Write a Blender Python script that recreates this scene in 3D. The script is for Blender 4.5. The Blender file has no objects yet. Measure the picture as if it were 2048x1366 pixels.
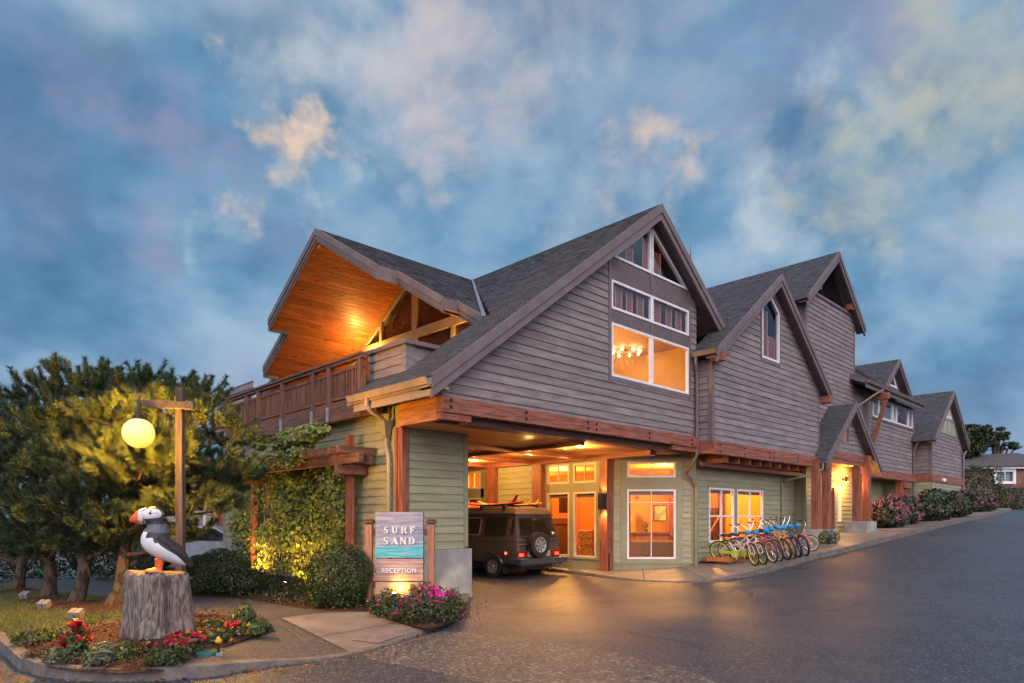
import bpy, bmesh, math, random
import numpy as np
from mathutils import Vector, Matrix, noise as mnoise
random.seed(7); rng = np.random.default_rng(7)
sc = bpy.context.scene
COL = sc.collection

# ---------------------------------------------------------------- camera
AZ = math.radians(46.0); FPX = 1304.0; CX = 1024.0; HZ = 1034.0; EYE = 1.8
FW = np.array([math.cos(AZ), math.sin(AZ), 0]); RT = np.array([math.sin(AZ), -math.cos(AZ), 0]); UPV = np.array([0, 0, 1.0])
CAM = np.array([0, 0, EYE])
cd = bpy.data.cameras.new('camera'); cam = bpy.data.objects.new('camera', cd); COL.objects.link(cam)
cam.location = (0, 0, EYE); cam.rotation_euler = (math.pi/2, 0, AZ - math.pi/2)
cd.sensor_width = 36; cd.lens = 36*FPX/2048; cd.shift_y = (HZ-683)/2048; cd.clip_end = 3000; cd.clip_start = .05
sc.camera = cam
# survey helpers: where the sight line through a measured point meets a known plane
def ray(px, py): return FW + RT*((px-CX)/FPX) + UPV*((HZ-py)/FPX)
def onX(px, py, X): r = ray(px, py); return CAM + r*(X/r[0])
def onY(px, py, Y): r = ray(px, py); return CAM + r*(Y/r[1])
def onZ(px, py, Z): r = ray(px, py); return CAM + r*((Z-EYE)/r[2])
def onD(px, py, d): return CAM + ray(px, py)*d

# ---------------------------------------------------------------- world, sun, exposure
SUN_FROM = Vector((-.50, -.66, .56)).normalized()
sc.view_settings.view_transform = 'Standard'; sc.view_settings.look = 'None'
sc.view_settings.exposure = 0.22; sc.view_settings.gamma = 1.0
try: sc.view_settings.use_curve_mapping = False
except Exception: pass
sc.cycles.max_bounces = 7; sc.cycles.diffuse_bounces = 3; sc.cycles.glossy_bounces = 3
sc.cycles.transmission_bounces = 4; sc.cycles.transparent_max_bounces = 10
sc.cycles.caustics_reflective = False; sc.cycles.caustics_refractive = False
sc.cycles.use_denoising = True; sc.cycles.denoising_prefilter = 'FAST'; sc.cycles.sample_clamp_indirect = 4.0
w = bpy.data.worlds.new('World'); sc.world = w; w.use_nodes = True
nt = w.node_tree; nt.nodes.clear()
class NB:
    """short-hand for node graphs"""
    def __init__(s, nt): s.nt = nt
    def n(s, typ, **kw):
        nd = s.nt.nodes.new(typ)
        for k, v in kw.items(): setattr(nd, k, v)
        return nd
    def link(s, a, b): s.nt.links.new(a, b)
    def put(s, sock, v):
        if isinstance(v, bpy.types.NodeSocket): s.link(v, sock)
        elif isinstance(v, (tuple, list)) and len(v) == 3 and sock.type == 'RGBA': sock.default_value = (*v, 1)
        else: sock.default_value = v
    def math(s, op, a, b=0.0, c=None, clamp=False):
        nd = s.n('ShaderNodeMath', operation=op, use_clamp=clamp); s.put(nd.inputs[0], a); s.put(nd.inputs[1], b)
        if c is not None: s.put(nd.inputs[2], c)
        return nd.outputs[0]
    def vmath(s, op, a, b=(0, 0, 0)):
        nd = s.n('ShaderNodeVectorMath', operation=op); s.put(nd.inputs[0], a); s.put(nd.inputs[1], b); return nd
    def noise(s, vec, scale=5, detail=5, rough=.5, dist=0.0):
        nd = s.n('ShaderNodeTexNoise'); s.put(nd.inputs['Vector'], vec)
        nd.inputs['Scale'].default_value = scale; nd.inputs['Detail'].default_value = detail
        nd.inputs['Roughness'].default_value = rough; nd.inputs['Distortion'].default_value = dist
        return nd.outputs[0]
    def mix(s, f, a, b, typ='MIX'):
        nd = s.n('ShaderNodeMix', data_type='RGBA', blend_type=typ); s.put(nd.inputs[0], f); s.put(nd.inputs[6], a); s.put(nd.inputs[7], b); return nd.outputs[2]
    def ramp(s, f, stops):
        nd = s.n('ShaderNodeValToRGB'); s.put(nd.inputs[0], f); el = nd.color_ramp.elements
        while len(el) < len(stops): el.new(.5)
        for e, (p, c) in zip(el, stops):
            e.position = p; e.color = (*c, 1) if len(c) == 3 else c
        return nd.outputs[0]
    def smooth(s, v, a, b):
        nd = s.n('ShaderNodeMapRange', interpolation_type='SMOOTHSTEP'); s.put(nd.inputs[0], v)
        nd.inputs[1].default_value = a; nd.inputs[2].default_value = b; return nd.outputs[0]
    def mapping(s, vec, scale=(1, 1, 1), rot=(0, 0, 0), loc=(0, 0, 0)):
        nd = s.n('ShaderNodeMapping'); s.put(nd.inputs[0], vec); nd.inputs['Location'].default_value = loc
        nd.inputs['Rotation'].default_value = rot; nd.inputs['Scale'].default_value = scale; return nd.outputs[0]

B = NB(nt)
tc = B.n('ShaderNodeTexCoord'); dirv = tc.outputs['Generated']
sx = B.n('ShaderNodeSeparateXYZ'); B.link(dirv, sx.inputs[0])
zz = B.math('MAXIMUM', sx.outputs[2], 0.0)
den = B.math('ADD', zz, .5)
cmb = B.n('ShaderNodeCombineXYZ')
B.link(B.math('DIVIDE', sx.outputs[0], den), cmb.inputs[0]); B.link(B.math('DIVIDE', sx.outputs[1], den), cmb.inputs[1])
pv = B.mapping(cmb.outputs[0], scale=(1.15, 1.15, 1), rot=(0, 0, .5), loc=(3.1, 1.7, 0))
big = B.noise(pv, 1.7, 3, .5, .3)
mid = B.noise(B.mapping(pv, loc=(5, 2, 0)), 3.6, 4, .52, .25)
fine = B.noise(B.mapping(pv, loc=(1, 9, 0)), 8.5, 5, .55, .2)
dens = B.math('ADD', B.math('MULTIPLY', big, .44), B.math('ADD', B.math('MULTIPLY', mid, .38), B.math('MULTIPLY', fine, .18)))
base = B.ramp(dens, [(.36, (.055, .148, .262)), (.44, (.085, .205, .345)), (.49, (.125, .265, .415)), (.54, (.195, .340, .490)), (.62, (.31, .43, .56))])
hue = B.noise(B.mapping(pv, loc=(7, 3, 2)), 1.5, 2, .5, .2)
base = B.mix(B.math('MULTIPLY', B.smooth(hue, .44, .62), .45), base, (.195, .235, .385))
# pale and cream lit puffs: cloud banks in their own quarters of the sky, torn by noise
nz1 = B.n('ShaderNodeTexNoise'); B.link(dirv, nz1.inputs['Vector']); nz1.inputs['Scale'].default_value = 6.0; nz1.inputs['Detail'].default_value = 5; nz1.inputs['Roughness'].default_value = .55
wv = B.vmath('SCALE', B.vmath('SUBTRACT', nz1.outputs['Color'], (.5, .5, .5)).outputs[0]); wv.inputs['Scale'].default_value = .55
dw = B.vmath('ADD', B.vmath('NORMALIZE', dirv).outputs[0], wv.outputs[0]).outputs[0]
tear = B.smooth(B.noise(B.mapping(pv, loc=(4, 4, 4)), 3.6, 6, .6, .4), .27, .56)
skyc = base
PINK, CREAM, WHITE, LAV, YEL = (.60, .50, .48), (.80, .58, .42), (.46, .52, .58), (.25, .27, .42), (.46, .47, .39)
for px, py, rp, stg, cc in ((560, 265, 130, .85, CREAM), (605, 335, 110, .8, CREAM), (930, 300, 150, .75, PINK), (1285, 230, 140, .75, CREAM), (1310, 375, 160, .8, PINK), (880, 120, 300, .7, PINK), (690, 90, 260, .55, WHITE), (420, 420, 170, .35, LAV), (1420, 130, 220, .4, LAV), (760, 420, 130, .4, WHITE), (1080, 330, 140, .35, WHITE), (140, 120, 240, .35, LAV), (1950, 420, 170, .4, WHITE), (1500, 260, 150, .35, WHITE), (1900, 560, 160, .3, LAV),
                            (1890, 200, 230, .75, YEL), (1590, 395, 220, .7, WHITE), (480, 75, 80, .6, YEL), (580, 430, 110, .6, WHITE), (290, 300, 200, .6, LAV), (1720, 60, 260, .5, LAV), (1060, 60, 220, .5, WHITE), (1760, 300, 130, .55, YEL), (1150, 480, 200, .4, WHITE),
                            (-300, 250, 300, .6, LAV), (2400, 200, 300, .6, WHITE), (1000, -500, 420, .7, PINK), (300, -300, 300, .5, WHITE), (1800, -350, 330, .6, YEL)):
    c_ = ray(px, py); c_ = c_/np.linalg.norm(c_); rr_ = rp/1304*.80
    dd_ = B.vmath('DISTANCE', dw, tuple(float(v) for v in c_)).outputs['Value']
    skyc = B.mix(B.math('MULTIPLY', B.math('MULTIPLY', B.smooth(dd_, rr_, rr_*.1), tear), min(1.0, stg*1.25)), skyc, cc)
# pink glow added to the unseen sky behind the camera to light the facade
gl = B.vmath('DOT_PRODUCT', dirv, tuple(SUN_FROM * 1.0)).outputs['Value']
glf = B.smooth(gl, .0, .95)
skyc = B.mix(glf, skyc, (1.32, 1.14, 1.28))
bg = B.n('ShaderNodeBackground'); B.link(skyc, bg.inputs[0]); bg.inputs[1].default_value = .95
st = B.n('ShaderNodeTexSky', sky_type='NISHITA'); st.sun_disc = False
st.sun_elevation = math.asin(SUN_FROM.z); st.sun_rotation = math.atan2(SUN_FROM.x, SUN_FROM.y)
bg2 = B.n('ShaderNodeBackground'); B.link(st.outputs[0], bg2.inputs[0]); bg2.inputs[1].default_value = .006
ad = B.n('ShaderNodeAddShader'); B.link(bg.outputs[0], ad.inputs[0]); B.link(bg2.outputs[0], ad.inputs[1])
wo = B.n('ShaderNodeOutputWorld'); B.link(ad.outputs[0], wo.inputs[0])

sl = bpy.data.lights.new('sun', 'SUN'); sun = bpy.data.objects.new('sun', sl); COL.objects.link(sun)
sl.energy = 1.35; sl.angle = math.radians(55); sl.color = (1, .93, .93)
sun.rotation_euler = (-SUN_FROM).to_track_quat('-Z', 'Y').to_euler()
def lamp(kind, loc, energy, col, radius=.05, aim=None, cone=None, blend=.5):
    l = bpy.data.lights.new('lamp_light', kind); o = bpy.data.objects.new('lamp_light', l); COL.objects.link(o)
    o.location = [float(v) for v in loc]; l.energy = energy; l.color = col
    if kind in ('POINT', 'SPOT'): l.shadow_soft_size = radius
    if kind == 'AREA': l.size = radius
    if aim is not None: o.rotation_euler = (Vector([float(v) for v in aim])-Vector(o.location)).to_track_quat('-Z', 'Y').to_euler()
    if cone: l.spot_size = cone; l.spot_blend = blend
    return o
WARM = (1, .50, .13); AMBER = (1, .62, .20)

# ---------------------------------------------------------------- materials
def mk(name, c1, c2=None, scale=5, rough=.6, bump=0, bscale=None, stretch=(1, 1, 1), island=0, coord='Object', metal=0, spec=.5,
       detail=6, dist=0, lo=.35, hi=.65, emit=None, estr=1, rvar=0, sheen=0, transl=0, dirt=None):
    m = bpy.data.materials.new(name); m.use_nodes = True; t = m.node_tree; b = NB(t)
    p = t.nodes['Principled BSDF']; out = t.nodes['Material Output']
    if coord == 'World': vec = b.n('ShaderNodeNewGeometry').outputs['Position']
    else: vec = b.n('ShaderNodeTexCoord').outputs['Object']
    v = b.mapping(vec, scale=stretch)
    col = None
    if c2 is None: c2 = tuple(x*.8 for x in c1)
    f = b.noise(v, scale, detail, .55, dist)
    col = b.mix(b.smooth(f, lo, hi), c1, c2)
    if dirt:
        f2 = b.noise(b.mapping(vec, scale=(1, 1, .5)), dirt[1], 5, .6)
        col = b.mix(b.math('MULTIPLY', b.smooth(f2, .5, .72), dirt[2]), col, dirt[0])
    if island:
        r = b.n('ShaderNodeNewGeometry').outputs['Random Per Island']
        k = b.math('MULTIPLY_ADD', r, 2*island, 1-island)
        cb = b.n('ShaderNodeCombineXYZ')
        for i in range(3): b.link(k, cb.inputs[i])
        col = b.mix(1.0, col, cb.outputs[0], 'MULTIPLY')
    b.put(p.inputs['Base Color'], col)
    p.inputs['Roughness'].default_value = rough; p.inputs['Metallic'].default_value = metal
    p.inputs['Specular IOR Level'].default_value = spec
    if rvar:
        b.put(p.inputs['Roughness'], b.math('MULTIPLY_ADD', b.smooth(b.noise(vec, scale*.13, 4), .35, .65), rvar, rough-rvar/2))
    if bump:
        bn = b.n('ShaderNodeBump'); bn.inputs['Strength'].default_value = bump; bn.inputs['Distance'].default_value = .02
        hb = f if bscale is None else b.noise(v, bscale, 4, .6)
        b.link(hb, bn.inputs['Height']); b.link(bn.outputs[0], p.inputs['Normal'])
    if emit is not None:
        p.inputs['Emission Color'].default_value = (*emit, 1); p.inputs['Emission Strength'].default_value = estr
    if transl:
        tr = b.n('ShaderNodeBsdfTranslucent'); b.put(tr.inputs[0], col)
        ms = b.n('ShaderNodeMixShader'); ms.inputs[0].default_value = transl
        b.link(p.outputs[0], ms.inputs[1]); b.link(tr.outputs[0], ms.inputs[2]); b.link(ms.outputs[0], out.inputs[0])
    return m
def mglass(name, tint=(1, 1, 1), ior=1.6, refl=1.0, rough=0.0):
    m = bpy.data.materials.new(name); m.use_nodes = True; t = m.node_tree; b = NB(t); t.nodes.clear()
    out = b.n('ShaderNodeOutputMaterial'); tr = b.n('ShaderNodeBsdfTransparent'); tr.inputs[0].default_value = (*tint, 1)
    g = b.n('ShaderNodeBsdfGlossy'); g.inputs['Roughness'].default_value = rough
    lw = b.n('ShaderNodeLayerWeight'); lw.inputs[0].default_value = .5
    f0 = ((ior-1)/(ior+1))**2
    fr = b.math('MULTIPLY_ADD', b.math('POWER', lw.outputs['Facing'], 5.0), 1-f0, f0)
    ms = b.n('ShaderNodeMixShader'); b.put(ms.inputs[0], b.math('MULTIPLY', fr, refl, clamp=True))
    b.link(tr.outputs[0], ms.inputs[1]); b.link(g.outputs[0], ms.inputs[2]); b.link(ms.outputs[0], out.inputs[0]); return m
def mwood(name, c1, c2, axis, island=.12, rough=.6, knots=0.0, grain=1.0):
    st = [14, 14, 14]; st['xyz'.index(axis)] = 1.0
    m = mk(name, c1, c2, scale=1.6*grain, stretch=tuple(st), detail=7, dist=.6, rough=rough, bump=.25, island=island)
    if knots:
        t = m.node_tree; b = NB(t); p = t.nodes['Principled BSDF']; src = p.inputs['Base Color'].links[0].from_socket
        vec = b.n('ShaderNodeTexCoord').outputs['Object']; s2 = [6.0, 6.0, 6.0]; s2['xyz'.index(axis)] = 3.0
        vo = b.n('ShaderNodeTexVoronoi'); b.put(vo.inputs['Vector'], b.mapping(vec, scale=tuple(s2))); vo.inputs['Scale'].default_value = .62
        k = b.smooth(vo.outputs['Distance'], .20, .08)
        b.put(p.inputs['Base Color'], b.mix(b.math('MULTIPLY', k, knots), src, tuple(x*.18 for x in c1)))
    return m
M = {}
M['mauve'] = mk('mauve_siding', (.240, .207, .205), (.165, .142, .142), scale=1.3, stretch=(1, 1, 9), detail=8, rough=.62, bump=.2, island=.14, coord='World', spec=.4, dirt=((.30, .25, .26), 1.4, .35))
M['green'] = mk('sage_siding', (.325, .320, .200), (.27, .268, .165), scale=1.5, stretch=(1, 1, 8), detail=8, rough=.55, bump=.12, island=.09, coord='World', spec=.4)
M['greentrim'] = mk('sage_trim', (.275, .270, .165), (.24, .24, .145), scale=3, rough=.5)
M['trim'] = mk('brown_trim', (.165, .132, .132), (.13, .104, .105), scale=3, rough=.55, island=.05)
M['panel'] = mk('brown_panel', (.135, .108, .110), (.105, .085, .086), scale=4, rough=.6)
for a in 'xyz':
    M['red'+a] = mwood('redwood_'+a, (.34, .115, .066), (.15, .048, .029), a, rough=.55)
    M['rail'+a] = mwood('stained_rail_'+a, (.19, .090, .056), (.092, .042, .028), a, rough=.6)
    M['grey'+a] = mwood('weathered_wood_'+a, (.115, .085, .064), (.05, .035, .026), a, rough=.8)
M['cedar'] = mwood('cedar_soffit', (.48, .175, .050), (.30, .090, .024), 'x', island=.22, rough=.42, knots=.75)
M['cedary'] = mwood('cedar_ceiling', (.46, .21, .075), (.33, .125, .04), 'y', island=.15, rough=.45)
M['shingle'] = mk('asphalt_shingle', (.090, .096, .108), (.046, .049, .056), scale=26, rough=.7, bump=.4, island=.2, coord='World', spec=.25, detail=3)
M['roofbase'] = mk('roof_deck', (.05, .05, .052), rough=.9)
M['white'] = mk('white_vinyl', (.78, .78, .80), (.70, .70, .72), scale=4, rough=.35)
M['cream'] = mk('cream_frame', (.62, .58, .42), (.55, .5, .36), scale=4, rough=.4)
M['glass'] = mglass('window_glass', (.97, .97, .97), 1.5)
M['coated'] = mglass('coated_glass', (.82, .82, .84), 2.3)
M['gutter'] = mk('tan_gutter', (.34, .27, .19), (.29, .23, .16), scale=3, rough=.4)
M['pipe'] = mk('brown_downspout', (.19, .155, .14), scale=3, rough=.4)
M['pipegreen'] = mk('sage_downspout', (.26, .25, .15), scale=3, rough=.4)
M['steel'] = mk('galvanised_steel', (.50, .52, .54), (.40, .42, .44), scale=9, rough=.4, metal=.7)
M['iron'] = mk('black_iron', (.02, .02, .022), rough=.4, metal=.4)
M['flash'] = mk('valley_flashing', (.20, .23, .27), (.13, .15, .18), scale=3, rough=.5, metal=.3)
M['concrete'] = mk('cast_concrete', (.36, .35, .325), (.25, .245, .235), scale=2.2, rough=.75, bump=.12, bscale=40, coord='World', dirt=((.29, .28, .275), 1.3, .5))
M['walk'] = mk('sidewalk_concrete', (.215, .19, .165), (.16, .142, .125), scale=1.7, rough=.5, bump=.15, bscale=60, coord='World', rvar=.3, dirt=((.15, .135, .125), .7, .6))
M['kerb'] = mk('kerb_concrete', (.15, .135, .12), (.085, .078, .072), scale=6, rough=.7, bump=.4, bscale=70, coord='World')
def mstone(name, c1, c2, dark, scale, rough, rvar, bump, patch=(.8, .6), wet=.3):
    m = bpy.data.materials.new(name); m.use_nodes = True; t = m.node_tree; b = NB(t); p = t.nodes['Principled BSDF']
    vec = b.n('ShaderNodeNewGeometry').outputs['Position']
    vo = b.n('ShaderNodeTexVoronoi'); b.put(vo.inputs['Vector'], vec); vo.inputs['Scale'].default_value = scale
    r = b.n('ShaderNodeSeparateColor'); b.link(vo.outputs['Color'], r.inputs[0])
    col = b.mix(r.outputs[0], c1, c2)
    col = b.mix(b.smooth(vo.outputs['Distance'], .35, .75), col, dark)
    mot = b.noise(vec, scale*.42, 4, .65); mo2 = b.noise(vec, scale*.16, 3, .6)
    col = b.mix(b.smooth(b.math('ADD', b.math('MULTIPLY', mot, .6), b.math('MULTIPLY', mo2, .4)), .44, .60), col, tuple(x*.35 for x in c1))
    vs_ = b.n('ShaderNodeTexVoronoi'); b.put(vs_.inputs['Vector'], vec); vs_.inputs['Scale'].default_value = scale*.8
    sc3_ = b.n('ShaderNodeSeparateColor'); b.link(vs_.outputs['Color'], sc3_.inputs[0])
    col = b.mix(b.math('MULTIPLY', b.smooth(sc3_.outputs[1], .72, .80), b.smooth(vs_.outputs['Distance'], .55, .30)), col, tuple(min(.6, x*1.3) for x in c1))
    big = b.noise(vec, .22, 3, .5, .2); fin = b.noise(vec, 1.2, 3, .5)
    pf = b.smooth(b.math('ADD', b.math('MULTIPLY', big, .8), b.math('MULTIPLY', fin, .2)), .36, .66)
    col = b.mix(b.math('MULTIPLY', pf, patch[1]), col, tuple(x*patch[0] for x in c1))
    b.put(p.inputs['Base Color'], col)
    b.put(p.inputs['Roughness'], b.math('MULTIPLY_ADD', pf, -rvar, rough))
    bn = b.n('ShaderNodeBump'); bn.inputs['Strength'].default_value = bump; bn.inputs['Distance'].default_value = .012
    h = b.math('ADD', b.math('MULTIPLY', vo.outputs['Distance'], -1.0), b.math('MULTIPLY', b.noise(vec, scale*2.2, 3), .5))
    b.link(h, bn.inputs['Height']); b.link(bn.outputs[0], p.inputs['Normal']); p.inputs['Specular IOR Level'].default_value = wet
    return m
M['asphalt'] = mstone('wet_asphalt', (.088, .103, .132), (.030, .035, .045), (.013, .015, .019), 31, .53, .14, .7, (.65, .45), .55)
M['apron'] = mstone('worn_chip_seal', (.20, .18, .165), (.075, .066, .062), (.03, .028, .027), 24, .58, .15, .8, (.55, .5), .5)
M['aggregate'] = mstone('exposed_aggregate', (.18, .168, .17), (.05, .047, .048), (.035, .033, .032), 48, .45, .18, .5, (.6, .5), .55)
M['soil'] = mstone('bark_mulch', (.10, .052, .034), (.045, .022, .015), (.014, .008, .006), 26, .9, .05, .9, (.6, .5), .2)
M['grass'] = mk('lawn_grass', (.085, .115, .028), (.045, .075, .018), scale=5, rough=.85, bump=.5, bscale=60, coord='World', dirt=((.12, .105, .035), 1.1, .6))
M['bark'] = mk('pine_bark', (.085, .058, .040), (.022, .015, .010), scale=9, rough=.9, bump=1.0, stretch=(1, 1, .45), dist=.8, lo=.42, hi=.58, dirt=((.17, .15, .085), 7, .6))
M['needle'] = mk('pine_needles', (.088, .122, .055), (.042, .070, .034), scale=1.6, rough=.6, island=.35, coord='World', transl=.22, spec=.3)
M['needle2'] = mk('pine_needles_pale', (.092, .132, .066), (.048, .080, .042), scale=1.6, rough=.6, island=.35, coord='World', transl=.22, spec=.3)
M['vine'] = mk('vine_leaves', (.22, .26, .062), (.12, .17, .038), scale=1.7, rough=.5, island=.4, coord='World', transl=.3)
M['shrub'] = mk('shrub_leaves', (.062, .098, .026), (.028, .052, .015), scale=2.5, rough=.45, island=.4, coord='World', transl=.2)
M['dkleaf'] = mk('dark_leaves', (.045, .075, .026), (.022, .042, .015), scale=2.5, rough=.45, island=.4, coord='World', transl=.2)
M['leaf'] = mk('bedding_leaves', (.085, .13, .045), (.045, .08, .025), scale=6, rough=.5, island=.4, coord='World', transl=.25)
M['grey_leaf'] = mk('silver_leaves', (.17, .20, .13), (.10, .13, .07), scale=6, rough=.6, island=.35, coord='World', transl=.2)
M['redfl'] = mk('red_petals', (.55, .012, .035), (.38, .008, .02), scale=20, rough=.5, island=.3, transl=.2)
M['magfl'] = mk('magenta_petals', (.62, .02, .28), (.45, .012, .18), scale=20, rough=.5, island=.3, transl=.2)
M['yelfl'] = mk('yellow_petals', (.72, .46, .03), (.6, .34, .02), scale=20, rough=.5, island=.25, transl=.2)
M['hydfl'] = mk('hydrangea_pink', (.40, .15, .19), (.29, .11, .20), scale=2, rough=.6, island=.35, coord='World', transl=.2)
M['stemw'] = mk('woody_stem', (.09, .055, .032), (.04, .025, .015), scale=8, rough=.85)
# ---------------------------------------------------------------- mesh building
ROOT = {}
class MB:
    def __init__(s): s.v = []; s.f = []; s.mi = []
    def add(s, vs, fs, mi=0):
        o = len(s.v); s.v += [tuple(float(c) for c in v) for v in vs]
        for f in fs: s.f.append([i+o for i in f]); s.mi.append(mi)
    def hexa(s, c, mi=0):
        s.add(c, [(0, 3, 2, 1), (4, 5, 6, 7), (0, 1, 5, 4), (1, 2, 6, 5), (2, 3, 7, 6), (3, 0, 4, 7)], mi)
    def box(s, x0, x1, y0, y1, z0, z1, mi=0):
        s.hexa([(x0, y0, z0), (x1, y0, z0), (x1, y1, z0), (x0, y1, z0), (x0, y0, z1), (x1, y0, z1), (x1, y1, z1), (x0, y1, z1)], mi)
    def pbox(s, P, u0, u1, z0, z1, o0, o1, mi=0):
        s.hexa([P(u0, z0, o1), P(u1, z0, o1), P(u1, z0, o0), P(u0, z0, o0), P(u0, z1, o1), P(u1, z1, o1), P(u1, z1, o0), P(u0, z1, o0)], mi)
    def pprism(s, P, poly, o0, o1, mi=0):
        n = len(poly); vs = [P(u, z, o1) for u, z in poly]+[P(u, z, o0) for u, z in poly]
        s.add(vs, [list(range(n)), list(range(2*n-1, n-1, -1))]+[(i, i+n, (i+1) % n+n, (i+1) % n) for i in range(n)], mi)
    def bar(s, p, q, w, h, up=(0, 0, 1), mi=0):
        p = Vector([float(c) for c in p]); q = Vector([float(c) for c in q]); d = (q-p).normalized(); up = Vector(up)
        a = d.cross(up)
        if a.length < 1e-4: a = d.cross(Vector((1, 0, 0)))
        a.normalize(); b = a.cross(d).normalized(); a = a*w/2; b = b*h/2
        s.hexa([p-a-b, p+a-b, p+a+b, p-a+b, q-a-b, q+a-b, q+a+b, q-a+b], mi)
    def tube(s, pts, r, n=8, cap=True, mi=0, closed=False):
        pts = [Vector([float(c) for c in p]) for p in pts]; m = len(pts)
        rs = r if isinstance(r, (list, tuple)) else [r]*m
        vs = []; ref = None
        for i, p in enumerate(pts):
            if closed: d = (pts[(i+1) % m]-pts[i-1])
            else: d = (pts[min(i+1, m-1)]-pts[max(i-1, 0)])
            d.normalize()
            if ref is None: ref = d.orthogonal().normalized()
            else:
                ref = ref-d*ref.dot(d)
                ref = ref.normalized() if ref.length > 1e-5 else d.orthogonal().normalized()
            b = d.cross(ref)
            for k in range(n):
                t = 2*math.pi*k/n; vs.append(p+(ref*math.cos(t)+b*math.sin(t))*rs[i])
        fs = []
        for i in range(m if closed else m-1):
            j = (i+1) % m
            for k in range(n): fs.append((i*n+k, i*n+(k+1) % n, j*n+(k+1) % n, j*n+k))
        if cap and not closed: fs += [list(range(n-1, -1, -1)), list(range((m-1)*n, m*n))]
        s.add(vs, fs, mi)
    def lathe(s, prof, n=16, c=(0, 0, 0), mi=0, axis='z'):
        vs = []
        for r, z in prof:
            for k in range(n):
                t = 2*math.pi*k/n; p = (r*math.cos(t), r*math.sin(t), z)
                if axis == 'x': p = (p[2], p[0], p[1])
                if axis == 'y': p = (p[0], p[2], p[1])
                vs.append((p[0]+c[0], p[1]+c[1], p[2]+c[2]))
        fs = []
        for i in range(len(prof)-1):
            for k in range(n): fs.append((i*n+k, i*n+(k+1) % n, (i+1)*n+(k+1) % n, (i+1)*n+k))
        s.add(vs, fs, mi)
    def ball(s, c, r, n=12, sc3=(1, 1, 1), mi=0):
        prof = [(max(1e-4, math.sin(math.pi*i/n)), -math.cos(math.pi*i/n)) for i in range(n+1)]
        k = MB(); k.lathe(prof, n*2)
        s.add([(c[0]+v[0]*r*sc3[0], c[1]+v[1]*r*sc3[1], c[2]+v[2]*r*sc3[2]) for v in k.v], k.f, mi)
    def build_each(s, name, mat, parent=None, **kw):
        p = list(range(len(s.v)))
        def find(a):
            while p[a] != a: p[a] = p[p[a]]; a = p[a]
            return a
        for f in s.f:
            for q in f[1:]: p[find(q)] = find(f[0])
        grp = {}
        for f in s.f: grp.setdefault(find(f[0]), []).append(f)
        out = []
        for fs in grp.values():
            k = MB(); ids = sorted({q for f in fs for q in f}); mp = {q: i for i, q in enumerate(ids)}
            k.v = [s.v[q] for q in ids]; k.f = [[mp[q] for q in f] for f in fs]; k.mi = [0]*len(k.f); out.append(k.build(name, mat, parent, **kw))
        return out
    def build(s, name, mat, parent=None, smooth=False, bevel=0, world=True, subsurf=0):
        off = ROOT.get(parent.name, (0, 0, 0)) if (parent and world) else (0, 0, 0)
        me = bpy.data.meshes.new(name)
        me.from_pydata([(v[0]-off[0], v[1]-off[1], v[2]-off[2]) for v in s.v], [], s.f)
        mats = mat if isinstance(mat, (list, tuple)) else [mat]
        for m in mats: me.materials.append(m)
        if len(mats) > 1: me.polygons.foreach_set('material_index', s.mi)
        bm = bmesh.new(); bm.from_mesh(me); bmesh.ops.recalc_face_normals(bm, faces=bm.faces); bm.to_mesh(me); bm.free()
        if smooth:
            me.polygons.foreach_set('use_smooth', [True]*len(me.polygons))
            try: me.set_sharp_from_angle(angle=math.radians(40 if smooth is True else smooth))
            except Exception: pass
        o = bpy.data.objects.new(name, me); COL.objects.link(o)
        if parent:
            o.parent = parent; ROOT[o.name] = ROOT.get(parent.name, (0, 0, 0)) if world else (0, 0, 0)
        if bevel:
            b = o.modifiers.new('bevel', 'BEVEL'); b.width = bevel; b.segments = 2; b.limit_method = 'ANGLE'
        if subsurf:
            u = o.modifiers.new('sub', 'SUBSURF'); u.levels = subsurf; u.render_levels = subsurf
        return o
def mesh_np(name, V, F, mat, parent=None, world=True, smooth=False):
    """V (n,3), F (m,k): one mesh object from arrays"""
    V = np.asarray(V, dtype=np.float32).copy()
    if parent and world: V -= np.array(ROOT.get(parent.name, (0, 0, 0)), dtype=np.float32)
    k = F.shape[1]; me = bpy.data.meshes.new(name)
    me.vertices.add(len(V)); me.vertices.foreach_set('co', V.ravel())
    me.loops.add(F.size); me.loops.foreach_set('vertex_index', F.ravel().astype(np.int32))
    me.polygons.add(len(F)); me.polygons.foreach_set('loop_start', np.arange(0, F.size, k, dtype=np.int32))
    try: me.polygons.foreach_set('loop_total', np.full(len(F), k, dtype=np.int32))
    except Exception: pass
    if smooth: me.polygons.foreach_set('use_smooth', np.ones(len(F), dtype=bool))
    me.update(calc_edges=True); me.validate(); me.materials.append(mat)
    o = bpy.data.objects.new(name, me); COL.objects.link(o)
    if parent: o.parent = parent; ROOT[o.name] = ROOT.get(parent.name, (0, 0, 0)) if world else (0, 0, 0)
    return o
def tag(o, label=None, cat=None, group=None, kind=None):
    if label: o['label'] = label
    if cat: o['category'] = cat
    if group: o['group'] = group
    if kind: o['kind'] = kind
    return o
def thing(name, label, cat, loc=(0, 0, 0), group=None, rotz=0):
    o = bpy.data.objects.new(name, None); COL.objects.link(o); o.empty_display_size = .2
    o.location = [float(v) for v in loc]; o.rotation_euler = (0, 0, rotz); ROOT[o.name] = tuple(float(v) for v in loc) if rotz == 0 else (0, 0, 0)
    return tag(o, label, cat, group)
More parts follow.
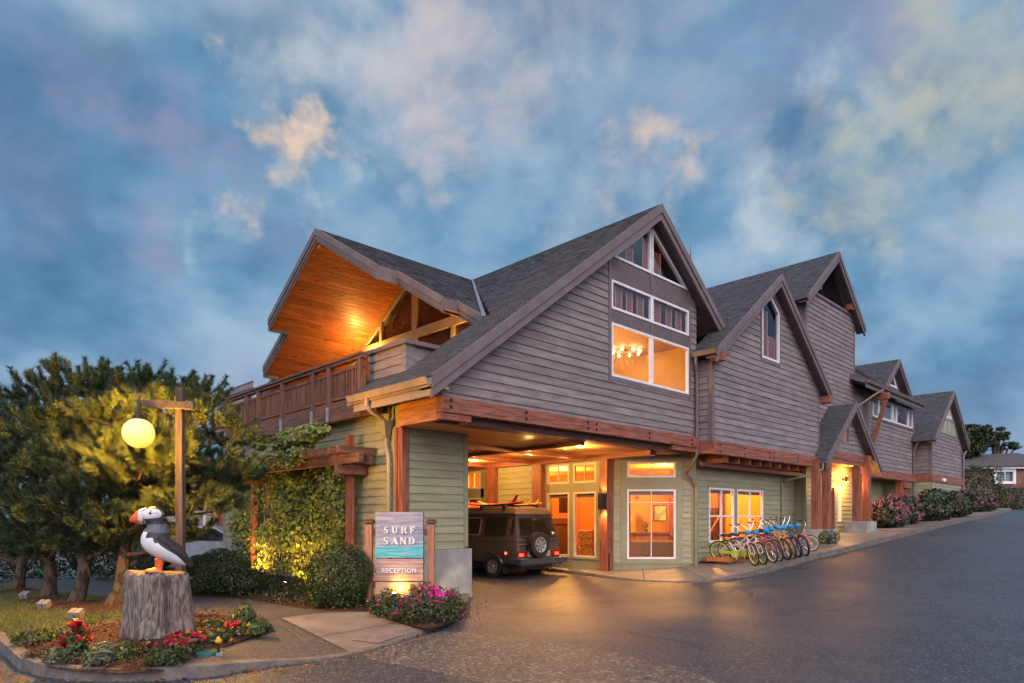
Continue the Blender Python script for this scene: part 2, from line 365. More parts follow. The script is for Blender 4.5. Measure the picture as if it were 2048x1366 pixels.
def dup(root, loc=None, rot=None, label=None, group=None):
    r = root.copy(); COL.objects.link(r)
    if loc is not None: r.location = [float(v) for v in loc]
    if rot is not None: r.rotation_euler = rot
    if label: r['label'] = label
    if group: r['group'] = group
    for ch in list(root.children):
        c = ch.copy(); COL.objects.link(c); c.parent = r
        for g in list(ch.children):
            d = g.copy(); COL.objects.link(d); d.parent = c
    return r
def holder(name, parent):
    """a part that only groups sub-parts still carries a mesh, so this returns an Empty under the thing"""
    o = bpy.data.objects.new(name, None); COL.objects.link(o); o.parent = parent; ROOT[o.name] = ROOT.get(parent.name, (0, 0, 0)); return o
def intervals(poly, v):
    xs = []
    n = len(poly)
    for i in range(n):
        (x0, y0), (x1, y1) = poly[i], poly[(i+1) % n]
        if (y0 <= v < y1) or (y1 <= v < y0): xs.append(x0+(x1-x0)*(v-y0)/(y1-y0))
    xs.sort(); return list(zip(xs[::2], xs[1::2]))
def cut(iv, holes):
    out = list(iv)
    for a, b in holes:
        nx = []
        for s, e in out:
            if b <= s or a >= e: nx.append((s, e)); continue
            if a > s: nx.append((s, a))
            if b < e: nx.append((b, e))
        out = nx
    return out
def siding(mb, P, poly, holes=(), pitch=.185, t=.024, z0=None, board=3.4):
    """lap siding over polygon (u,z) with rectangular holes (u0,u1,z0,z1); every board is its own island"""
    zs = [p[1] for p in poly]; za = min(zs) if z0 is None else z0; zb = max(zs)
    eps = 1e-4; z = za
    while z < zb-1e-3:
        zt = z+pitch; brk = {max(z, min(zs)), min(zt, zb)}
        for h in holes:
            for q in h[2:4]:
                if z < q < zt: brk.add(q)
        for q in zs:
            if z < q < zt: brk.add(q)
        brk = sorted(brk); off = random.random()*board
        for a, b in zip(brk, brk[1:]):
            if b-a < 2e-3: continue
            hs = [(h[0], h[1]) for h in holes if h[2] < b-eps and h[3] > a+eps]
            A = intervals(poly, a+eps); Bv = intervals(poly, b-eps)
            if len(A) != len(Bv): A = Bv = intervals(poly, (a+b)/2)
            oa = t*(1-(a-z)/pitch); ob = t*(1-(b-z)/pitch)
            for (a0, a1), (b0, b1) in zip(A, Bv):
                for s, e in cut([(min(a0, b0), max(a1, b1))], hs):
                    cuts = [s]; k = math.ceil((s-off)/board)*board+off
                    while k < e-.4:
                        if k > s+.4: cuts.append(k)
                        k += board
                    cuts.append(e)
                    for c0, c1 in zip(cuts, cuts[1:]):
                        l0 = max(c0, a0); l1 = min(c1, a1); u0 = max(c0, b0); u1 = min(c1, b1)
                        if l1-l0 < 1e-3 and u1-u0 < 1e-3: continue
                        l1 = max(l1, l0); u1 = max(u1, u0)
                        g = .0015
                        vs = [P(l0+g, a, oa), P(l1-g, a, oa), P(u1-g, b, ob), P(u0+g, b, ob), P(l0+g, a, -.01), P(l1-g, a, -.01)]
                        mb.add(vs, [(0, 1, 2, 3), (4, 5, 1, 0)])
        z = zt
def backing(mb, P, poly, holes, o=-.012):
    """flat wall behind the boards, cut round the holes"""
    zs = sorted({p[1] for p in poly} | {h[2] for h in holes} | {h[3] for h in holes})
    for a, b in zip(zs, zs[1:]):
        if b-a < 1e-4: continue
        hs = [(h[0], h[1]) for h in holes if h[2] < b-1e-4 and h[3] > a+1e-4]
        A = intervals(poly, a+1e-5); Bv = intervals(poly, b-1e-5)
        if len(A) != len(Bv): continue
        for (a0, a1), (b0, b1) in zip(A, Bv):
            for s, e in cut([(min(a0, b0), max(a1, b1))], hs):
                mb.add([P(max(s, a0), a, o), P(max(min(e, a1), max(s, a0)), a, o), P(max(min(e, b1), max(s, b0)), b, o), P(max(s, b0), b, o)], [(0, 1, 2, 3)])
def shingles(mb, O, U, V, poly, course=.125, tabw=.24):
    O = np.array(O, float); U = np.array(U, float); V = np.array(V, float); N = np.cross(U, V); N /= np.linalg.norm(N)
    if N[2] < 0: N = -N
    vs = [p[1] for p in poly]; v = min(vs); r = 0
    while v < max(vs)-.02:
        vt = min(v+course, max(vs))
        for s, e in intervals(poly, v+course*.45):
            u = s-random.random()*tabw
            while u < e:
                wd = tabw*random.choice((.6, .8, 1, 1.25)); a = max(u, s); b = min(u+wd, e); u += wd
                if b-a < .02: continue
                h = random.choice((.012, .014, .019)); dv = random.choice((0, 0, .010, -.008))
                p = lambda uu, vv, hh: O+U*uu+V*vv+N*hh
                mb.add([p(a+.003, v+dv, h), p(b-.003, v+dv, h), p(b-.003, vt+.012, .004), p(a+.003, vt+.012, .004), p(a+.003, v+dv, 0), p(b-.003, v+dv, 0)],
                       [(0, 1, 2, 3), (4, 5, 1, 0), (4, 0, 3), (5, 2, 1)])
        v = vt
def roof(parent, O, U, V, poly, th=.16, under=None, name='roof'):
    O = np.array(O, float); U = np.array(U, float); V = np.array(V, float); N = np.cross(U, V); N /= np.linalg.norm(N)
    if N[2] < 0: N = -N
    mb = MB(); n = len(poly)
    top = [O+U*u+V*v for u, v in poly]; bot = [p-N*th for p in top]
    mb.add(top+bot, [list(range(n)), list(range(2*n-1, n-1, -1))]+[(i, i+n, (i+1) % n+n, (i+1) % n) for i in range(n)])
    r = mb.build(name, under or M['trim'], parent)
    sh = MB(); shingles(sh, O, U, V, poly); sh.build('shingles', M['shingle'], r)
    return r
def planeY(Y): return lambda u, z, o: (u, Y-o, z)
def planeX(X): return lambda u, z, o: (X-o, u, z)
def window(P, parent, u0, u1, z0, z1, vm=(), hm=(), fr=.055, o=.03, mat='white', mun=.022, pane=True, glass='glass', shade=False, name='window'):
    """frame is the part; its pane is the sub-part"""
    mb = MB(); d0, d1 = -.05, o
    mb.pbox(P, u0, u1, z0, z0+fr, d0, d1); mb.pbox(P, u0, u1, z1-fr, z1, d0, d1)
    mb.pbox(P, u0, u0+fr, z0+fr, z1-fr, d0, d1); mb.pbox(P, u1-fr, u1, z0+fr, z1-fr, d0, d1)
    for u in vm:
        wd = mun
        if isinstance(u, tuple): u, wd = u
        mb.pbox(P, u-wd/2, u+wd/2, z0+fr, z1-fr, d0+.01, d1-.01)
    for z in hm: mb.pbox(P, u0+fr, u1-fr, z-mun/2, z+mun/2, d0+.012, d1-.012)
    f = mb.build(name, M[mat], parent)
    if shade:
        q_ = MB(); q_.pbox(P, u0+fr, u1-fr, z1-fr-.11, z1-fr, -.12, -.07); q_.build('roller_shade', M['panel'], f)
    if pane:
        g = MB(); g.add([P(u0+fr*.5, z0+fr*.5, -.02), P(u1-fr*.5, z0+fr*.5, -.02), P(u1-fr*.5, z1-fr*.5, -.02), P(u0+fr*.5, z1-fr*.5, -.02)], [(0, 1, 2, 3)])
        g.build('pane', M[glass], f)
    return f
def leaves(pts, nrm, size, aspect=.55, jitter=.6, fold=.15, rs=None):
    """one folded four-sided leaf per point; returns V, F"""
    r = rs or rng; n = len(pts); nrm = nrm+r.normal(0, jitter, (n, 3)); nrm /= np.linalg.norm(nrm, axis=1, keepdims=True)+1e-9
    t = r.normal(0, 1, (n, 3)); t -= nrm*(t*nrm).sum(1, keepdims=True); t /= np.linalg.norm(t, axis=1, keepdims=True)+1e-9
    b = np.cross(nrm, t); s = size*r.uniform(.65, 1.3, (n, 1))
    V = np.stack([pts-t*s*.5, pts+b*s*aspect*.5+nrm*s*fold-t*s*.05, pts+t*s*.5, pts-b*s*aspect*.5+nrm*s*fold-t*s*.05], 1).reshape(-1, 3)
    return V, np.arange(4*n).reshape(n, 4)
def blob_points(c, rad, n, shell=.55, lump=.25, freq=2.2, seed=0, flat=None):
    """points through the outer volume of a lumpy ellipsoid, with outward normals"""
    d = rng.normal(0, 1, (n, 3)); d /= np.linalg.norm(d, axis=1, keepdims=True)
    if flat is not None: d[:, 2] = np.where(d[:, 2] < flat, flat+rng.uniform(0, .3, n), d[:, 2])
    k = np.array([1+lump*mnoise.noise(Vector(v*freq)+Vector((seed*3.1, seed*1.7, seed))) for v in d])
    rr = (shell+(1-shell)*rng.random(n)**.45)*k
    return np.array(c)+d*rr[:, None]*np.array(rad), d
def gz(x):
    return float(np.interp(x, [8, 13, 15.5, 17.6, 20, 22.3, 27.5, 35, 46, 60, 120, 400], [0, .02, .13, .30, .52, .70, 1.03, 1.44, 1.92, 2.35, 3.0, 3.4]))
def textmesh(name, body, size, origin, ux, uz, mat, parent, extr=.012, bold=.0, spacing=1.0, xscale=1.0):
    cu = bpy.data.curves.new(name, 'FONT'); cu.body = body; cu.size = size; cu.extrude = extr; cu.offset = bold
    cu.align_x = 'CENTER'; cu.align_y = 'CENTER'; cu.space_character = spacing; cu.resolution_u = 3
    tmp = bpy.data.objects.new('tmp', cu); COL.objects.link(tmp)
    bpy.context.view_layer.update()
    me = bpy.data.meshes.new_from_object(tmp.evaluated_get(bpy.context.evaluated_depsgraph_get()))
    bpy.data.objects.remove(tmp)
    ux = np.array(ux, float); uz = np.array(uz, float); nn = np.cross(ux, uz); off = np.array(ROOT.get(parent.name, (0, 0, 0)))
    for v in me.vertices:
        q = np.array(origin)+ux*v.co.x*xscale+uz*v.co.y+nn*v.co.z-off; v.co = q
    me.name = name; me.materials.clear(); me.materials.append(mat)
    o = bpy.data.objects.new(name, me); COL.objects.link(o); o.parent = parent; return o
# ---------------------------------------------------------------- ground
def struct(o): o['kind'] = 'structure'; return o
xs = sorted(set([-300, -120, -60, -30, -15, -5, 0, 4, 8, 9.5, 11, 12, 13, 14, 15, 15.5, 16, 17, 17.6, 18.5, 20, 21, 22.3, 24, 26, 27.5, 30, 33, 35, 38, 42, 46, 50, 55, 60, 75, 90, 120, 200, 400]))
ys = [-300, -120, -60, -30, -15, -5, 0, 5, 10, 20, 40, 80, 160, 400]
mb = MB()
mb.add([(x, y, gz(x)) for x in xs for y in ys], [(i*len(ys)+j, (i+1)*len(ys)+j, (i+1)*len(ys)+j+1, i*len(ys)+j+1) for i in range(len(xs)-1) for j in range(len(ys)-1)])
struct(mb.build('street', M['asphalt'], smooth=True))
def sheet(name, px, z, mat, thick=0):
    p = [onZ(a, b, z) for a, b in px]; k = MB()
    k.add(p, [list(range(len(p)))])
    return struct(k.build(name, mat))
sheet('driveway_apron', [(885, 1262), (1000, 1270), (1100, 1282), (1230, 1305), (1350, 1333), (1450, 1366), (1560, 1410), (1120, 1420), (1000, 1372), (870, 1345), (740, 1319), (722, 1309), (833, 1276)], .004, M['apron'])
# left block: kerb line (street side) with the matching back line and heights
KL = [((0, 1303), (0, 1163), .13), ((36, 1339), (60, 1168), .14), ((80, 1353), (120, 1174), .14), ((150, 1362), (180, 1180), .14), ((230, 1365), (250, 1186), .14),
      ((330, 1362), (330, 1192), .14), ((430, 1353), (400, 1197), .13), ((480, 1344), (440, 1200), .11), ((540, 1335), (475, 1206), .08), ((600, 1328), (505, 1215), .05), ((660, 1319), (530, 1226), .025), ((714, 1308), (560, 1236), .012),
      ((775, 1292), (640, 1226), .010), ((831, 1274), (700, 1224), .012), ((860, 1263), (735, 1224), .06), ((885, 1252), (770, 1222), .12), ((912, 1240), (800, 1218), .12), ((929, 1228), (840, 1210), .12), ((937, 1210), (870, 1204), .12), ((939, 1197), (900, 1198), .12)]
ko = [onZ(k[0][0], k[0][1], 0) for k in KL]; kb = [onZ(k[1][0], k[1][1], .10) for k in KL]; kh = [k[2] for k in KL]
d0 = (ko[0]-ko[1]); d0 /= np.linalg.norm(d0)
ko.insert(0, ko[0]+d0*14); kb.insert(0, kb[0]+d0*14); kh.insert(0, .13)
ki = []
for i in range(len(ko)):
    t = ko[min(i+1, len(ko)-1)]-ko[max(i-1, 0)]; nn = np.array([-t[1], t[0], 0]); nn /= np.linalg.norm(nn)
    if np.dot(nn, kb[i]-ko[i]) < 0: nn = -nn
    ki.append(ko[i]+nn*.16)
kt = lambda p, h: (p[0], p[1], h)
mb = MB()
for i in range(len(ko)-1):
    a, b = i, i+1
    o0 = ko[a]+(ki[a]-ko[a])*.12; o1 = ko[b]+(ki[b]-ko[b])*.12
    mb.add([kt(ko[a], -.02), kt(ko[b], -.02), kt(o1, kh[b]*.93), kt(o0, kh[a]*.93), kt(ko[b]+(ki[b]-ko[b])*.3, kh[b]), kt(ko[a]+(ki[a]-ko[a])*.3, kh[a]), kt(ki[b], kh[b]), kt(ki[a], kh[a]), kt(ki[b], -.02), kt(ki[a], -.02)],
           [(0, 1, 2, 3), (3, 2, 4, 5), (5, 4, 6, 7), (7, 6, 8, 9)])
struct(mb.build('kerb', M['kerb'], smooth=30))
mA = MB(); mC = MB()
for i in range(len(ko)-1):
    tgt = mC if 12 <= i < 16 else mA
    q = [kt(ki[i], kh[i]-.006), kt(ki[i+1], kh[i+1]-.006), kt(kb[i+1], .10), kt(kb[i], .10)]
    if i < 16: tgt.add(q, [(0, 1, 2, 3)])
struct(mA.build('sidewalk', M['aggregate'])); struct(mC.build('sidewalk', M['walk']))
# score lines are real shallow joints in the slab: thin dark strips 3 mm up
mb = MB()
def strip(mb, a, b, wd, z0, z1):
    a = np.array((a[0], a[1], 0.0)); b = np.array((b[0], b[1], 0.0)); t = b-a; n = np.array([-t[1], t[0], 0]); n = n/np.linalg.norm(n)*wd/2
    mb.add([(*(a-n)[:2], z0), (*(b-n)[:2], z1), (*(b+n)[:2], z1), (*(a+n)[:2], z0)], [(0, 1, 2, 3)])
strip(mb, ki[12], kb[12], .03, .012, .105); strip(mb, (ki[12]*.62+kb[12]*.38), (ki[15]*.62+kb[15]*.38), .02, .052, .062)
struct(mb.build('sidewalk_joint', M['roofbase']))
# tactile plate with truncated domes at the ramp foot
mb = MB(); a = ki[13]; b = ki[15]; ax = (b-a)/np.linalg.norm(b-a); ay = np.array([-ax[1], ax[0], 0])
if np.dot(ay, kb[13]-a) < 0: ay = -ay
L = np.linalg.norm(b-a)*.92; zz0 = lambda s: .010+.075*s/2.6
c = [a+ax*.05+ay*.04, a+ax*(L)+ay*.04, a+ax*L+ay*.5, a+ax*.05+ay*.5]
mb.add([kt(c[0], .016), kt(c[1], .018), kt(c[2], .034), kt(c[3], .032)], [(0, 1, 2, 3)])
for i in range(int(L/.075)):
    for j in range(6):
        p = a+ax*(.09+i*.075)+ay*(.085+j*.075); z = .017+.016*(.085+j*.075)/.5
        mb.lathe([(.024, z), (.022, z+.006), (.012, z+.008)], 6, (p[0], p[1], 0))
struct(mb.build('tactile_paving', mk('tactile_brick', (.26, .20, .18), (.2, .15, .14), scale=5, rough=.6)))
# path and open ground behind the block
bk = [kt(p, .10) for p in kb[:17]]
far = [(7.74, kb[16][1]+.3, .10), (7.74, 60, .10), (-80, 90, .10), (-80, bk[0][1], .10)]
mb = MB(); mb.add(bk+far, [list(range(len(bk)+4))]); struct(mb.build('path', M['aggregate']))
# heightfield patches (lawn, bed) from a pixel outline
def patch(name, px, z, mat, amp, edge=.35, step=.16, seed=0, base=None):
    poly = [onZ(a, b, z)[:2] for a, b in px]; poly = [(float(p[0]), float(p[1])) for p in poly]
    bm = bmesh.new(); bm.faces.new([bm.verts.new((p[0], p[1], 0)) for p in poly])
    x0 = min(p[0] for p in poly); x1 = max(p[0] for p in poly); y0 = min(p[1] for p in poly); y1 = max(p[1] for p in poly)
    st = max(step, (x1-x0)/60, (y1-y0)/60)
    for ax0, lo, hi in ((0, x0, x1), (1, y0, y1)):
        k = lo+st
        while k < hi:
            co = (k, 0, 0) if ax0 == 0 else (0, k, 0); no = (1, 0, 0) if ax0 == 0 else (0, 1, 0)
            bmesh.ops.bisect_plane(bm, geom=bm.verts[:]+bm.edges[:]+bm.faces[:], plane_co=co, plane_no=no); k += st
    def edist(x, y):
        d = 9
        for i in range(len(poly)):
            a = np.array(poly[i]); b = np.array(poly[(i+1) % len(poly)]); q = np.array((x, y)); t = np.clip(np.dot(q-a, b-a)/np.dot(b-a, b-a), 0, 1); d = min(d, np.linalg.norm(q-a-(b-a)*t))
        return d
    for v in bm.verts:
        e = min(1, edist(v.co.x, v.co.y)/edge); nz = mnoise.noise(Vector((v.co.x*1.7+seed, v.co.y*1.7, seed)))*.5+mnoise.noise(Vector((v.co.x*6, v.co.y*6, seed)))*.25
        v.co.z = z-.012+e*amp*(1+nz*.8)
    me = bpy.data.meshes.new(name); bm.normal_update(); bm.to_mesh(me); bm.free(); me.materials.append(mat)
    me.polygons.foreach_set('use_smooth', [True]*len(me.polygons))
    o = bpy.data.objects.new(name, me); COL.objects.link(o); return struct(o), poly
lawn, LAWN = patch('lawn', [(-700, 1235), (-300, 1250), (-3, 1262), (18, 1281), (36, 1292), (60, 1284), (137, 1262), (246, 1238), (385, 1224), (330, 1208), (240, 1198), (164, 1192), (100, 1186), (45, 1179), (-60, 1172), (-700, 1160)], .125, M['grass'], .035, seed=3)
bed, BED = patch('planting_bed', [(36, 1291), (42, 1306), (60, 1321), (100, 1333), (160, 1341), (240, 1344), (320, 1340), (383, 1325), (418, 1303), (492, 1276), (550, 1254), (520, 1240), (465, 1229), (385, 1225), (246, 1239), (137, 1263), (60, 1285)], .13, M['soil'], .07, seed=8, step=.09)
bed2, BED2 = patch('planting_bed', [(742, 1226), (790, 1240), (850, 1256), (880, 1250), (908, 1238), (926, 1226), (934, 1210), (936, 1200), (880, 1205), (800, 1212)], .105, M['soil'], .07, seed=5)
bed3, BED3 = patch('planting_bed', [(375, 1192), (470, 1196), (540, 1207), (600, 1217), (660, 1222), (738, 1224), (790, 1214), (700, 1180), (600, 1165), (520, 1152), (440, 1150), (385, 1160)], .105, M['soil'], .05, seed=6)
# right-hand sidewalk with its kerb, climbing with the street
KR = [(14.95, 26, .10), (14.95, 14, .10), (14.75, 12.2, .08), (14.55, 11.0, .05), (14.55, 10.0, .03), (14.75, 9.2, .03), (15.3, 8.55, .05), (16.4, 8.1, .10), (17.8, 7.92, .13), (19.4, 7.82, .14), (22.3, 7.5, .14), (27.5, 7.42, .14), (35, 7.45, .14), (46, 7.5, .14), (54, 8.1, .14), (64, 9.6, .12), (80, 13, .1)]
IR = [(15.75, 26), (15.75, 14), (15.9, 12.4), (16.2, 11.9), (16.6, 11.5), (17, 11.1), (17.4, 10.8), (17.9, 10.6), (18.4, 10.5), (19.8, 10.5), (22.6, 10.5), (27.8, 11), (35, 11), (46, 11), (54, 12), (64, 13.5), (80, 17)]
mS = MB(); mK = MB(); mJ = MB()
SW = lambda x: gz(x)+.14
for i in range(len(KR)-1):
    (ax, ay, ah), (bx, by, bh) = KR[i], KR[i+1]; (cx, cy), (dx, dy) = IR[i], IR[i+1]
    n = 6
    for j in range(n):
        t0, t1 = j/n, (j+1)/n
        L = lambda p, q, t: p+(q-p)*t
        A = (L(ax, bx, t0), L(ay, by, t0)); Bp = (L(ax, bx, t1), L(ay, by, t1)); Cc = (L(cx, dx, t0), L(cy, dy, t0)); D = (L(cx, dx, t1), L(cy, dy, t1))
        h0, h1 = L(ah, bh, t0), L(ah, bh, t1)
        def inn(p, q, dd):
            v = np.array(q)-np.array(p); v = v/np.linalg.norm(v)*dd; return (p[0]+v[0], p[1]+v[1])
        A2, B2 = inn(A, Cc, .15), inn(Bp, D, .15); A1, B1 = inn(A, Cc, .025), inn(Bp, D, .025)
        zA, zB = gz(A[0]), gz(Bp[0])
        mK.add([(*A, zA-.02), (*Bp, zB-.02), (*B1, zB+h1), (*A1, zA+h0), (*B2, zB+h1), (*A2, zA+h0)], [(0, 1, 2, 3), (3, 2, 4, 5)])
        mS.add([(*A2, zA+h0-.004), (*B2, zB+h1-.004), (*D, gz(D[0])+h1*.9), (*Cc, gz(Cc[0])+h0*.9)], [(0, 1, 2, 3)])
        if (i > 6 and j % 3 == 0) or (i in (2, 4, 6) and j == 0): strip(mJ, A2, Cc, .022, zA+h0+.001, gz(Cc[0])+h0*.9+.004)
struct(mK.build('kerb', M['kerb'], smooth=30)); struct(mS.build('sidewalk', M['walk'], smooth=30)); struct(mJ.build('sidewalk_joint', M['roofbase']))
mb = MB(); pts = [(17.75, 9.75), (18.6, 9.55), (20, 9.5), (21.5, 9.45), (23, 9.5), (23.4, 10.32), (20.5, 10.32), (17.75, 10.32)]
mb.add([(x, y, gz(x)+.142) for x, y in pts], [list(range(len(pts)))]); struct(mb.build('grass_strip', mk('thin_turf', (.10, .095, .05), (.075, .05, .035), scale=7, rough=.9, bump=.5, bscale=50, coord='World')))
# cracks in the asphalt and leaves along the kerb
mb = MB()
for pxs in (((978, 1231), (1000, 1228), (1028, 1227), (1062, 1223), (1100, 1219)), ((1100, 1219), (1150, 1211), (1210, 1206), (1260, 1202)), ((1250, 1262), (1300, 1275), (1330, 1277), (1390, 1290), (1420, 1303)), ((1560, 1230), (1600, 1222), (1650, 1225), (1720, 1215))):
    for (a0, a1), (c0, c1) in zip(pxs, pxs[1:]):
        A_, B_ = onZ(a0, a1, .004), onZ(c0, c1, .004)
        A_[2] = gz(A_[0]); B_[2] = gz(B_[0]); n_ = 7; prev = A_
        for q in range(1, n_+1):
            nx = A_+(B_-A_)*q/n_+(np.array([*rng.normal(0, .025, 2), 0]) if q < n_ else 0); strip(mb, prev, nx, random.uniform(.012, .035), gz(prev[0])+.003, gz(nx[0])+.003); prev = nx
struct(mb.build('street_crack', M['roofbase']))
lp = []
while len(lp) < 260:
    i = random.randrange(2, len(ko)-1); t = random.random(); q = ko[i]*(1-t)+ko[min(i+1, len(ko)-1)]*t; d_ = ko[i]-ki[i]; d_ = d_/np.linalg.norm(d_); q = q+d_*abs(random.gauss(0, .22)); lp.append((q[0], q[1], .012+random.random()*.012))
for _ in range(160):
    x = random.uniform(15.5, 24); lp.append((x, float(np.interp(x, [k_[0] for k_ in KR[6:]], [k_[1] for k_ in KR[6:]]))-abs(random.gauss(0, .25))-.02, gz(x)+.02))
v, f = leaves(np.array(lp), np.tile([0, 0, 1.0], (len(lp), 1)), .05, .6, jitter=.35); tag(mesh_np('fallen_leaves', v, f, mk('fallen_leaf', (.20, .085, .03), (.10, .045, .02), scale=3, rough=.7, island=.5, coord='World')), 'small fallen leaves gathered along the kerbs', 'leaves', kind='stuff')
# drain grate in the gutter
t = thing('drain_grate', 'rusty dark drain grate lying in the gutter below the bicycles', 'drain', (18.6, 7.5, gz(18.6)+.004))
mb = MB(); mb.box(18.2, 19.0, 7.3, 7.7, gz(18.2)-.02, gz(18.6)+.008)
for k in range(12): mb.box(18.23+k*.063, 18.265+k*.063, 7.34, 7.66, gz(18.6), gz(18.6)+.016)
mb.build('grating', mk('rusty_iron', (.12, .055, .04), (.05, .03, .025), scale=9, rough=.7), t)
# ---------------------------------------------------------------- the lodge
LODGE = thing('lodge', 'large shingle roofed lodge with mauve lap siding above and sage green siding below', 'lodge', (7.7, 9.9, 0))
S = .75; RX, RZ = 14.66, 9.98; Y1 = 9.9
cs, sn = .8, .6
P1 = planeY(Y1)
wall = lambda name='siding': None
# --- main gable wall
zt = lambda x: RZ-.24-S*abs(x-RX)
poly = [(7.7, 4.02), (16.98, 4.02), (16.98, zt(16.98)), (RX, zt(RX)), (7.7, zt(7.7))]
H1 = [(12.84, 16.66, 5.18, 9.9)]
mb = MB(); siding(mb, P1, poly, H1); w1 = mb.build('upper_wall', M['mauve'], LODGE)
mb = MB(); backing(mb, P1, poly, H1); mb.build('backing', M['trim'], w1)
# window wall of the gable: panels and mullion boards, white windows set in
tb = MB(); W0, W1, WM = 12.95, 16.54, 14.71
def zr(x): return zt(x)
tb.pprism(P1, [(12.84, 5.18), (12.95, 5.18), (12.95, zr(12.95)), (12.84, zr(12.84))], -.05, .035)
tb.pprism(P1, [(16.55, 5.18), (16.66, 5.18), (16.66, zr(16.66)), (16.55, zr(16.55))], -.05, .035)
tb.pbox(P1, 12.95, 16.55, 5.18, 5.29, -.05, .03)
for a, b in ((6.62, 6.96), (7.68, 8.24)): tb.pbox(P1, 14.66, 14.76, a, b, -.05, .034); 
tb.pprism(P1, [(12.95, 8.25), (14.66, 9.50), (16.50, 8.25), (16.55, 8.25), (16.55, zr(16.55)), (RX, zr(RX)), (12.95, zr(12.95))], -.05, .03)
tb.build('gable_trim', M['trim'], w1)
pb = MB()
for a, b in ((6.62, 6.96), (7.68, 8.24)):
    pb.pbox(P1, 12.95, 14.66, a, b, -.05, .012); pb.pbox(P1, 14.76, 16.55, a, b, -.05, .012)
pb.build('gable_panel', M['panel'], w1)
for z0, z1, gg in ((5.29, 6.62, 'glass'), (6.96, 7.68, 'coated')):
    window(P1, LODGE, 12.955, WM-.0, z0, z1, fr=.06, glass=gg); window(P1, LODGE, WM+.002, 16.545, z0, z1, fr=.06, glass=gg)
def triwin(P, tri, fr=.06, o=.035, mat='white', parent=LODGE):
    c = np.mean(np.array(tri), 0); n = len(tri); k = MB()
    # inset polygon
    ins = []
    for i in range(n):
        p0, p1, p2 = np.array(tri[i-1]), np.array(tri[i]), np.array(tri[(i+1) % n])
        e1 = (p1-p0)/np.linalg.norm(p1-p0); e2 = (p2-p1)/np.linalg.norm(p2-p1)
        n1 = np.array([-e1[1], e1[0]]); n2 = np.array([-e2[1], e2[0]])
        if np.dot(n1, c-p1) < 0: n1 = -n1
        if np.dot(n2, c-p1) < 0: n2 = -n2
        A = np.array([n1, n2]); ins.append(tuple(np.linalg.solve(A, [n1@p1+fr, n2@p1+fr])))
    for i in range(n):
        j = (i+1) % n; k.pprism(P, [tri[i], tri[j], ins[j], ins[i]], -.05, o)
    f = k.build('window', M[mat], parent)
    g = MB(); q = [tuple((np.array(a)+np.array(b))/2) for a, b in zip(tri, ins)]
    g.add([P(u, z, -.02) for u, z in q], [list(range(n))]); g.build('pane', M['coated'], f); return f
triwin(P1, [(12.97, 8.25), (14.655, 8.25), (14.655, 9.49)])
triwin(P1, [(14.705, 8.25), (16.50, 8.25), (14.705, 9.49)])
# shutters (slatted blinds) hung inside the dim upper windows
slat = mk('red_shutter', (.82, .36, .25), (.72, .30, .2), scale=8, rough=.5)
def shutter(P, u0, u1, z0, z1, o=-.09, parent=LODGE, m=slat):
    k = MB(); k.pbox(P, u0, u0+.03, z0, z1, o-.02, o); k.pbox(P, u1-.03, u1, z0, z1, o-.02, o)
    z = z0
    while z < z1-.03:
        k.add([P(u0+.03, z, o), P(u1-.03, z, o), P(u1-.03, z+.045, o-.035), P(u0+.03, z+.045, o-.035)], [(0, 1, 2, 3)]); z += .055
    return k.build('shutter', m, parent)
for a, b in ((12.99, 13.12), (13.25, 13.55), (13.72, 14.0), (14.18, 14.5), (14.95, 15.3), (15.55, 15.85), (16.05, 16.35)): shutter(P1, a, b, 7.02, 7.62)
shutter(P1, 13.7, 14.02, 8.32, 8.75); shutter(P1, 14.95, 15.3, 8.32, 9.0); shutter(P1, 14.45, 14.62, 8.32, 9.2)
# --- main gable beam with bolts
mb = MB(); mb.box(7.60, 16.94, 9.76, 9.96, 3.79, 4.10); bm_ = mb.build('gable_beam', M['redx'], LODGE, bevel=.012)
mb = MB()
for px, y0, y1 in ((902, 800, 813), (1052.6, 824.5, 836.5), (1176, 844.5, 855.5), (1193, 847.5, 858.5), (1299, 866, 875.5), (1384, 879, 888)):
    for y in (y0, y1):
        p = onY(px, y, 9.76); mb.ball((p[0], 9.757, p[2]), .032, 6)
mb.build_each('bolt', M['iron'], bm_, smooth=True)
mb = MB(); mb.box(7.62, 8.35, 9.80, 9.965, 3.665, 3.785); mb.build('beam_shoe', M['redx'], bm_); mb = MB(); mb.box(15.6, 16.9, 9.80, 9.965, 3.665, 3.785); mb.build('beam_shoe', M['redx'], bm_)
mb = MB(); mb.box(8.4, 16.9, 9.968, 10.3, 3.64, 3.80); mb.build('header_beam', mwood('dark_header', (.12, .04, .024), (.06, .02, .012), 'x'), LODGE)
# side boards of the overhang and its soffit
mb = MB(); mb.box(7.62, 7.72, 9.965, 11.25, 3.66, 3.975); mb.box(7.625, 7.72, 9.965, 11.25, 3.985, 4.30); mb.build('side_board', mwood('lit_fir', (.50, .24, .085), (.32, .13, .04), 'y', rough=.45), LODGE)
mb = MB(); mb.box(7.15, 7.618, 9.58, 12.5, 4.18, 4.22); mb.build('eave_soffit', M['gutter'], LODGE)
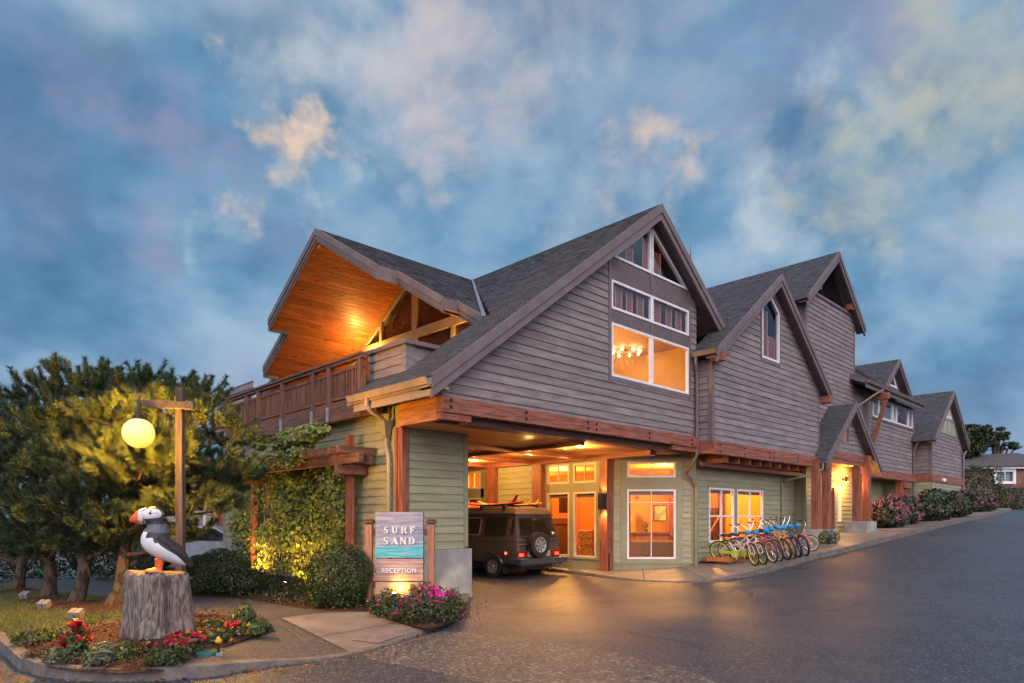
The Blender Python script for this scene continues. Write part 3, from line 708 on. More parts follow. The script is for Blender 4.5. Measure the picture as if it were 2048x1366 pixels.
# --- porte-cochere ceiling of boards with red beams and three recessed lamps
mb = MB(); y = 10.31
while y < 24:
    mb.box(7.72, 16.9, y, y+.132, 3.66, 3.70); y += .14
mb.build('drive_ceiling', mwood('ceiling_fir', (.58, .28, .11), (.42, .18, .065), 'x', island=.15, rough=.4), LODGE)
mb = MB()
for yy in (12.7, 14.9, 17.2, 19.6): mb.box(9.4, 15.35, yy-.09, yy+.09, 3.54, 3.657)
mb.box(15.28, 15.58, 10.32, 24, 3.52, 3.655); mb.box(12.3, 12.46, 10.32, 24, 3.56, 3.652)
mb.build('ceiling_beam', M['redx'], LODGE)
bulb = mk('lamp_lens', (1, .8, .5), emit=(1, .62, .22), estr=40)
for px, py in ((950, 922), (1058, 907), (1160, 894)):
    p = onZ(px, py, 3.64); k = MB(); k.lathe([(.11, 3.655), (.11, 3.635), (.075, 3.635), (.075, 3.655)], 16, (p[0], p[1], 0))
    f = k.build('recessed_lamp', M['white'], LODGE); k = MB(); k.lathe([(.001, 3.640), (.074, 3.640)], 16, (p[0], p[1], 0)); k.build('lens', bulb, f)
    lamp('POINT', (p[0], p[1], 3.50), 190, WARM, .07)
# --- main roof
U = (0, 1, 0)
roof(LODGE, (7.2, 0, RZ-S*(RX-7.2)), U, (cs, 0, sn), [(9.58, 0), (12.35, 0), (12.72, .75), (11.2, .75), (11.2, 2.5), (10.85, 3.28), (17.2, 9.325), (9.58, 9.325)], name='roof')
roof(LODGE, (18.04, 0, RZ-S*(18.04-RX)), U, (-cs, 0, sn), [(9.58, 0), (26, 0), (26, 4.225), (9.58, 4.225)])
def rake(a, b, drop=.30, thick=.06, y=9.58, m='trim', name='rake_board'):
    """double fascia board along a gable edge, a->b in (x,z)"""
    k = MB(); P = planeY(y)
    (x0, z0), (x1, z1) = a, b
    k.pprism(P, [(x0, z0+.012), (x1, z1+.012), (x1, z1-drop*.58), (x0, z0-drop*.58)], .0, thick)
    k.pprism(P, [(x0, z0-drop*.58-.004), (x1, z1-drop*.58-.004), (x1, z1-drop*1.12), (x0, z0-drop*1.12)], -.03, thick*.45)
    # underside board back to the wall
    k.pprism(planeY(y+.32), [(x0, z0-.20), (x1, z1-.20), (x1, z1-.24), (x0, z0-.24)], 0, .34)
    return k.build(name, M[m], LODGE)
eL = RZ-S*(RX-7.2); eR = RZ-S*(18.04-RX)
rake((7.2, eL), (RX, RZ), .36); rake((18.04, eR), (RX, RZ), .36)
def gutter(p, q, mat='gutter', depth=.12, outx=(-1, 0, 0), drop=0.02):
    k = MB(); p = np.array(p, float); q = np.array(q, float); o = np.array(outx, float)
    prof = [(0, 0), (.02, .0), (.02, -.09), (.09, -.10), (.115, -.03), (.135, 0), (.15, 0), (.128, -.05), (.10, -.125), (0, -.125)]
    vs = [a+o*x+np.array([0, 0, z-drop]) for a in (p, q) for x, z in prof]; n = len(prof)
    k.add(vs, [(i, (i+1) % n, n+(i+1) % n, n+i) for i in range(n)]+[list(range(n)), list(range(2*n-1, n-1, -1))]); return k.build('gutter', M[mat], LODGE)
gutter((7.2, 9.56, eL-.02), (7.2, 12.38, eL-.02))
mb = MB(); mb.box(7.2, 7.26, 9.6, 12.3, eL-.36, eL-.14); mb.build('fascia', M['gutter'], LODGE)
# gutter pipe at the corner: outlet, elbow, leader head, downspout
mb = MB(); mb.tube([(7.12, 11.65, 4.22), (7.12, 11.65, 4.10), (7.2, 11.66, 3.98), (7.5, 11.68, 3.86), (7.56, 11.68, 3.8)], .048, 10); mb.build_each('downspout', M['gutter'], LODGE, smooth=True)
mb = MB(); mb.add([(7.46, 11.52, 3.80), (7.68, 11.52, 3.80), (7.68, 11.84, 3.80), (7.46, 11.84, 3.80), (7.56, 11.63, 3.45), (7.66, 11.63, 3.45), (7.66, 11.73, 3.45), (7.56, 11.73, 3.45)], [(0, 1, 2, 3), (4, 5, 6, 7), (0, 1, 5, 4), (1, 2, 6, 5), (2, 3, 7, 6), (3, 0, 4, 7)])
mb.tube([(7.61, 11.68, 3.47), (7.61, 11.68, 3.3), (7.61, 11.60, 3.1), (7.61, 11.58, 2.9), (7.61, 11.58, .15)], .048, 10); mb.build_each('downspout', M['pipegreen'], LODGE)
# --- pillar block and the long side wall (sage)
PX0, PX1, PY0, PY1 = 7.72, 9.46, 11.26, 21.0
PS = planeX(PX0); PFr = planeY(PY0)
mb = MB(); siding(mb, PFr, [(PX0+.16, 1.10), (PX1-.10, 1.10), (PX1-.10, 3.66), (PX0+.16, 3.66)], pitch=.172)
siding(mb, PS, [(PY0+.30, 1.05), (PY1-.1, 1.05), (PY1-.1, 4.3), (PY0+.30, 4.3)], [(14.0, 18.75, .0, 3.2)], pitch=.172)
mb.box(PX0+.02, PX1-.01, PY0+.01, PY1, 1.05, 3.66); mb.box(PX0+.03, 9.3, PY0+.02, PY1-.01, 3.66, 4.3); pw = mb.build('lower_wall', M['green'], LODGE)
mb = MB(); mb.box(PX1-.10, PX1+.015, PY0-.03, PY0+.09, 1.12, 3.655); mb.box(PX0-.03, PX0+.09, PY1-.1, PY1+.02, 1.0, 4.2)
mb.box(PX0-.025, PX0+.06, PY0+.24, PY0+.33, 1.1, 3.655); mb.build_each('corner_board', M['greentrim'], LODGE)
mb = MB(); mb.box(PX0-.03, PX0+.15, PY0-.04, PY0+.02, .98, 3.655); mb.box(PX0-.04, PX0+.01, PY0+.021, PY0+.10, .98, 3.655); mb.box(PX0-.035, PX0+.01, PY0+.15, PY0+.22, .98, 3.655); mb.build_each('corner_post', M['redz'], LODGE)
mb = MB(); mb.box(PX0-.04, PX1+.07, PY0-.10, PY1+.04, -.05, 1.09); mb.build('concrete_base', M['concrete'], LODGE, bevel=.012)
# vertical boards behind the vine
mb = MB(); y = 14.0
while y < 18.7:
    mb.box(PX0-.02, PX0+.01, y, y+.235, .9, 3.2); mb.box(PX0-.045, PX0-.021, y+.21, y+.255, .9, 3.2); y += .24
mb.build('board_panel', mk('grey_board', (.20, .20, .155), (.13, .13, .10), scale=2, stretch=(6, 6, 1), rough=.7, coord='World', island=.15), LODGE)
# upper mauve wall behind the far end of the deck
mb = MB(); siding(mb, planeX(8.2), [(19.9, 4.3), (23.5, 4.3), (23.5, 6.0), (19.9, 6.0)]); siding(mb, planeX(7.55), [(20.25, 4.35), (21.4, 4.35), (21.4, 5.15), (20.25, 5.15)]); mb.box(7.57, 7.8, 20.26, 21.39, 4.35, 5.14); mb.build('upper_wall', M['mauve'], LODGE)
# --- balcony on the side: deck, beam, rail
BAL = MB(); BAL.box(7.45, 12.3, 11.2, 21, 4.28, 4.42); dk = BAL.build('balcony_deck', M['railx'], LODGE)
mb = MB(); mb.box(7.42, 7.58, 11.75, 20.5, 3.98, 4.30); mb.build('balcony_beam', M['raily'], LODGE, bevel=.01)
RYS = [12.42, 14.05, 14.62, 16.1, 17.05, 18.7, 19.2, 20.2]
RYS = [float(onX(px, 800, 7.5)[1]) for px in (733, 664, 632, 570, 522, 498, 458)]
RYS[0] = 12.42
rl = MB(); ya, yb = RYS[0]-.12, RYS[-1]+.1
rl.box(7.36, 7.60, ya, yb, 5.30, 5.36); rl.box(7.40, 7.54, ya, yb, 5.235, 5.296)
railing = rl.build('handrail', M['raily'], LODGE, bevel=.008)
mb = MB(); mb.box(7.45, 7.51, ya, yb, 5.06, 5.12); mb.box(7.45, 7.51, ya, yb, 4.46, 4.53); mb.build('rail_bar', M['raily'], railing)
for yy in RYS:
    k = MB(); k.box(7.395, 7.525, yy-.065, yy+.065, 4.0, 5.232); k.build('rail_post', M['railz'], railing)
    if yy > 12.6:
        k = MB(); k.box(7.365, 7.393, yy-.04, yy+.04, 3.98, 4.32); k.ball((7.362, yy, 4.05), .016, 5); k.ball((7.362, yy, 4.25), .016, 5); k.build('post_bracket', M['steel'], railing)
y = RYS[0]+.13; nb = 0
bal = MB()
while y < RYS[-1]-.1:
    if min(abs(y-q) for q in RYS) > .09:
        bal.box(7.461, 7.499, y-.022, y+.022, 4.531, 5.059)
    y += .125
tag(bal.build('baluster', M['railz'], railing), kind='stuff')
# parapet box on the roof edge beside the deck
mb = MB(); siding(mb, planeX(7.78), [(11.32, 4.6), (12.55, 4.6), (12.55, 5.38), (11.32, 5.38)], pitch=.2); mb.box(7.79, 7.95, 11.32, 12.56, 4.5, 5.38)
mb.box(7.765, 7.99, 11.20, 11.318, 4.6, 5.38); mb.box(8.0, 9.3, 11.24, 11.32, 4.7, 5.38); mb.box(7.765, 7.82, 12.552, 12.63, 4.45, 5.38); mb.build('parapet', M['mauve'], LODGE)
mb = MB(); mb.box(7.70, 8.05, 11.12, 12.66, 5.383, 5.47); mb.box(8.051, 9.4, 11.12, 11.40, 5.383, 5.47); mb.build('parapet_cap', M['trim'], LODGE)
# --- side dormer: ridge along X, stepped deep rake, cedar soffit
DY, DZ, DS = 17.2, 9.99, .60
L1 = math.hypot(1, DS); dv = 1/L1, DS/L1
def xv(y): return RX-DS*abs(y-DY)/S          # valley with the main roof
xs1, xs2, xs3 = 8.88, 9.5, 9.98
ysA, ysB = 3.16, 5.0
for sgn in (1, -1):
    ysC = 6.36 if sgn < 0 else 8.4; yE = 6.15 if sgn < 0 else 8.2
    # u along +X, v up-slope from eave (distance from ridge)
    dd = lambda t: (ysC-t)*L1
    O = (0, DY+sgn*ysC, DZ-DS*ysC); V = (0, -sgn*dv[0], dv[1])
    poly = [(xs1, dd(0)), (xs1, dd(ysA)), (xs2, dd(ysA)), (xs2, dd(ysB)), (xs3, dd(ysB)), (xs3, dd(yE)), (max(xs3, RX-DS*yE/S)+(3 if sgn > 0 else 0), dd(yE)), (RX, dd(0))]
    r = roof(LODGE, O, (1, 0, 0), V, poly, th=.14)
    # cedar boards under it
    k = MB(); t = .06
    while t < yE-.05:
        x0 = xs1 if t < ysA else (xs2 if t < ysB else xs3); t1 = min(t+.125, yE)
        x1 = 12.4 if (t < 3.9 or sgn > 0) else RX-DS*t/S-.05
        if x1 > x0+.1:
            y0 = DY+sgn*(t+.004); y1 = DY+sgn*(t1-.006); z0 = DZ-DS*t-.27; z1 = DZ-DS*t1-.27
            cuts = [x0+.02]
            while cuts[-1] < x1-1.8: cuts.append(cuts[-1]+random.uniform(1.2, 2.6))
            cuts.append(x1)
            for a, b in zip(cuts, cuts[1:]):
                k.add([(a, y0, z0), (b-.003, y0, z0), (b-.003, y1, z1), (a, y1, z1), (a, y0, z0+.02), (b-.003, y0, z0+.02), (b-.003, y1, z1+.02), (a, y1, z1+.02)], [(0, 1, 2, 3), (4, 5, 6, 7), (0, 1, 5, 4), (2, 3, 7, 6), (3, 0, 4, 7), (1, 2, 6, 5)])
        t += .13
    k.build('soffit', M['cedar'], r)
    # stepped double rake boards
    k = MB()
    for x, a, b in ((xs1, 0, ysA), (xs2, ysA-.02, ysB), (xs3, ysB-.02, yE+.05)):
        P = planeX(x); A = (DY+sgn*a, DZ-DS*a); Bq = (DY+sgn*b, DZ-DS*b)
        for (h0, h1, o) in ((.015, -.17, .05), (-.174, -.29, .022), (-.294, -.36, -.005)):
            k.pprism(P, [(A[0], A[1]+h0), (Bq[0], Bq[1]+h0), (Bq[0], Bq[1]+h1), (A[0], A[1]+h1)], -.04, o)
    for x0, x1, t in ((xs1, xs2, ysA), (xs2, xs3, ysB)):
        z = DZ-DS*t
        k.box(x0-.02, x1+.02, DY+sgn*t-.03, DY+sgn*t+.03, z-.36, z-.01)
    k.build('rake_board', M['trim'], r)
mb = MB(); mb.box(8.95, 12.4, DY-.09, DY+.09, DZ-.52, DZ-.25); mb.build('ridge_beam', M['cedar'], LODGE)
mb = MB(); vv = [(xv(DY-t)+.0, DY-t, DZ-DS*t+.02) for t in (0, 6.2)]
mb.add([(vv[0][0]-.01, vv[0][1], vv[0][2]+.02), (vv[0][0]+.05, vv[0][1]-.04, vv[0][2]+.02), (vv[1][0]+.05, vv[1][1]-.06, vv[1][2]+.035), (vv[1][0]-.01, vv[1][1]+.01, vv[1][2]+.025)], [(0, 1, 2, 3)]); mb.build('valley_flashing', M['flash'], LODGE)
# glass wall at the back of the covered deck
GX = 12.3; PG = planeX(GX)
zg = lambda y: DZ-.27-DS*abs(y-DY)
fr = MB()
for sgn in (1, -1):
    a = (DY, zg(DY)); b = (DY+sgn*6.0, zg(DY+6.0)); fr.pprism(PG, [a, b, (b[0], b[1]-.16), (a[0], a[1]-.16)], -.02, .06)
fr.pbox(PG, DY-.11, DY+.11, 4.42, 9.6, -.03, .07)
for z0, z1 in ((7.52, 7.80), (6.35, 6.5)): fr.pbox(PG, DY-4.6, DY-.11, z0, z1, -.02, .065); fr.pbox(PG, DY+.11, DY+4.6, z0, z1, -.02, .065)
for yy in (DY-3.9, DY-1.95, DY+1.95, DY+3.9): fr.pbox(PG, yy-.07, yy+.07, 4.42, zg(yy)-.1, -.025, .062)
gf = fr.build('window', mk('tan_trim', (.44, .32, .17), (.36, .26, .14), scale=3, rough=.5), LODGE)
g = MB(); g.add([PG(DY-5.6, 4.42, -.03), PG(DY+5.6, 4.42, -.03), PG(DY+5.6, zg(DY+5.6), -.03), PG(DY, zg(DY), -.03), PG(DY-5.6, zg(DY-5.6), -.03)], [(0, 1, 2, 3, 4)]); g.build('pane', M['glass'], gf)
blind = mk('wood_blind', (.22, .085, .035), (.15, .055, .022), scale=9, rough=.5, island=.2)
k = MB()
for y0, y1 in ((DY-3.8, DY-2.1), (DY-1.85, DY-.2), (DY+.2, DY+1.85), (DY+2.05, DY+3.8)):
    z = 4.5; top = min(zg(y0), zg(y1))
    zmax = max(zg(y0), zg(y1))-.2
    while z < zmax:
        a, b = y0, y1
        if z > top-.2:
            lim = (DZ-.45-z)/DS
            a, b = max(a, DY-lim), min(b, DY+lim)
        if b-a > .05: k.add([PG(a, z, -.12), PG(b, z, -.12), PG(b, z+.05, -.15), PG(a, z+.05, -.15)], [(0, 1, 2, 3)])
        z += .062
k.build('blind', blind, LODGE)
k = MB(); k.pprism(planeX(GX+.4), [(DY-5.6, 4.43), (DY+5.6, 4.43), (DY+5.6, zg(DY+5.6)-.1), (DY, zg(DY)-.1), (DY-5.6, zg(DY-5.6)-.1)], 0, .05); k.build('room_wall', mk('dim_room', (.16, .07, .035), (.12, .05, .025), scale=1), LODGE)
# twin wall lamps on the glass wall wash the cedar soffit
dl = mk('deck_lamp_glass', (1, .7, .3), emit=(1, .62, .16), estr=14)
for yy, lz0 in ((19.5, 6.72), (14.6, 5.7)):
    k = MB(); k.lathe([(.001, lz0), (.08, lz0), (.08, lz0+.53), (.001, lz0+.53)], 12, (12.14, yy, 0)); k.build('deck_lamp', dl, LODGE)
    lamp('POINT', (11.95, yy, lz0+.70), 150, (1, .50, .11), .10)
# --- second gable
G2X0, G2X1, Y2, G2C, G2Z = 17.0, 24.74, 9.41, 20.87, 9.62
P2 = planeY(Y2); z2 = lambda x: G2Z-.22-S*abs(x-G2C)
poly = [(G2X0, 3.98), (G2X1, 3.98), (G2X1, z2(G2X1)), (G2C, z2(G2C)), (G2X0, z2(G2X0))]
H2 = [(20.02, 21.48, 6.78, 8.54), (20.3, 21.2, 8.54, 8.80)]
mb = MB(); siding(mb, P2, poly, H2); siding(mb, planeX(G2X0), [(Y2, 3.98), (Y1+.1, 3.98), (Y1+.1, 6.3), (Y2, 6.3)]); w2 = mb.build('upper_wall', M['mauve'], LODGE)
mb = MB(); backing(mb, P2, poly, H2); mb.box(G2X0+.015, G2X0+.05, Y2+.02, Y1, 3.98, 6.3); mb.build('backing', M['trim'], w2)
mb = MB(); mb.box(G2X0-.03, G2X0+.11, Y2-.03, Y2+.10, 3.98, z2(G2X0)-.02); mb.box(G2X1-.09, G2X1+.02, Y2-.03, Y2+.06, 3.98, z2(G2X1)-.02); mb.build_each('corner_board', M['trim'], LODGE)
tb = MB(); A, Bq = 20.02, 21.48
wz = lambda u: 8.52+.44*(1-abs(u-20.75)/.63)
tb.pprism(P2, [(A, 6.78), (20.12, 6.78), (20.12, 8.52), (20.75, 8.97), (20.75, 9.12), (A, 8.60)], -.05, .03)
tb.pprism(P2, [(Bq, 6.78), (Bq, 8.60), (20.75, 9.12), (20.75, 8.97), (21.38, 8.52), (21.38, 6.78)], -.05, .03)
tb.pbox(P2, 20.12, 21.38, 6.78, 6.88, -.05, .032); tb.build('window_trim', M['trim'], w2)
triwin(P2, [(20.122, 6.882), (21.378, 6.882), (21.378, 8.52), (20.75, 8.965), (20.122, 8.52)], fr=.065)
shutter(P2, 20.2, 20.74, 6.9, 8.5, o=-.08); shutter(P2, 20.78, 21.3, 6.9, 7.7, o=-.08)
roof(LODGE, (16.72, 0, G2Z-S*(G2C-16.72)), (0, 1, 0), (cs, 0, sn), [(9.11, 0), (9.95, 0), (9.95, 1.65), (26, 1.65), (26, (G2C-16.72)/cs), (9.11, (G2C-16.72)/cs)])
roof(LODGE, (25.2, 0, G2Z-S*(25.2-G2C)), (0, 1, 0), (-cs, 0, sn), [(9.11, 0), (9.88, 0), (9.88, .5), (26, .5), (26, (25.2-G2C)/cs), (9.11, (25.2-G2C)/cs)])
rake((16.72, G2Z-S*(G2C-16.72)), (G2C, G2Z), .34, y=9.11); rake((25.2, G2Z-S*(25.2-G2C)), (G2C, G2Z), .34, y=9.11)
gutter((16.72, 9.08, G2Z-S*(G2C-16.72)), (16.72, 9.85, G2Z-S*(G2C-16.72)), 'pipe')
mb = MB(); ze = G2Z-S*(G2C-16.72)
mb.tube([(16.66, 9.72, ze-.12), (16.66, 9.72, ze-.3), (16.80, 9.78, ze-.5), (16.86, 9.80, ze-.65), (16.86, 9.80, 3.6), (16.9, 9.95, 3.35), (17.2, 10.35, 3.1), (17.42, 10.28, 2.9), (17.52, 10.22, 2.7)], .045, 10); mb.build_each('downspout', M['pipe'], LODGE, smooth=True)
mb = MB(); mb.tube([(17.52, 10.22, 2.75), (17.52, 10.22, .33)], .045, 10); mb.build_each('downspout', M['pipegreen'], LODGE, smooth=True)
# beams under the second gable with joists and bolts
mb = MB(); mb.box(16.96, 24.7, Y2-.12, Y2+.06, 3.60, 3.975); mb.box(16.96, 17.12, Y2+.061, 10.3, 3.62, 3.97); b2 = mb.build('gable_beam', M['redx'], LODGE, bevel=.01)
mb = MB()
for x in (17.25, 18.75, 20.45, 20.75, 22.6, 24.4):
    for z in (3.70, 3.87): mb.ball((x, Y2-.123, z), .03, 6)
mb.build_each('bolt', M['iron'], b2, smooth=True)
mb = MB()
for k in range(9): mb.box(18.0+k*.72, 18.09+k*.72, Y2+.061, 10.28, 3.42, 3.66)
mb.box(17.3, 24.6, Y2+.45, Y2+.55, 3.30, 3.415); mb.build('joist', M['redy'], LODGE)
mb = MB(); mb.box(17.0, 24.75, Y2+.061, 10.6, 3.70, 3.78); mb.build('soffit', M['redx'], LODGE)
for x, y, n in ((17.05, Y2-.3, 1), (25.0, Y2-.3, 1)):
    k = MB(); k.box(x-.14, x+.14, 9.05, Y2, z2(x)-.32, z2(x)-.05); k.build('purlin_end', M['redy'], LODGE)
# --- tower
TX0, TX1, TC, TZ, TS = 24.8, 29.9, 27.32, 12.32, .79
PT = planeY(Y1); zt3 = lambda x: TZ-.22-TS*abs(x-TC)
poly = [(TX0, .9), (TX1, .9), (TX1, zt3(TX1)), (TC, zt3(TC)), (TX0, zt3(TX0))]
HT = [(25.5, 29.4, 10.38, 12.2)]
HD = [(26.75, 27.70, .9, 3.1), (28.0, 28.36, 1.6, 3.05)]
mb = MB(); siding(mb, PT, [p if p[1] > 1 else (p[0], 3.8) for p in poly], HT); siding(mb, planeX(TX0), [(Y1, 5), (20, 5), (20, 9.9), (Y1, 9.9)]); wt = mb.build('upper_wall', M['mauve'], LODGE)
mb = MB(); backing(mb, PT, [(TX0, 3.8)]+[(TX1, 3.8)]+poly[2:], HT); mb.build('backing', M['trim'], wt)
mb = MB(); siding(mb, PT, [(TX0, .9), (TX1, .9), (TX1, 3.8), (TX0, 3.8)], HD, pitch=.17); backing(mb, PT, [(TX0, .9), (TX1, .9), (TX1, 3.8), (TX0, 3.8)], HD); mb.build('lower_wall', M['green'], LODGE)
mb = MB(); mb.box(TX0-.03, TX0+.09, Y1-.03, Y1+.09, 5.8, zt3(TX0)-.02); mb.box(TX1-.09, TX1+.03, Y1-.03, Y1+.09, 3.8, zt3(TX1)-.02); mb.box(TX1, TX1+.02, Y1, 20, 3.8, 9.8); mb.build_each('corner_board', M['trim'], LODGE)
# louvre
mb = MB(); L0, L1_, LC = 25.74, 29.0, TC
lz = lambda u: zt3(u)-.12
z = 10.42
while z < lz(TC)-.05:
    h = (zt3(TC)-.12-z)/TS; mb.add([PT(TC-h, z, .045), PT(TC+h, z, .045), PT(TC+h-.07, z+.075, -.03), PT(TC-h+.07, z+.075, -.03)], [(0, 1, 2, 3)]); z += .098
lv = mb.build('louvre', mk('louvre_slat', (.11, .085, .088), (.085, .068, .07), scale=4, rough=.6), LODGE)
mb = MB(); h = (zt3(TC)-.12-10.38)/TS
mb.pbox(PT, TC-h-.1, TC+h+.1, 10.30, 10.40, -.05, .06); mb.build('louvre_frame', M['trim'], lv)
mb = MB(); mb.pprism(PT, [(25.45, 10.35), (29.3, 10.35), (TC, zt3(TC)-.02)], -.12, -.09); mb.build('louvre_back', M['iron'], lv)
tl = math.hypot(1, TS); tc_, ts_ = 1/tl, TS/tl
roof(LODGE, (24.3, 0, TZ-TS*(TC-24.3)), (0, 1, 0), (tc_, 0, ts_), [(9.62, 0), (22, 0), (22, (TC-24.3)*tl), (9.62, (TC-24.3)*tl)])
roof(LODGE, (30.34, 0, TZ-TS*(30.34-TC)), (0, 1, 0), (-tc_, 0, ts_), [(9.62, 0), (22, 0), (22, (30.34-TC)*tl), (9.62, (30.34-TC)*tl)])
rake((24.3, TZ-TS*(TC-24.3)), (TC, TZ), .34, y=9.62); rake((30.34, TZ-TS*(30.34-TC)), (TC, TZ), .34, y=9.62)
gutter((24.3, 9.6, TZ-TS*(TC-24.3)), (24.3, 11.2, TZ-TS*(TC-24.3)), 'pipe')
for x in (25.62, 29.05):
    k = MB(); k.box(x-.13, x+.13, 9.66, Y1, zt3(x)-.30, zt3(x)-.06); k.build('purlin_end', M['redy'], LODGE)
# --- entry porch
EP, EC, EZ_, ES = 8.9, 27.08, 6.22, .80
el = math.hypot(1, ES); ec, es = 1/el, ES/el; E0, E1 = 24.12, 30.04
roof(LODGE, (E0, 0, EZ_-ES*(EC-E0)), (0, 1, 0), (ec, 0, es), [(EP, 0), (9.40, 0), (9.40, (24.76-E0)*el), (9.88, (24.76-E0)*el), (9.88, (EC-E0)*el), (EP, (EC-E0)*el)])
roof(LODGE, (E1, 0, EZ_-ES*(E1-EC)), (0, 1, 0), (-ec, 0, es), [(EP, 0), (9.88, 0), (9.88, (E1-EC)*el), (EP, (E1-EC)*el)])
rake((E0, EZ_-ES*(EC-E0)), (EC, EZ_), .30, y=EP); rake((E1, EZ_-ES*(E1-EC)), (EC, EZ_), .30, y=EP)
gutter((E0, EP, EZ_-ES*(EC-E0)), (E0, 9.38, EZ_-ES*(EC-E0)), 'pipe')
PE = planeY(9.22); zE = lambda x: EZ_-.2-ES*abs(x-EC)
poly = [(25.0, 4.28), (29.16, 4.28), (29.16, zE(29.16)), (EC, zE(EC)), (25.0, zE(25.0))]
HE = [(26.55, 27.15, 4.75, 5.35)]
mb = MB(); siding(mb, PE, poly, HE); we = mb.build('porch_gable', M['mauve'], LODGE)
mb = MB(); backing(mb, PE, poly, HE); mb.build('backing', M['trim'], we)
mb = MB(); mb.add([PE(26.55, 4.75, -.03), PE(27.15, 4.75, -.03), PE(27.15, 5.35, -.03), PE(26.55, 5.35, -.03)], [(0, 1, 2, 3)]); mb.build('vent', mk('amber_vent', (.42, .22, .10), (.3, .15, .06), scale=9), LODGE)
mb = MB(); mb.pbox(PE, 26.49, 26.55, 4.69, 5.4, -.03, .03); mb.pbox(PE, 27.15, 27.21, 4.69, 5.4, -.03, .03); mb.pbox(PE, 26.55, 27.15, 5.35, 5.41, -.03, .03); mb.build('vent_frame', M['trim'], we)
mb = MB(); mb.box(24.95, 29.3, 9.12, 9.30, 3.98, 4.275); mb.box(25.05, 29.2, 9.14, 9.28, 3.82, 3.975); mb.box(28.75, 29.25, 8.96, 9.119, 3.95, 4.3); mb.build('porch_beam', M['redx'], LODGE, bevel=.01)
cols = []
for px, Yc in ((1632, 9.22), (1653, 9.0), (1713.5, 9.22), (1733, 9.0)):
    r_ = ray(px, 1000); X = Yc*r_[0]/r_[1]; cols.append((X, Yc))
    k = MB(); zb = SW(X)+.40; k.box(X-.13, X+.13, Yc-.13, Yc+.13, zb, 3.82 if Yc > 9.1 else 3.93); k.build('porch_post', M['redz'], LODGE, bevel=.012)
for (xa, ya), (xb, yb) in ((cols[0], cols[1]), (cols[2], cols[3])):
    k = MB(); z = SW((xa+xb)/2); k.box(min(xa, xb)-.30, max(xa, xb)+.34, 8.72, 9.60, z-.25, z+.40); k.build('pedestal', M['concrete'], LODGE, bevel=.02)
mb = MB(); yy = 9.0
mb.box(25.0, 29.2, 9.30, 9.88, 3.90, 3.94); mb.build('porch_ceiling', M['cedary'], LODGE)
# doorway, sidelight and lantern
mb = MB()
for a, b, c, d in ((26.75, 26.87, .95, 3.1), (27.58, 27.70, .95, 3.1), (26.87, 27.58, 2.98, 3.1)): mb.pbox(PT, a, b, c, d, -.1, .03)
mb.build('door_frame', M['trim'], LODGE)
mb = MB(); dz = 1.06
for a, b, c, d in ((26.87, 26.98, dz, 2.98), (27.47, 27.58, dz, 2.98), (26.98, 27.47, 2.85, 2.98), (26.98, 27.47, dz, dz+.22)): mb.pbox(PT, a, b, c, d, -.08, -.02)
door = mb.build('door', mk('red_door', (.22, .06, .035), (.15, .04, .02), scale=4, stretch=(6, 6, 1)), LODGE)
mb = MB(); mb.add([PT(26.98, dz+.22, -.05), PT(27.47, dz+.22, -.05), PT(27.47, 2.85, -.05), PT(26.98, 2.85, -.05)], [(0, 1, 2, 3)]); mb.build('pane', M['glass'], door)
mb = MB(); mb.tube([PT(26.93, 1.9, .0), PT(26.93, 1.9, .04), PT(26.93, 2.1, .04), PT(26.93, 2.1, .0)], .014, 6); mb.build('handle', M['steel'], door)
window(PT, LODGE, 28.0, 28.36, 1.6, 3.05, fr=.05)
lz_ = onY(1700, 957, 9.85); LN = MB(); LN.lathe([(.001, 3.25), (.075, 3.25), (.075, 3.48), (.001, 3.48)], 12, (28.52, 9.72, 0)); LN.box(28.49, 28.55, 9.76, 9.86, 3.34, 3.40); ln = LN.build('wall_lantern', M['iron'], LODGE)
k = MB(); k.lathe([(.001, 3.245), (.07, 3.245)], 12, (28.52, 9.72, 0)); k.lathe([(.07, 3.482), (.001, 3.482)], 12, (28.52, 9.72, 0)); k.build('lens', mk('lantern_glow', (1, .8, .5), emit=(1, .66, .26), estr=30), ln)
lamp('POINT', (28.5, 9.55, 3.62), 80, (1, .46, .09), .05); lamp('POINT', (28.45, 9.45, 3.10), 130, (1, .46, .09), .06)
# --- third wing
Y3 = 9.7; P3 = planeY(Y3)
poly = [(31.0, 3.95), (37.98, 3.95), (37.98, 7.35), (31.0, 7.35)]
H3 = [(31.55, 37.62, 6.25, 7.2)]
mb = MB(); siding(mb, P3, poly, H3); siding(mb, planeY(9.89), [(29.95, 3.95), (31.0, 3.95), (31.0, 7.4), (29.95, 7.4)]); w3 = mb.build('upper_wall', M['mauve'], LODGE)
mb = MB(); backing(mb, P3, poly, H3); mb.box(30.0, 30.98, 9.905, 9.95, 3.9, 7.4); mb.build('backing', M['trim'], w3)
mb = MB(); mb.box(30.98, 31.12, 9.66, 9.9, 3.95, 7.35); mb.box(37.88, 38.0, 9.66, 9.8, 3.95, 7.35); mb.build_each('corner_board', M['trim'], LODGE)
for a, b in ((31.57, 32.4), (32.45, 34.35), (34.45, 34.95), (35.0, 36.9), (36.95, 37.6)): window(P3, LODGE, a, b, 6.27, 7.18, fr=.075, glass='coated')
mb = MB(); mb.pbox(P3, 31.5, 37.66, 6.17, 6.265, -.04, .05); mb.build('window_trim', M['trim'], w3)
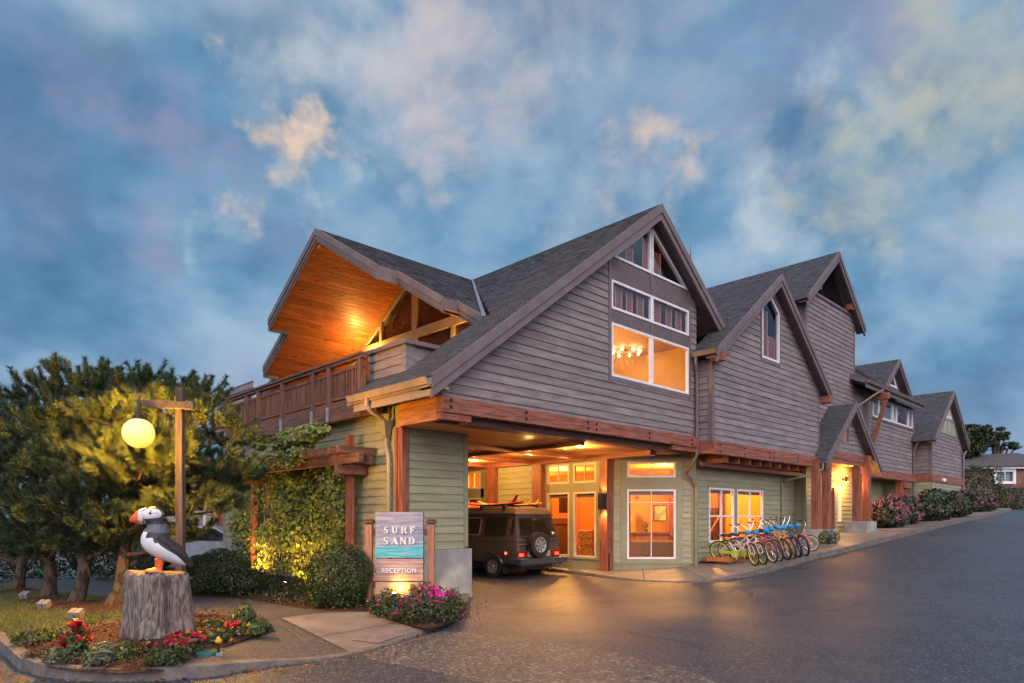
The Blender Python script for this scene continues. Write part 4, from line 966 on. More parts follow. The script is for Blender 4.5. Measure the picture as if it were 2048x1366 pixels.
# shallow roof with the deep eave, and its small gable
RS3 = .42; r3 = math.hypot(1, RS3)
roof(LODGE, (29.3, 9.22, 7.52), (1, 0, 0), (0, 1/r3, RS3/r3), [(0, 0), (8.45, 0), (8.45, 6), (.62, 6), (.62, .70), (0, .70)])
gutter((29.3, 9.22, 7.50), (37.75, 9.22, 7.50), 'pipe', outx=(0, -1, 0)); k = MB(); k.box(29.3, 37.75, 9.22, 9.26, 7.18, 7.36); k.build('fascia', M['trim'], LODGE)
DC3, DZ3 = 34.35, 9.2
zz3 = lambda x: DZ3-.75*abs(x-DC3)
hw = 2.0
for sg in (1, -1):
    roof(LODGE, (DC3+sg*hw, 0, DZ3-.75*hw), (0, 1, 0), (-sg*cs, 0, sn), [(9.4, 0), (10.5 if sg > 0 else 16, 0), (16, hw/cs), (9.4, hw/cs)], th=.13)
rake((DC3-hw, DZ3-.75*hw), (DC3, DZ3), .28, y=9.4); rake((DC3+hw, DZ3-.75*hw), (DC3, DZ3), .28, y=9.4)
# the roof running left from the small gable to the tower
roof(LODGE, (29.92, 9.35, 7.62), (1, 0, 0), (0, .8, .6), [(0, 0), (DC3-hw-29.8, 0), (DC3-29.92, 2.45), (0, 2.45)], th=.12)
mb = MB(); P3d = planeY(9.72); mb.pprism(P3d, [(DC3-1.9, 7.7), (DC3+1.9, 7.7), (DC3, DZ3-.12)], -.05, 0); mb.build('dormer_wall', M['mauve'], LODGE)
triwin(planeY(9.70), [(DC3-.75, 7.95), (DC3+.75, 7.95), (DC3, 8.62)], fr=.09)
mb = MB(); mb.pprism(planeY(9.71), [(DC3-.72, 7.96), (DC3+.72, 7.96), (DC3, 8.6)], -.005, -.003); 
mb = MB(); mb.box(30.95, 37.95, Y3-.13, Y3+.02, 3.56, 3.945); mb.build('wing_beam', M['redx'], LODGE, bevel=.01)
# bracket and brace
mb = MB(); bx = 31.45; mb.box(bx-.14, bx+.14, 9.0, 9.69, 6.95, 7.22); br = mb.build('bracket', M['redy'], LODGE)
mb = MB(); mb.bar((bx, 9.12, 6.97), (bx, 9.62, 5.1), .16, .16); mb.build('brace', M['redy'], br)
# lower wall set back, post
mb = MB(); siding(mb, planeY(10.6), [(29.9, .9), (38.0, .9), (38.0, 3.6), (29.9, 3.6)], pitch=.17); mb.box(29.9, 38, 10.62, 10.8, .9, 3.6); mb.build('lower_wall', M['green'], LODGE)
mb = MB(); mb.box(30.0, 38.0, 9.72, 10.6, 3.60, 3.66); mb.build('soffit', M['redx'], LODGE)
xc = onY(1804, 990, 9.75)[0]
mb = MB(); mb.box(xc-.42, xc-.08, 9.62, 9.94, 1.3, 3.555); mb.box(xc+.02, xc+.36, 9.62, 9.94, 1.3, 3.555); mb.build('wing_post', M['redz'], LODGE); mb = MB(); mb.box(xc-.3, xc+.75, 9.5, 9.60, 3.22, 3.5); mb.build('post_cap', M['redx'], LODGE)
# --- fourth wing
Y4, F0, F1, FC, FZ = 8.95, 38.0, 44.5, 41.1, 8.52
P4 = planeY(Y4); z4 = lambda x: FZ-.2-S*abs(x-FC)
poly = [(F0, 4.0), (F1, 4.0), (F1, z4(F1)), (FC, z4(FC)), (F0, z4(F0))]
H4 = [(39.2, 43.0, 6.3, 8.5)]
mb = MB(); siding(mb, P4, poly, H4); siding(mb, planeX(F0), [(Y4, 4.0), (9.75, 4.0), (9.75, 5.9), (Y4, 5.9)]); w4 = mb.build('upper_wall', M['mauve'], LODGE)
mb = MB(); backing(mb, P4, poly, H4); mb.box(F0+.02, F0+.06, Y4+.02, 9.7, 3.6, 5.9); mb.build('backing', M['trim'], w4)
mb = MB(); mb.pprism(P4, [(39.2, 6.3), (43.0, 6.3), (43.0, z4(43)), (FC, z4(FC)), (39.2, z4(39.2))], -.05, .01)
pg_ = mb.build('gable_panel', mk('pale_sage_panel', (.33, .36, .27), (.28, .31, .23), scale=3), LODGE)
mb = MB()
for u in (40.15, 41.1, 42.05): mb.pbox(P4, u-.05, u+.05, 6.3, 6.98, .011, .03)
mb.pbox(P4, 39.2, 43.0, 6.98, 7.08, .011, .035); mb.pbox(P4, 39.15, 43.05, 6.2, 6.3, -.02, .04); mb.build('panel_trim', M['greentrim'], pg_)
triwin(planeY(Y4-.012), [(40.25, 7.09), (41.95, 7.09), (41.1, 7.73)], fr=.1)
mb = MB(); mb.pprism(P4, [(40.3, 7.1), (41.9, 7.1), (41.1, 7.7)], .012, .014); mb.build('shutter', slat, LODGE)
mb = MB(); mb.box(F0-.03, F0+.11, Y4-.03, Y4+.1, 4.0, z4(F0)-.02); mb.box(F1-.1, F1+.02, Y4-.03, Y4+.1, 4.0, z4(F1)-.02); mb.build_each('corner_board', M['trim'], LODGE)
mb = MB(); mb.box(F0-.05, F1+.05, Y4-.07, Y4+.05, 3.60, 3.99); mb.box(F0-.05, F0+.06, Y4+.051, 9.7, 3.61, 3.98); mb.build('wing_beam', M['redx'], LODGE)
mb = MB(); siding(mb, P4, [(F0, 1.2), (F1, 1.2), (F1, 3.6), (F0, 3.6)], [(39.6, 40.3, 1.9, 2.9)], pitch=.17); siding(mb, planeX(F0), [(Y4, 1.2), (10.6, 1.2), (10.6, 3.6), (Y4, 3.6)], pitch=.17)
backing(mb, P4, [(F0, 1.2), (F1, 1.2), (F1, 3.6), (F0, 3.6)], [(39.6, 40.3, 1.9, 2.9)]); mb.build('lower_wall', M['green'], LODGE)
window(P4, LODGE, 39.6, 40.3, 1.9, 2.9, fr=.09)
k = MB(); k.ball((39.9, Y4-.12, 3.72), .11, 8); k.build('vent_hood', M['white'], LODGE, smooth=True)
for sg, xe in ((1, 37.4), (-1, 44.6)):
    hh = abs(FC-xe); roof(LODGE, (xe, 0, FZ-S*hh), (0, 1, 0), (sg*cs, 0, sn), [(8.65, 0), (9.75 if sg > 0 else 24, 0), (9.75 if sg > 0 else 24, 1.2), (24, 1.2), (24, hh/cs), (8.65, hh/cs)])
    rake((xe, FZ-S*hh), (FC, FZ), .32, y=8.65)
gutter((37.4, 8.62, FZ-S*3.7), (37.4, 9.6, FZ-S*3.7), 'pipe')
mb = MB(); mb.tube([(44.62, 8.7, 5.8), (44.62, 8.75, 5.6), (44.3, 8.84, 5.35), (44.3, 8.86, 5.1), (44.3, 8.86, 1.6)], .06, 8)
mb.tube([(37.5, 9.3, 5.7), (37.5, 9.5, 5.4), (37.6, 9.62, 5.1), (37.6, 9.62, 1.6)], .055, 8); mb.build_each('downspout', M['pipe'], LODGE, smooth=True)
mb = MB(); mb.tube([(31.0, 9.1, 7.28), (30.6, 9.3, 7.05), (29.6, 9.7, 6.45), (29.55, 9.8, 6.3)], .05, 8); mb.build_each('downspout', M['pipe'], LODGE, smooth=True); mb = MB(); mb.tube([(24.05, 9.0, 3.72), (24.05, 9.0, 3.5), (23.9, 9.4, 3.3), (23.6, 10.0, 3.15), (23.55, 10.24, 3.05), (23.55, 10.24, .85)], .045, 8); mb.build_each('downspout', M['pipegreen'], LODGE, smooth=True)
# --- ground floor: office wall on the driveway, angled bay, front wall
OX = 15.6; PO = planeX(OX)
HO = [(12.46, 13.36, .55, 2.58), (13.53, 14.5, .55, 2.58), (12.46, 13.36, 2.86, 3.46), (13.53, 14.5, 2.86, 3.46),
      (17.75, 18.55, .55, 2.5), (17.75, 18.55, 2.82, 3.46), (18.75, 19.55, .55, 2.5), (18.75, 19.55, 2.82, 3.46)]
mb = MB(); siding(mb, PO, [(14.6, .1), (24, .1), (24, 3.66), (14.6, 3.66)], HO[4:], pitch=.19); backing(mb, PO, [(12.2, .05), (24, .05), (24, 3.66), (12.2, 3.66)], HO); lw = mb.build('lower_wall', M['green'], LODGE)
mb = MB()
for a, b, c, d in ((12.2, 14.6, .06, .55), (12.2, 12.46, .55, 3.66), (13.36, 13.53, .55, 3.66), (14.5, 14.6, .55, 3.66), (12.46, 13.36, 2.58, 2.86), (13.53, 14.5, 2.58, 2.86), (12.46, 13.36, 3.46, 3.66), (13.53, 14.5, 3.46, 3.66)): mb.pbox(PO, a, b, c, d, -.012, .03)
mb.pbox(PO, 12.2, 14.6, .50, .56, .031, .07)
for a, b, c, d in ((17.6, 19.7, 2.5, 2.82), (17.6, 17.75, .5, 3.6), (18.55, 18.75, .5, 3.6)): mb.pbox(PO, a, b, c, d, -.012, .035)
mb.build_each('wall_trim', M['greentrim'], lw)
for a, b, c, d in HO: window(PO, LODGE, a, b, c, d, vm=((a+b)/2,) if d > 3 else (), fr=.06, mat='cream', shade=d < 3)
# redwood posts along the drive
for y0, y1, x0, x1 in ((11.93, 12.22, 15.43, 15.74), (14.58, 14.98, 15.38, 15.62), (16.85, 17.3, 15.38, 15.62), (20.2, 20.5, 15.38, 15.62)):
    k = MB(); zb = .10 if y0 < 12 else .09; k.box(x0, x1, y0, y1, zb, 3.655); ps = k.build('drive_post', M['redz'], LODGE, bevel=.012)
    if y0 < 12:
        k = MB()
        for q in range(4): k.ball((15.52, 11.925, .25+q*.13), .018, 5)
        k.box(15.49, 15.55, 11.915, 11.929, .2, .72); k.build('post_plate', M['iron'], ps)
# sconce on the corner post
sp = (15.42, 12.02, 2.24)
mb = MB(); mb.box(15.24, 15.28, 11.94, 12.12, 2.02, 2.50); mb.box(15.28, 15.43, 11.94, 11.965, 2.02, 2.5); mb.box(15.28, 15.43, 12.095, 12.12, 2.02, 2.5)
mb.box(15.28, 15.41, 11.99, 12.07, 2.12, 2.40); sc_ = mb.build('post_lantern', M['iron'], LODGE)
k = MB(); k.add([(15.29, 11.985, 2.41), (15.40, 11.985, 2.41), (15.40, 12.075, 2.41), (15.29, 12.075, 2.41)], [(0, 1, 2, 3)]); k.add([(15.29, 11.985, 2.11), (15.40, 11.985, 2.11), (15.40, 12.075, 2.11), (15.29, 12.075, 2.11)], [(0, 3, 2, 1)]); k.build('lens', bulb, sc_)
lamp('SPOT', (15.31, 12.0, 2.48), 55, WARM, .03, aim=(15.40, 12.0, 3.6), cone=1.9, blend=.8); lamp('SPOT', (15.31, 12.0, 2.05), 80, WARM, .03, aim=(15.42, 11.95, 0), cone=2.0, blend=.8)
# angled bay: runs from the post to the front wall square to the sight line
b0 = np.array([15.76, 12.03, 0]); b1 = np.array([17.58, 10.29, 0]); bl = np.linalg.norm(b1-b0); bt = (b1-b0)/bl; bn = np.array([bt[1], -bt[0], 0])
if np.dot(bn, FW) > 0: bn = -bn
PB = lambda u, z, o: tuple(b0+bt*u+bn*o+np.array([0, 0, z]))
def bu(px): r_ = ray(px, 1000); A_ = np.array([[r_[0], -bt[0]], [r_[1], -bt[1]]]); return float(np.linalg.solve(A_, b0[:2])[1])
ua, ub = bu(1254), bu(1351)
HB = [(ua, ub, .54, 2.63), (ua, ub, 2.99, 3.46)]
fill = (ua-.20, ub+.20, .42, 3.66)
mb = MB(); siding(mb, PB, [(.0, .42), (bl, .42), (bl, 3.66), (.0, 3.66)], [fill, (0, .07, 0, 4), (bl-.1, bl+1, 0, 4)], pitch=.17); backing(mb, PB, [(0, .0), (bl, .0), (bl, 3.66), (0, 3.66)], HB); lw = mb.build('lower_wall', M['green'], LODGE)
mb = MB()
for a, b, c, d in ((fill[0], ua, .42, 3.66), (ub, fill[1], .42, 3.66), (ua, ub, 2.63, 2.99), (ua, ub, 3.46, 3.66), (ua, ub, .42, .54), (-.0, .07, .42, 3.66), (bl-.10, bl+.03, .2, 3.66), (.0, bl, .0, .42)): mb.pbox(PB, a, b, c, d, -.011, .03)
mb.pbox(PB, .0, bl+.02, .40, .45, .031, .06); mb.build_each('wall_trim', M['greentrim'], lw)
um = (ua+ub)/2
window(PB, LODGE, ua, ub, .54, 2.63, vm=(um,), hm=(2.24,), fr=.055, shade=True); window(PB, LODGE, ua, ub, 2.99, 3.46, vm=(um,), fr=.055)
YG = 10.3; PGf = planeY(YG)
g0 = [onY(p, 1000, YG)[0] for p in (1417, 1467, 1472, 1525)]
HG = [(g0[0], g0[1], 1.0, 2.72), (g0[2]+.03, g0[3], 1.0, 2.72)]
poly = [(17.58, .2), (24.85, .2), (24.85, 3.75), (17.58, 3.75)]
mb = MB(); siding(mb, PGf, poly, HG, pitch=.17); siding(mb, planeX(24.82), [(9.92, .5), (YG, .5), (YG, 3.75), (9.92, 3.75)], pitch=.17); backing(mb, PGf, poly, HG); lw = mb.build('lower_wall', M['green'], LODGE)
mb = MB()
for h in HG: mb.pbox(PGf, h[0]-.06, h[1]+.06, .90, 1.0, -.011, .05)
mb.pbox(PGf, HG[0][1], HG[1][0], 1.0, 2.72, -.011, .03); mb.pbox(PGf, HG[0][0]-.1, HG[1][1]+.1, 2.72, 2.82, -.01, .032); mb.box(17.56, 17.70, YG-.05, YG+.02, .2, 3.7); mb.box(24.74, 24.85, 9.86, 9.98, .8, 3.75)
mb.build_each('wall_trim', M['greentrim'], lw)
for h in HG: window(PGf, LODGE, h[0], h[1], 1.0, 2.72, vm=(((h[0]+h[1])/2, .05),), hm=(1.83,), fr=.06, mun=.05, shade=True)
# --- rooms behind the lit windows
def room(name, quads, col, c2=None): 
    k = MB()
    for q in quads: k.add(q, [tuple(range(len(q)))])
    return k.build(name, mk(name, col, c2 or tuple(x*.88 for x in col), scale=1.2, rough=.7), LODGE)
zf, zc = .32, 3.52
R = lambda x, y, z: (x, y, z)
wq = lambda a, b, z0=zf, z1=zc: [(a[0], a[1], z0), (b[0], b[1], z0), (b[0], b[1], z1), (a[0], a[1], z1)]
pa, pb_, pc, pd = (15.84, 12.16), (20.6, 15.79), (20.6, 21), (15.64, 21)
room('lounge_wall', [wq(pa, pb_), wq(pb_, pc), wq(pc, pd)], (.62, .16, .045))
pe = (24.6, 15.8)
room('reception_wall', [wq((15.95, 12.05), (20.65, 15.66)), wq((20.65, 15.66), pe), wq(pe, (24.6, 10.5))], (.74, .40, .09))
room('room_floor', [[(15.6, 12.1, zf), (17.58, 10.31, zf), (24.6, 10.31, zf), (24.6, 21, zf), (15.62, 21, zf)]], (.30, .15, .07))
room('room_ceiling', [[(15.62, 12.1, zc), (17.6, 10.33, zc), (24.6, 10.33, zc), (24.6, 21, zc), (15.62, 21, zc)]], (.74, .50, .20))
room('upper_room_wall', [wq((12.7, 13.9), (16.95, 13.9), 4.3, 6.8), wq((12.7, 9.95), (12.7, 13.9), 4.3, 6.8), wq((16.95, 13.9), (16.95, 9.95), 4.3, 6.8)], (.66, .42, .17))
room('upper_room_floor', [[(12.7, 9.95, 4.3), (16.95, 9.95, 4.3), (16.95, 13.9, 4.3), (12.7, 13.9, 4.3)]], (.3, .18, .1))
room('upper_room_ceiling', [[(12.7, 10.15, 6.80), (16.95, 10.15, 6.80), (16.95, 13.9, 6.80), (12.7, 13.9, 6.80)], [(12.7, 10.15, 6.8), (16.95, 10.15, 6.8), (16.95, 9.96, 6.85), (12.7, 9.96, 6.85)]], (.55, .36, .19))
room('attic_wall', [[(12.7, 11.0, 6.85), (16.95, 11.0, 6.85), (16.95, 11, 7.8), (RX, 11, 9.6), (12.7, 11, 8.1)]], (.10, .085, .095))
room('gable_room_wall', [[(19.9, 10.2, 6.6), (21.6, 10.2, 6.6), (21.6, 10.2, 8.7), (20.87, 10.2, 9.2), (19.9, 10.2, 8.6)]], (.16, .11, .10))
room('entry_hall_wall', [wq((25.0, 11.6), (29.2, 11.6), .9, 3.6), wq((29.2, 11.6), (29.2, 9.95), .9, 3.6), wq((25.0, 9.95), (25.0, 11.6), .9, 3.6)], (.60, .34, .12))
room('wing_room_wall', [[(31.2, 10.3, 6.0), (37.8, 10.3, 6.0), (37.8, 10.3, 7.3), (31.2, 10.3, 7.3)]], (.33, .20, .22))
lamp('POINT', (17.6, 15.6, 3.1), 420, (1, .46, .08), .15); lamp('POINT', (18.6, 18.4, 3.0), 330, (1, .44, .08), .15)
lamp('POINT', (18.9, 12.2, 3.2), 400, (1, .46, .055), .18); lamp('POINT', (22.4, 12.6, 3.2), 480, (1, .47, .06), .18)
lamp('POINT', (14.0, 11.9, 5.6), 230, (1, .50, .12), .25); lamp('POINT', (27.4, 10.9, 3.2), 240, (1, .5, .11), .1)
# ---------------------------------------------------------------- street lamp, stump, puffin
base = onZ(361, 1244, .12); bx, by = base[:2]
LP = thing('street_lamp', 'timber lamp post with crossarm and glowing yellow globe', 'street lamp', (bx, by, .1))
dpt = float(np.dot(base-CAM, FW))
def cz(py, d=dpt): return EYE+(HZ-py)/FPX*d
def atd(px, d=dpt): return CAM+FW*d+RT*((px-CX)/FPX*d)
k = MB(); w2_ = .065; h = cz(775)
P_ = lambda u, v: (bx+RT[0]*u+FW[0]*v, by+RT[1]*u+FW[1]*v)
k.bar((bx, by, .05), (bx, by, h), .115, .115, up=tuple(FW)); k.build('post', M['greyz'], LP, bevel=.008)
k = MB(); a = atd(287, dpt-.11); b = atd(389, dpt-.11); zc1 = cz(813); k.bar((a[0], a[1], zc1+.03), (b[0], b[1], zc1-.01), .07, .12); k.build('crossarm', M['greyx'], LP, bevel=.008)
gx = atd(277, dpt-.11); k = MB(); k.tube([(gx[0], gx[1], cz(842)), (gx[0], gx[1], cz(790))], .032, 10); k.bar((gx[0], gx[1], zc1+.03), (a[0], a[1], zc1+.03), .03, .03); k.build('hanger', M['greyz'], LP)
k = MB(); gr = 29/FPX*dpt; gz_ = cz(868); k.ball((gx[0], gx[1], gz_), gr, 16); k.build('globe', mk('lamp_globe', (1, .85, .4), emit=(1, .42, .06), estr=1.6), LP, smooth=True)
k = MB(); k.lathe([(.09, gz_+gr*.93), (.075, gz_+gr+.05), (.03, gz_+gr+.06)], 14, (gx[0], gx[1], 0)); k.build('fitter', M['iron'], LP)
gl_ = lamp('POINT', (gx[0], gx[1], gz_), 7500, (1, .43, .03), gr*1.12)

sb = onZ(313, 1286, .13); sd = float(np.dot(sb-CAM, FW)); sd += .30; sb = CAM+(sb-CAM)*(sd/(sd-.30)); sb[2] = .13
ST = thing('tree_stump', 'broad weathered grey tree stump carrying the carved puffin', 'stump', (sb[0], sb[1], .1))
sz = lambda py: EYE+(HZ-py)/FPX*sd
ztop = sz(1143); V = []; NS, NR = 96, 26
for j in range(NR+1):
    t = j/NR; z = .02+t*(ztop-.02)
    for i in range(NS):
        a = 2*math.pi*i/NS; ca, sa = math.cos(a), math.sin(a)
        # two fused boles: a broad one in front, a slimmer one behind to the right
        def far_r(cx0, cy0, R0):
            bq = ca*cx0+sa*cy0; dq = bq*bq-(cx0*cx0+cy0*cy0-R0*R0); return bq+math.sqrt(dq) if dq > 0 else 0
        fl = (1-t)**2.3
        r = max(far_r(-.06, -.03, .31+.06*fl), far_r(.19+.02*fl, .12, .20+.075*fl))
        r += (.026*math.sin(a*7+1.2+t*.6)+.018*math.sin(a*13+.4)+.05*mnoise.noise(Vector((ca*1.7, sa*1.7, t*1.1+3)))+.030*mnoise.noise(Vector((ca*6, sa*6, t*1.5)))+.012*mnoise.noise(Vector((ca*22, sa*22, t*2))))*(1-.25*t)
        if t > .92: r -= .05*((t-.92)/.08)**2
        x, y = r*ca*1.02, r*sa*.9
        zz_ = z+(.05*mnoise.noise(Vector((ca*1.3+5, sa*1.3, 0)))-.05*max(0, ca*.8+sa*.6-.3)+.012*mnoise.noise(Vector((ca*9, sa*9, 3))))*t**3
        V.append((sb[0]+RT[0]*x+FW[0]*y, sb[1]+RT[1]*x+FW[1]*y, zz_))
F = [(j*NS+i, j*NS+(i+1) % NS, (j+1)*NS+(i+1) % NS, (j+1)*NS+i) for j in range(NR) for i in range(NS)]
k = MB(); k.add(V, F)
top = V[NR*NS:]; c = tuple(np.mean(np.array(top), 0)+np.array([0, 0, .02])); k.add(list(top)+[c], [(i, (i+1) % NS, NS) for i in range(NS)])
stm = mk('weathered_stump', (.24, .205, .18), (.075, .060, .052), scale=9, rough=.9, bump=1.0, stretch=(3.2, 3.2, .5), detail=10, dist=.9, lo=.38, hi=.62, dirt=((.17, .085, .065), 3.2, .55))
k.build('stump', stm, ST, smooth=60)

# puffin: one continuous carved body, facing the left of the street
PU = thing('puffin_statue', 'carved painted puffin with orange bill and feet standing on the stump', 'statue', (sb[0], sb[1], ztop))
PH = (1152-1023)/FPX*sd      # height
face = -RT*.96-FW*.28; face /= np.linalg.norm(face); side = np.cross(UPV, face)
# profile in photo pixels (height 126): body axis points (forward, up, half-width sideways, half-depth)
uu = PH/126.0
pc_ = CAM+(sb-CAM)*((sd-.12)/sd)+RT*.045; pc_[2] = 0
pc_ = np.array([pc_[0], pc_[1], 0.0])
def PP(f, s_, z): return tuple(pc_+face*f*uu+side*s_*uu+UPV*(ztop+.01+(z)*uu))
# rings from tail to crown: centre forward, centre height, half length in the profile plane, half width, tilt of the ring
rings = [(-58, 10, 2, 3, 62), (-50, 15, 8, 9, 60), (-38, 24, 15, 16, 55), (-24, 34, 22, 22, 45), (-8, 44, 27, 26, 32), (4, 55, 29, 27, 16), (8, 66, 26, 25, 4), (6, 76, 22, 21, -6), (5, 84, 17, 17, -6), (6, 91, 15.5, 15, 0), (9, 98, 17, 15.5, 8), (12, 106, 18.5, 16, 12), (13, 114, 17, 14.5, 12), (13, 121, 11, 10, 10), (13, 125, 3, 3, 8)]
n = 36; V = []; 
for (f, z, a_, b_, tl) in rings:
    t = math.radians(tl)
    for i in range(n):
        an = 2*math.pi*i/n; d1 = math.cos(an)*a_; d2 = math.sin(an)*b_
        V.append(PP(f+d1*math.cos(t)*1.0, d2, z-d1*math.sin(t)*0.9))
F = []; mi = []
for j in range(len(rings)-1):
    for i in range(n):
        F.append((j*n+i, j*n+(i+1) % n, (j+1)*n+(i+1) % n, (j+1)*n+i))
        fr_ = abs(math.atan2(math.sin(2*math.pi*(i+.5)/n), math.cos(2*math.pi*(i+.5)/n)))  # 0 at front
        white = (1 <= j <= 6 and fr_ < (1.75 if j < 5 else (1.5 if j < 6 else 1.0))) 
        mi.append(1 if white else (2 if j >= 7 and j < 9 else 0))
k = MB(); k.v = V; k.f = [list(f) for f in F]+[list(range(n-1, -1, -1)), list(range((len(rings)-1)*n, len(rings)*n))]; k.mi = mi+[0, 0]
blk = mk('puffin_black', (.030, .028, .030), (.014, .014, .015), scale=14, rough=.55, bump=.2); wht = mk('puffin_white', (.72, .74, .78), (.62, .64, .70), scale=6, rough=.5)
gry = mk('puffin_grey', (.12, .135, .165), (.085, .095, .115), scale=22, rough=.6, bump=.25)
k.build('body', [blk, wht, gry], PU, smooth=80, subsurf=1)
# white cheek patches on both sides of the head
for s_ in (1, -1):
    k = MB(); vs = []; m1, m2 = 8, 28
    for j in range(m1+1):
        for i in range(m2):
            an = 2*math.pi*i/m2; rr = j/m1
            f = 12+17.5*rr*math.cos(an); z = 110+11.5*rr*math.sin(an)-(3*rr*math.cos(an))*.3
            w_ = 16.6*math.sqrt(max(0, 1-((f-12)/21)**2-((z-110)/17)**2))
            vs.append(PP(f, s_*(w_+.9-1.2*rr**6), z))
    k.add(vs, [(j*m2+i, j*m2+(i+1) % m2, (j+1)*m2+(i+1) % m2, (j+1)*m2+i) for j in range(m1) for i in range(m2)])
    k.build('cheek', wht, PU, smooth=True)
    k = MB(); k.ball(PP(13, s_*17.0, 112), 2.6*uu, 8); k.build('eye', mk('puffin_eye', (.28, .03, .03), (.1, .01, .01), scale=40, rough=.2), PU, smooth=True)
    k = MB(); k.tube([PP(13, s_*17.4, 113), PP(11, s_*17.0, 119)], .7*uu, 5); k.tube([PP(11, s_*17.4, 112), PP(1, s_*15.2, 112.5)], .6*uu, 5); k.build('eye_line', blk, PU)
    # folded wing with carved feather ridges
    k = MB(); vs = []; m1, m2 = 14, 16
    for j in range(m1+1):
        t = j/m1
        for i in range(m2+1):
            q = i/m2
            f = -1+(-54)*t+10*(q-.5)*(1-t)*.4; z = 66-50*t; wd = 17*math.sin(math.pi*min(1, .18+.82*(1-t)**.8))**.7
            f2 = f+(q-.5)*wd*1.25*.55; z2_ = z+(q-.5)*wd*1.5
            o_ = 25.5*(1-.62*t)*(1-.35*(2*q-1)**2)+1.5+.55*math.sin(q*math.pi*12)
            vs.append(PP(f2, s_*o_, z2_))
    W_ = m2+1; k.add(vs, [(j*W_+i, j*W_+i+1, (j+1)*W_+i+1, (j+1)*W_+i) for j in range(m1) for i in range(m2)])
    wg = k.build('wing', blk, PU, smooth=True)
    so = wg.modifiers.new('thick', 'SOLIDIFY'); so.thickness = .012; so.offset = -1 if s_ > 0 else 1
# bill: tall, side-flattened, pale at the base, then orange
def bill(f0, f1, h0, h1, w0, w1, c0, c1, name, mat):
    k = MB(); vs = []
    for j in range(7):
        t = j/6; f = f0+(f1-f0)*t; hh = h0+(h1-h0)*t**1.6; ww = w0+(w1-w0)*t; cc = c0+(c1-c0)*t**1.3
        for i in range(16):
            an = 2*math.pi*i/16; vs.append(PP(f+(-2.5*abs(math.cos(an))**2*(1-t)), ww*math.sin(an), cc+hh*math.cos(an)))
    k.add(vs, [(j*16+i, j*16+(i+1) % 16, (j+1)*16+(i+1) % 16, (j+1)*16+i) for j in range(6) for i in range(16)]+[tuple(range(96, 112))])
    return k.build(name, mat, PU, smooth=50)
orange = mk('puffin_orange', (.78, .16, .045), (.66, .11, .03), scale=12, rough=.45)
bill(25, 36, 15.5, 13.5, 10, 8, 107, 106, 'bill_base', mk('bill_pale', (.68, .72, .74), scale=8, rough=.45))
bill(36.2, 52, 13.5, 3.0, 8, 1.5, 106, 99, 'bill', orange)
k = MB(); k.ball(PP(29, 8.5, 97), 3*uu, 8); k.ball(PP(29, -8.5, 97), 3*uu, 8); k.build('bill_rosette', orange, PU, smooth=True)
k = MB()
for s_ in (1, -1): k.tube([PP(26, s_*10.3, 97.5), PP(38, s_*8.1, 97.5), PP(49, s_*2.6, 97)], .5*uu, 5)
k.tube([PP(26.2, 9.9*math.sin(a), 107+15*math.cos(a)) for a in np.linspace(0, 2*math.pi, 19)], .8*uu, 5)
k.build('bill_line', blk, PU)
for s_, df in ((9, 0), (-9, 9)):
    k = MB(); k.tube([PP(-4+df, s_, 24), PP(-3+df, s_, 12), PP(-2+df, s_, 3)], [6.5*uu, 4.6*uu, 4.2*uu], 12)
    k.add([PP(-6+df, s_-4, .3), PP(-6+df, s_+4, .3), PP(16+df, s_+9.5, .0), PP(20+df, s_, .0), PP(16+df, s_-9.5, .0), PP(-6+df, s_-3, 5), PP(-6+df, s_+3, 5), PP(15+df, s_+8.5, 2.2), PP(19+df, s_, 3), PP(15+df, s_-8.5, 2.2), PP(3+df, s_, 8)],
          [(0, 1, 2, 3, 4), (0, 5, 6, 1), (1, 6, 7, 2), (2, 7, 8, 3), (3, 8, 9, 4), (4, 9, 5, 0), (6, 10, 7), (7, 10, 8), (8, 10, 9), (9, 10, 5), (5, 10, 6)])
    k.build('foot', orange, PU, smooth=40)
# ---------------------------------------------------------------- pines
def needles(pos, direc, length=.27, nl=.105, per=170, width=.011):
    """bottle-brush shoots: V,F of triangles"""
    n = len(pos); direc = direc/(np.linalg.norm(direc, axis=1, keepdims=True)+1e-9)
    P0 = np.repeat(pos, per, 0); D = np.repeat(direc, per, 0); N = len(P0)
    t = rng.random((N, 1))**.8; ln = np.repeat(rng.uniform(.7, 1.25, (n, 1))*length, per, 0)
    a = rng.normal(0, 1, (N, 3)); a -= D*(a*D).sum(1, keepdims=True); a /= np.linalg.norm(a, axis=1, keepdims=True)+1e-9
    b = P0+D*t*ln; out = a*rng.uniform(.55, 1.0, (N, 1))+D*rng.uniform(.35, 1.1, (N, 1)); out /= np.linalg.norm(out, axis=1, keepdims=True)
    s = np.cross(out, rng.normal(0, 1, (N, 3))); s /= np.linalg.norm(s, axis=1, keepdims=True)+1e-9
    L = nl*rng.uniform(.7, 1.25, (N, 1))
    V = np.stack([b-s*width*.5, b+s*width*.5, b+out*L], 1).reshape(-1, 3)
    return V, np.arange(3*N).reshape(N, 3)
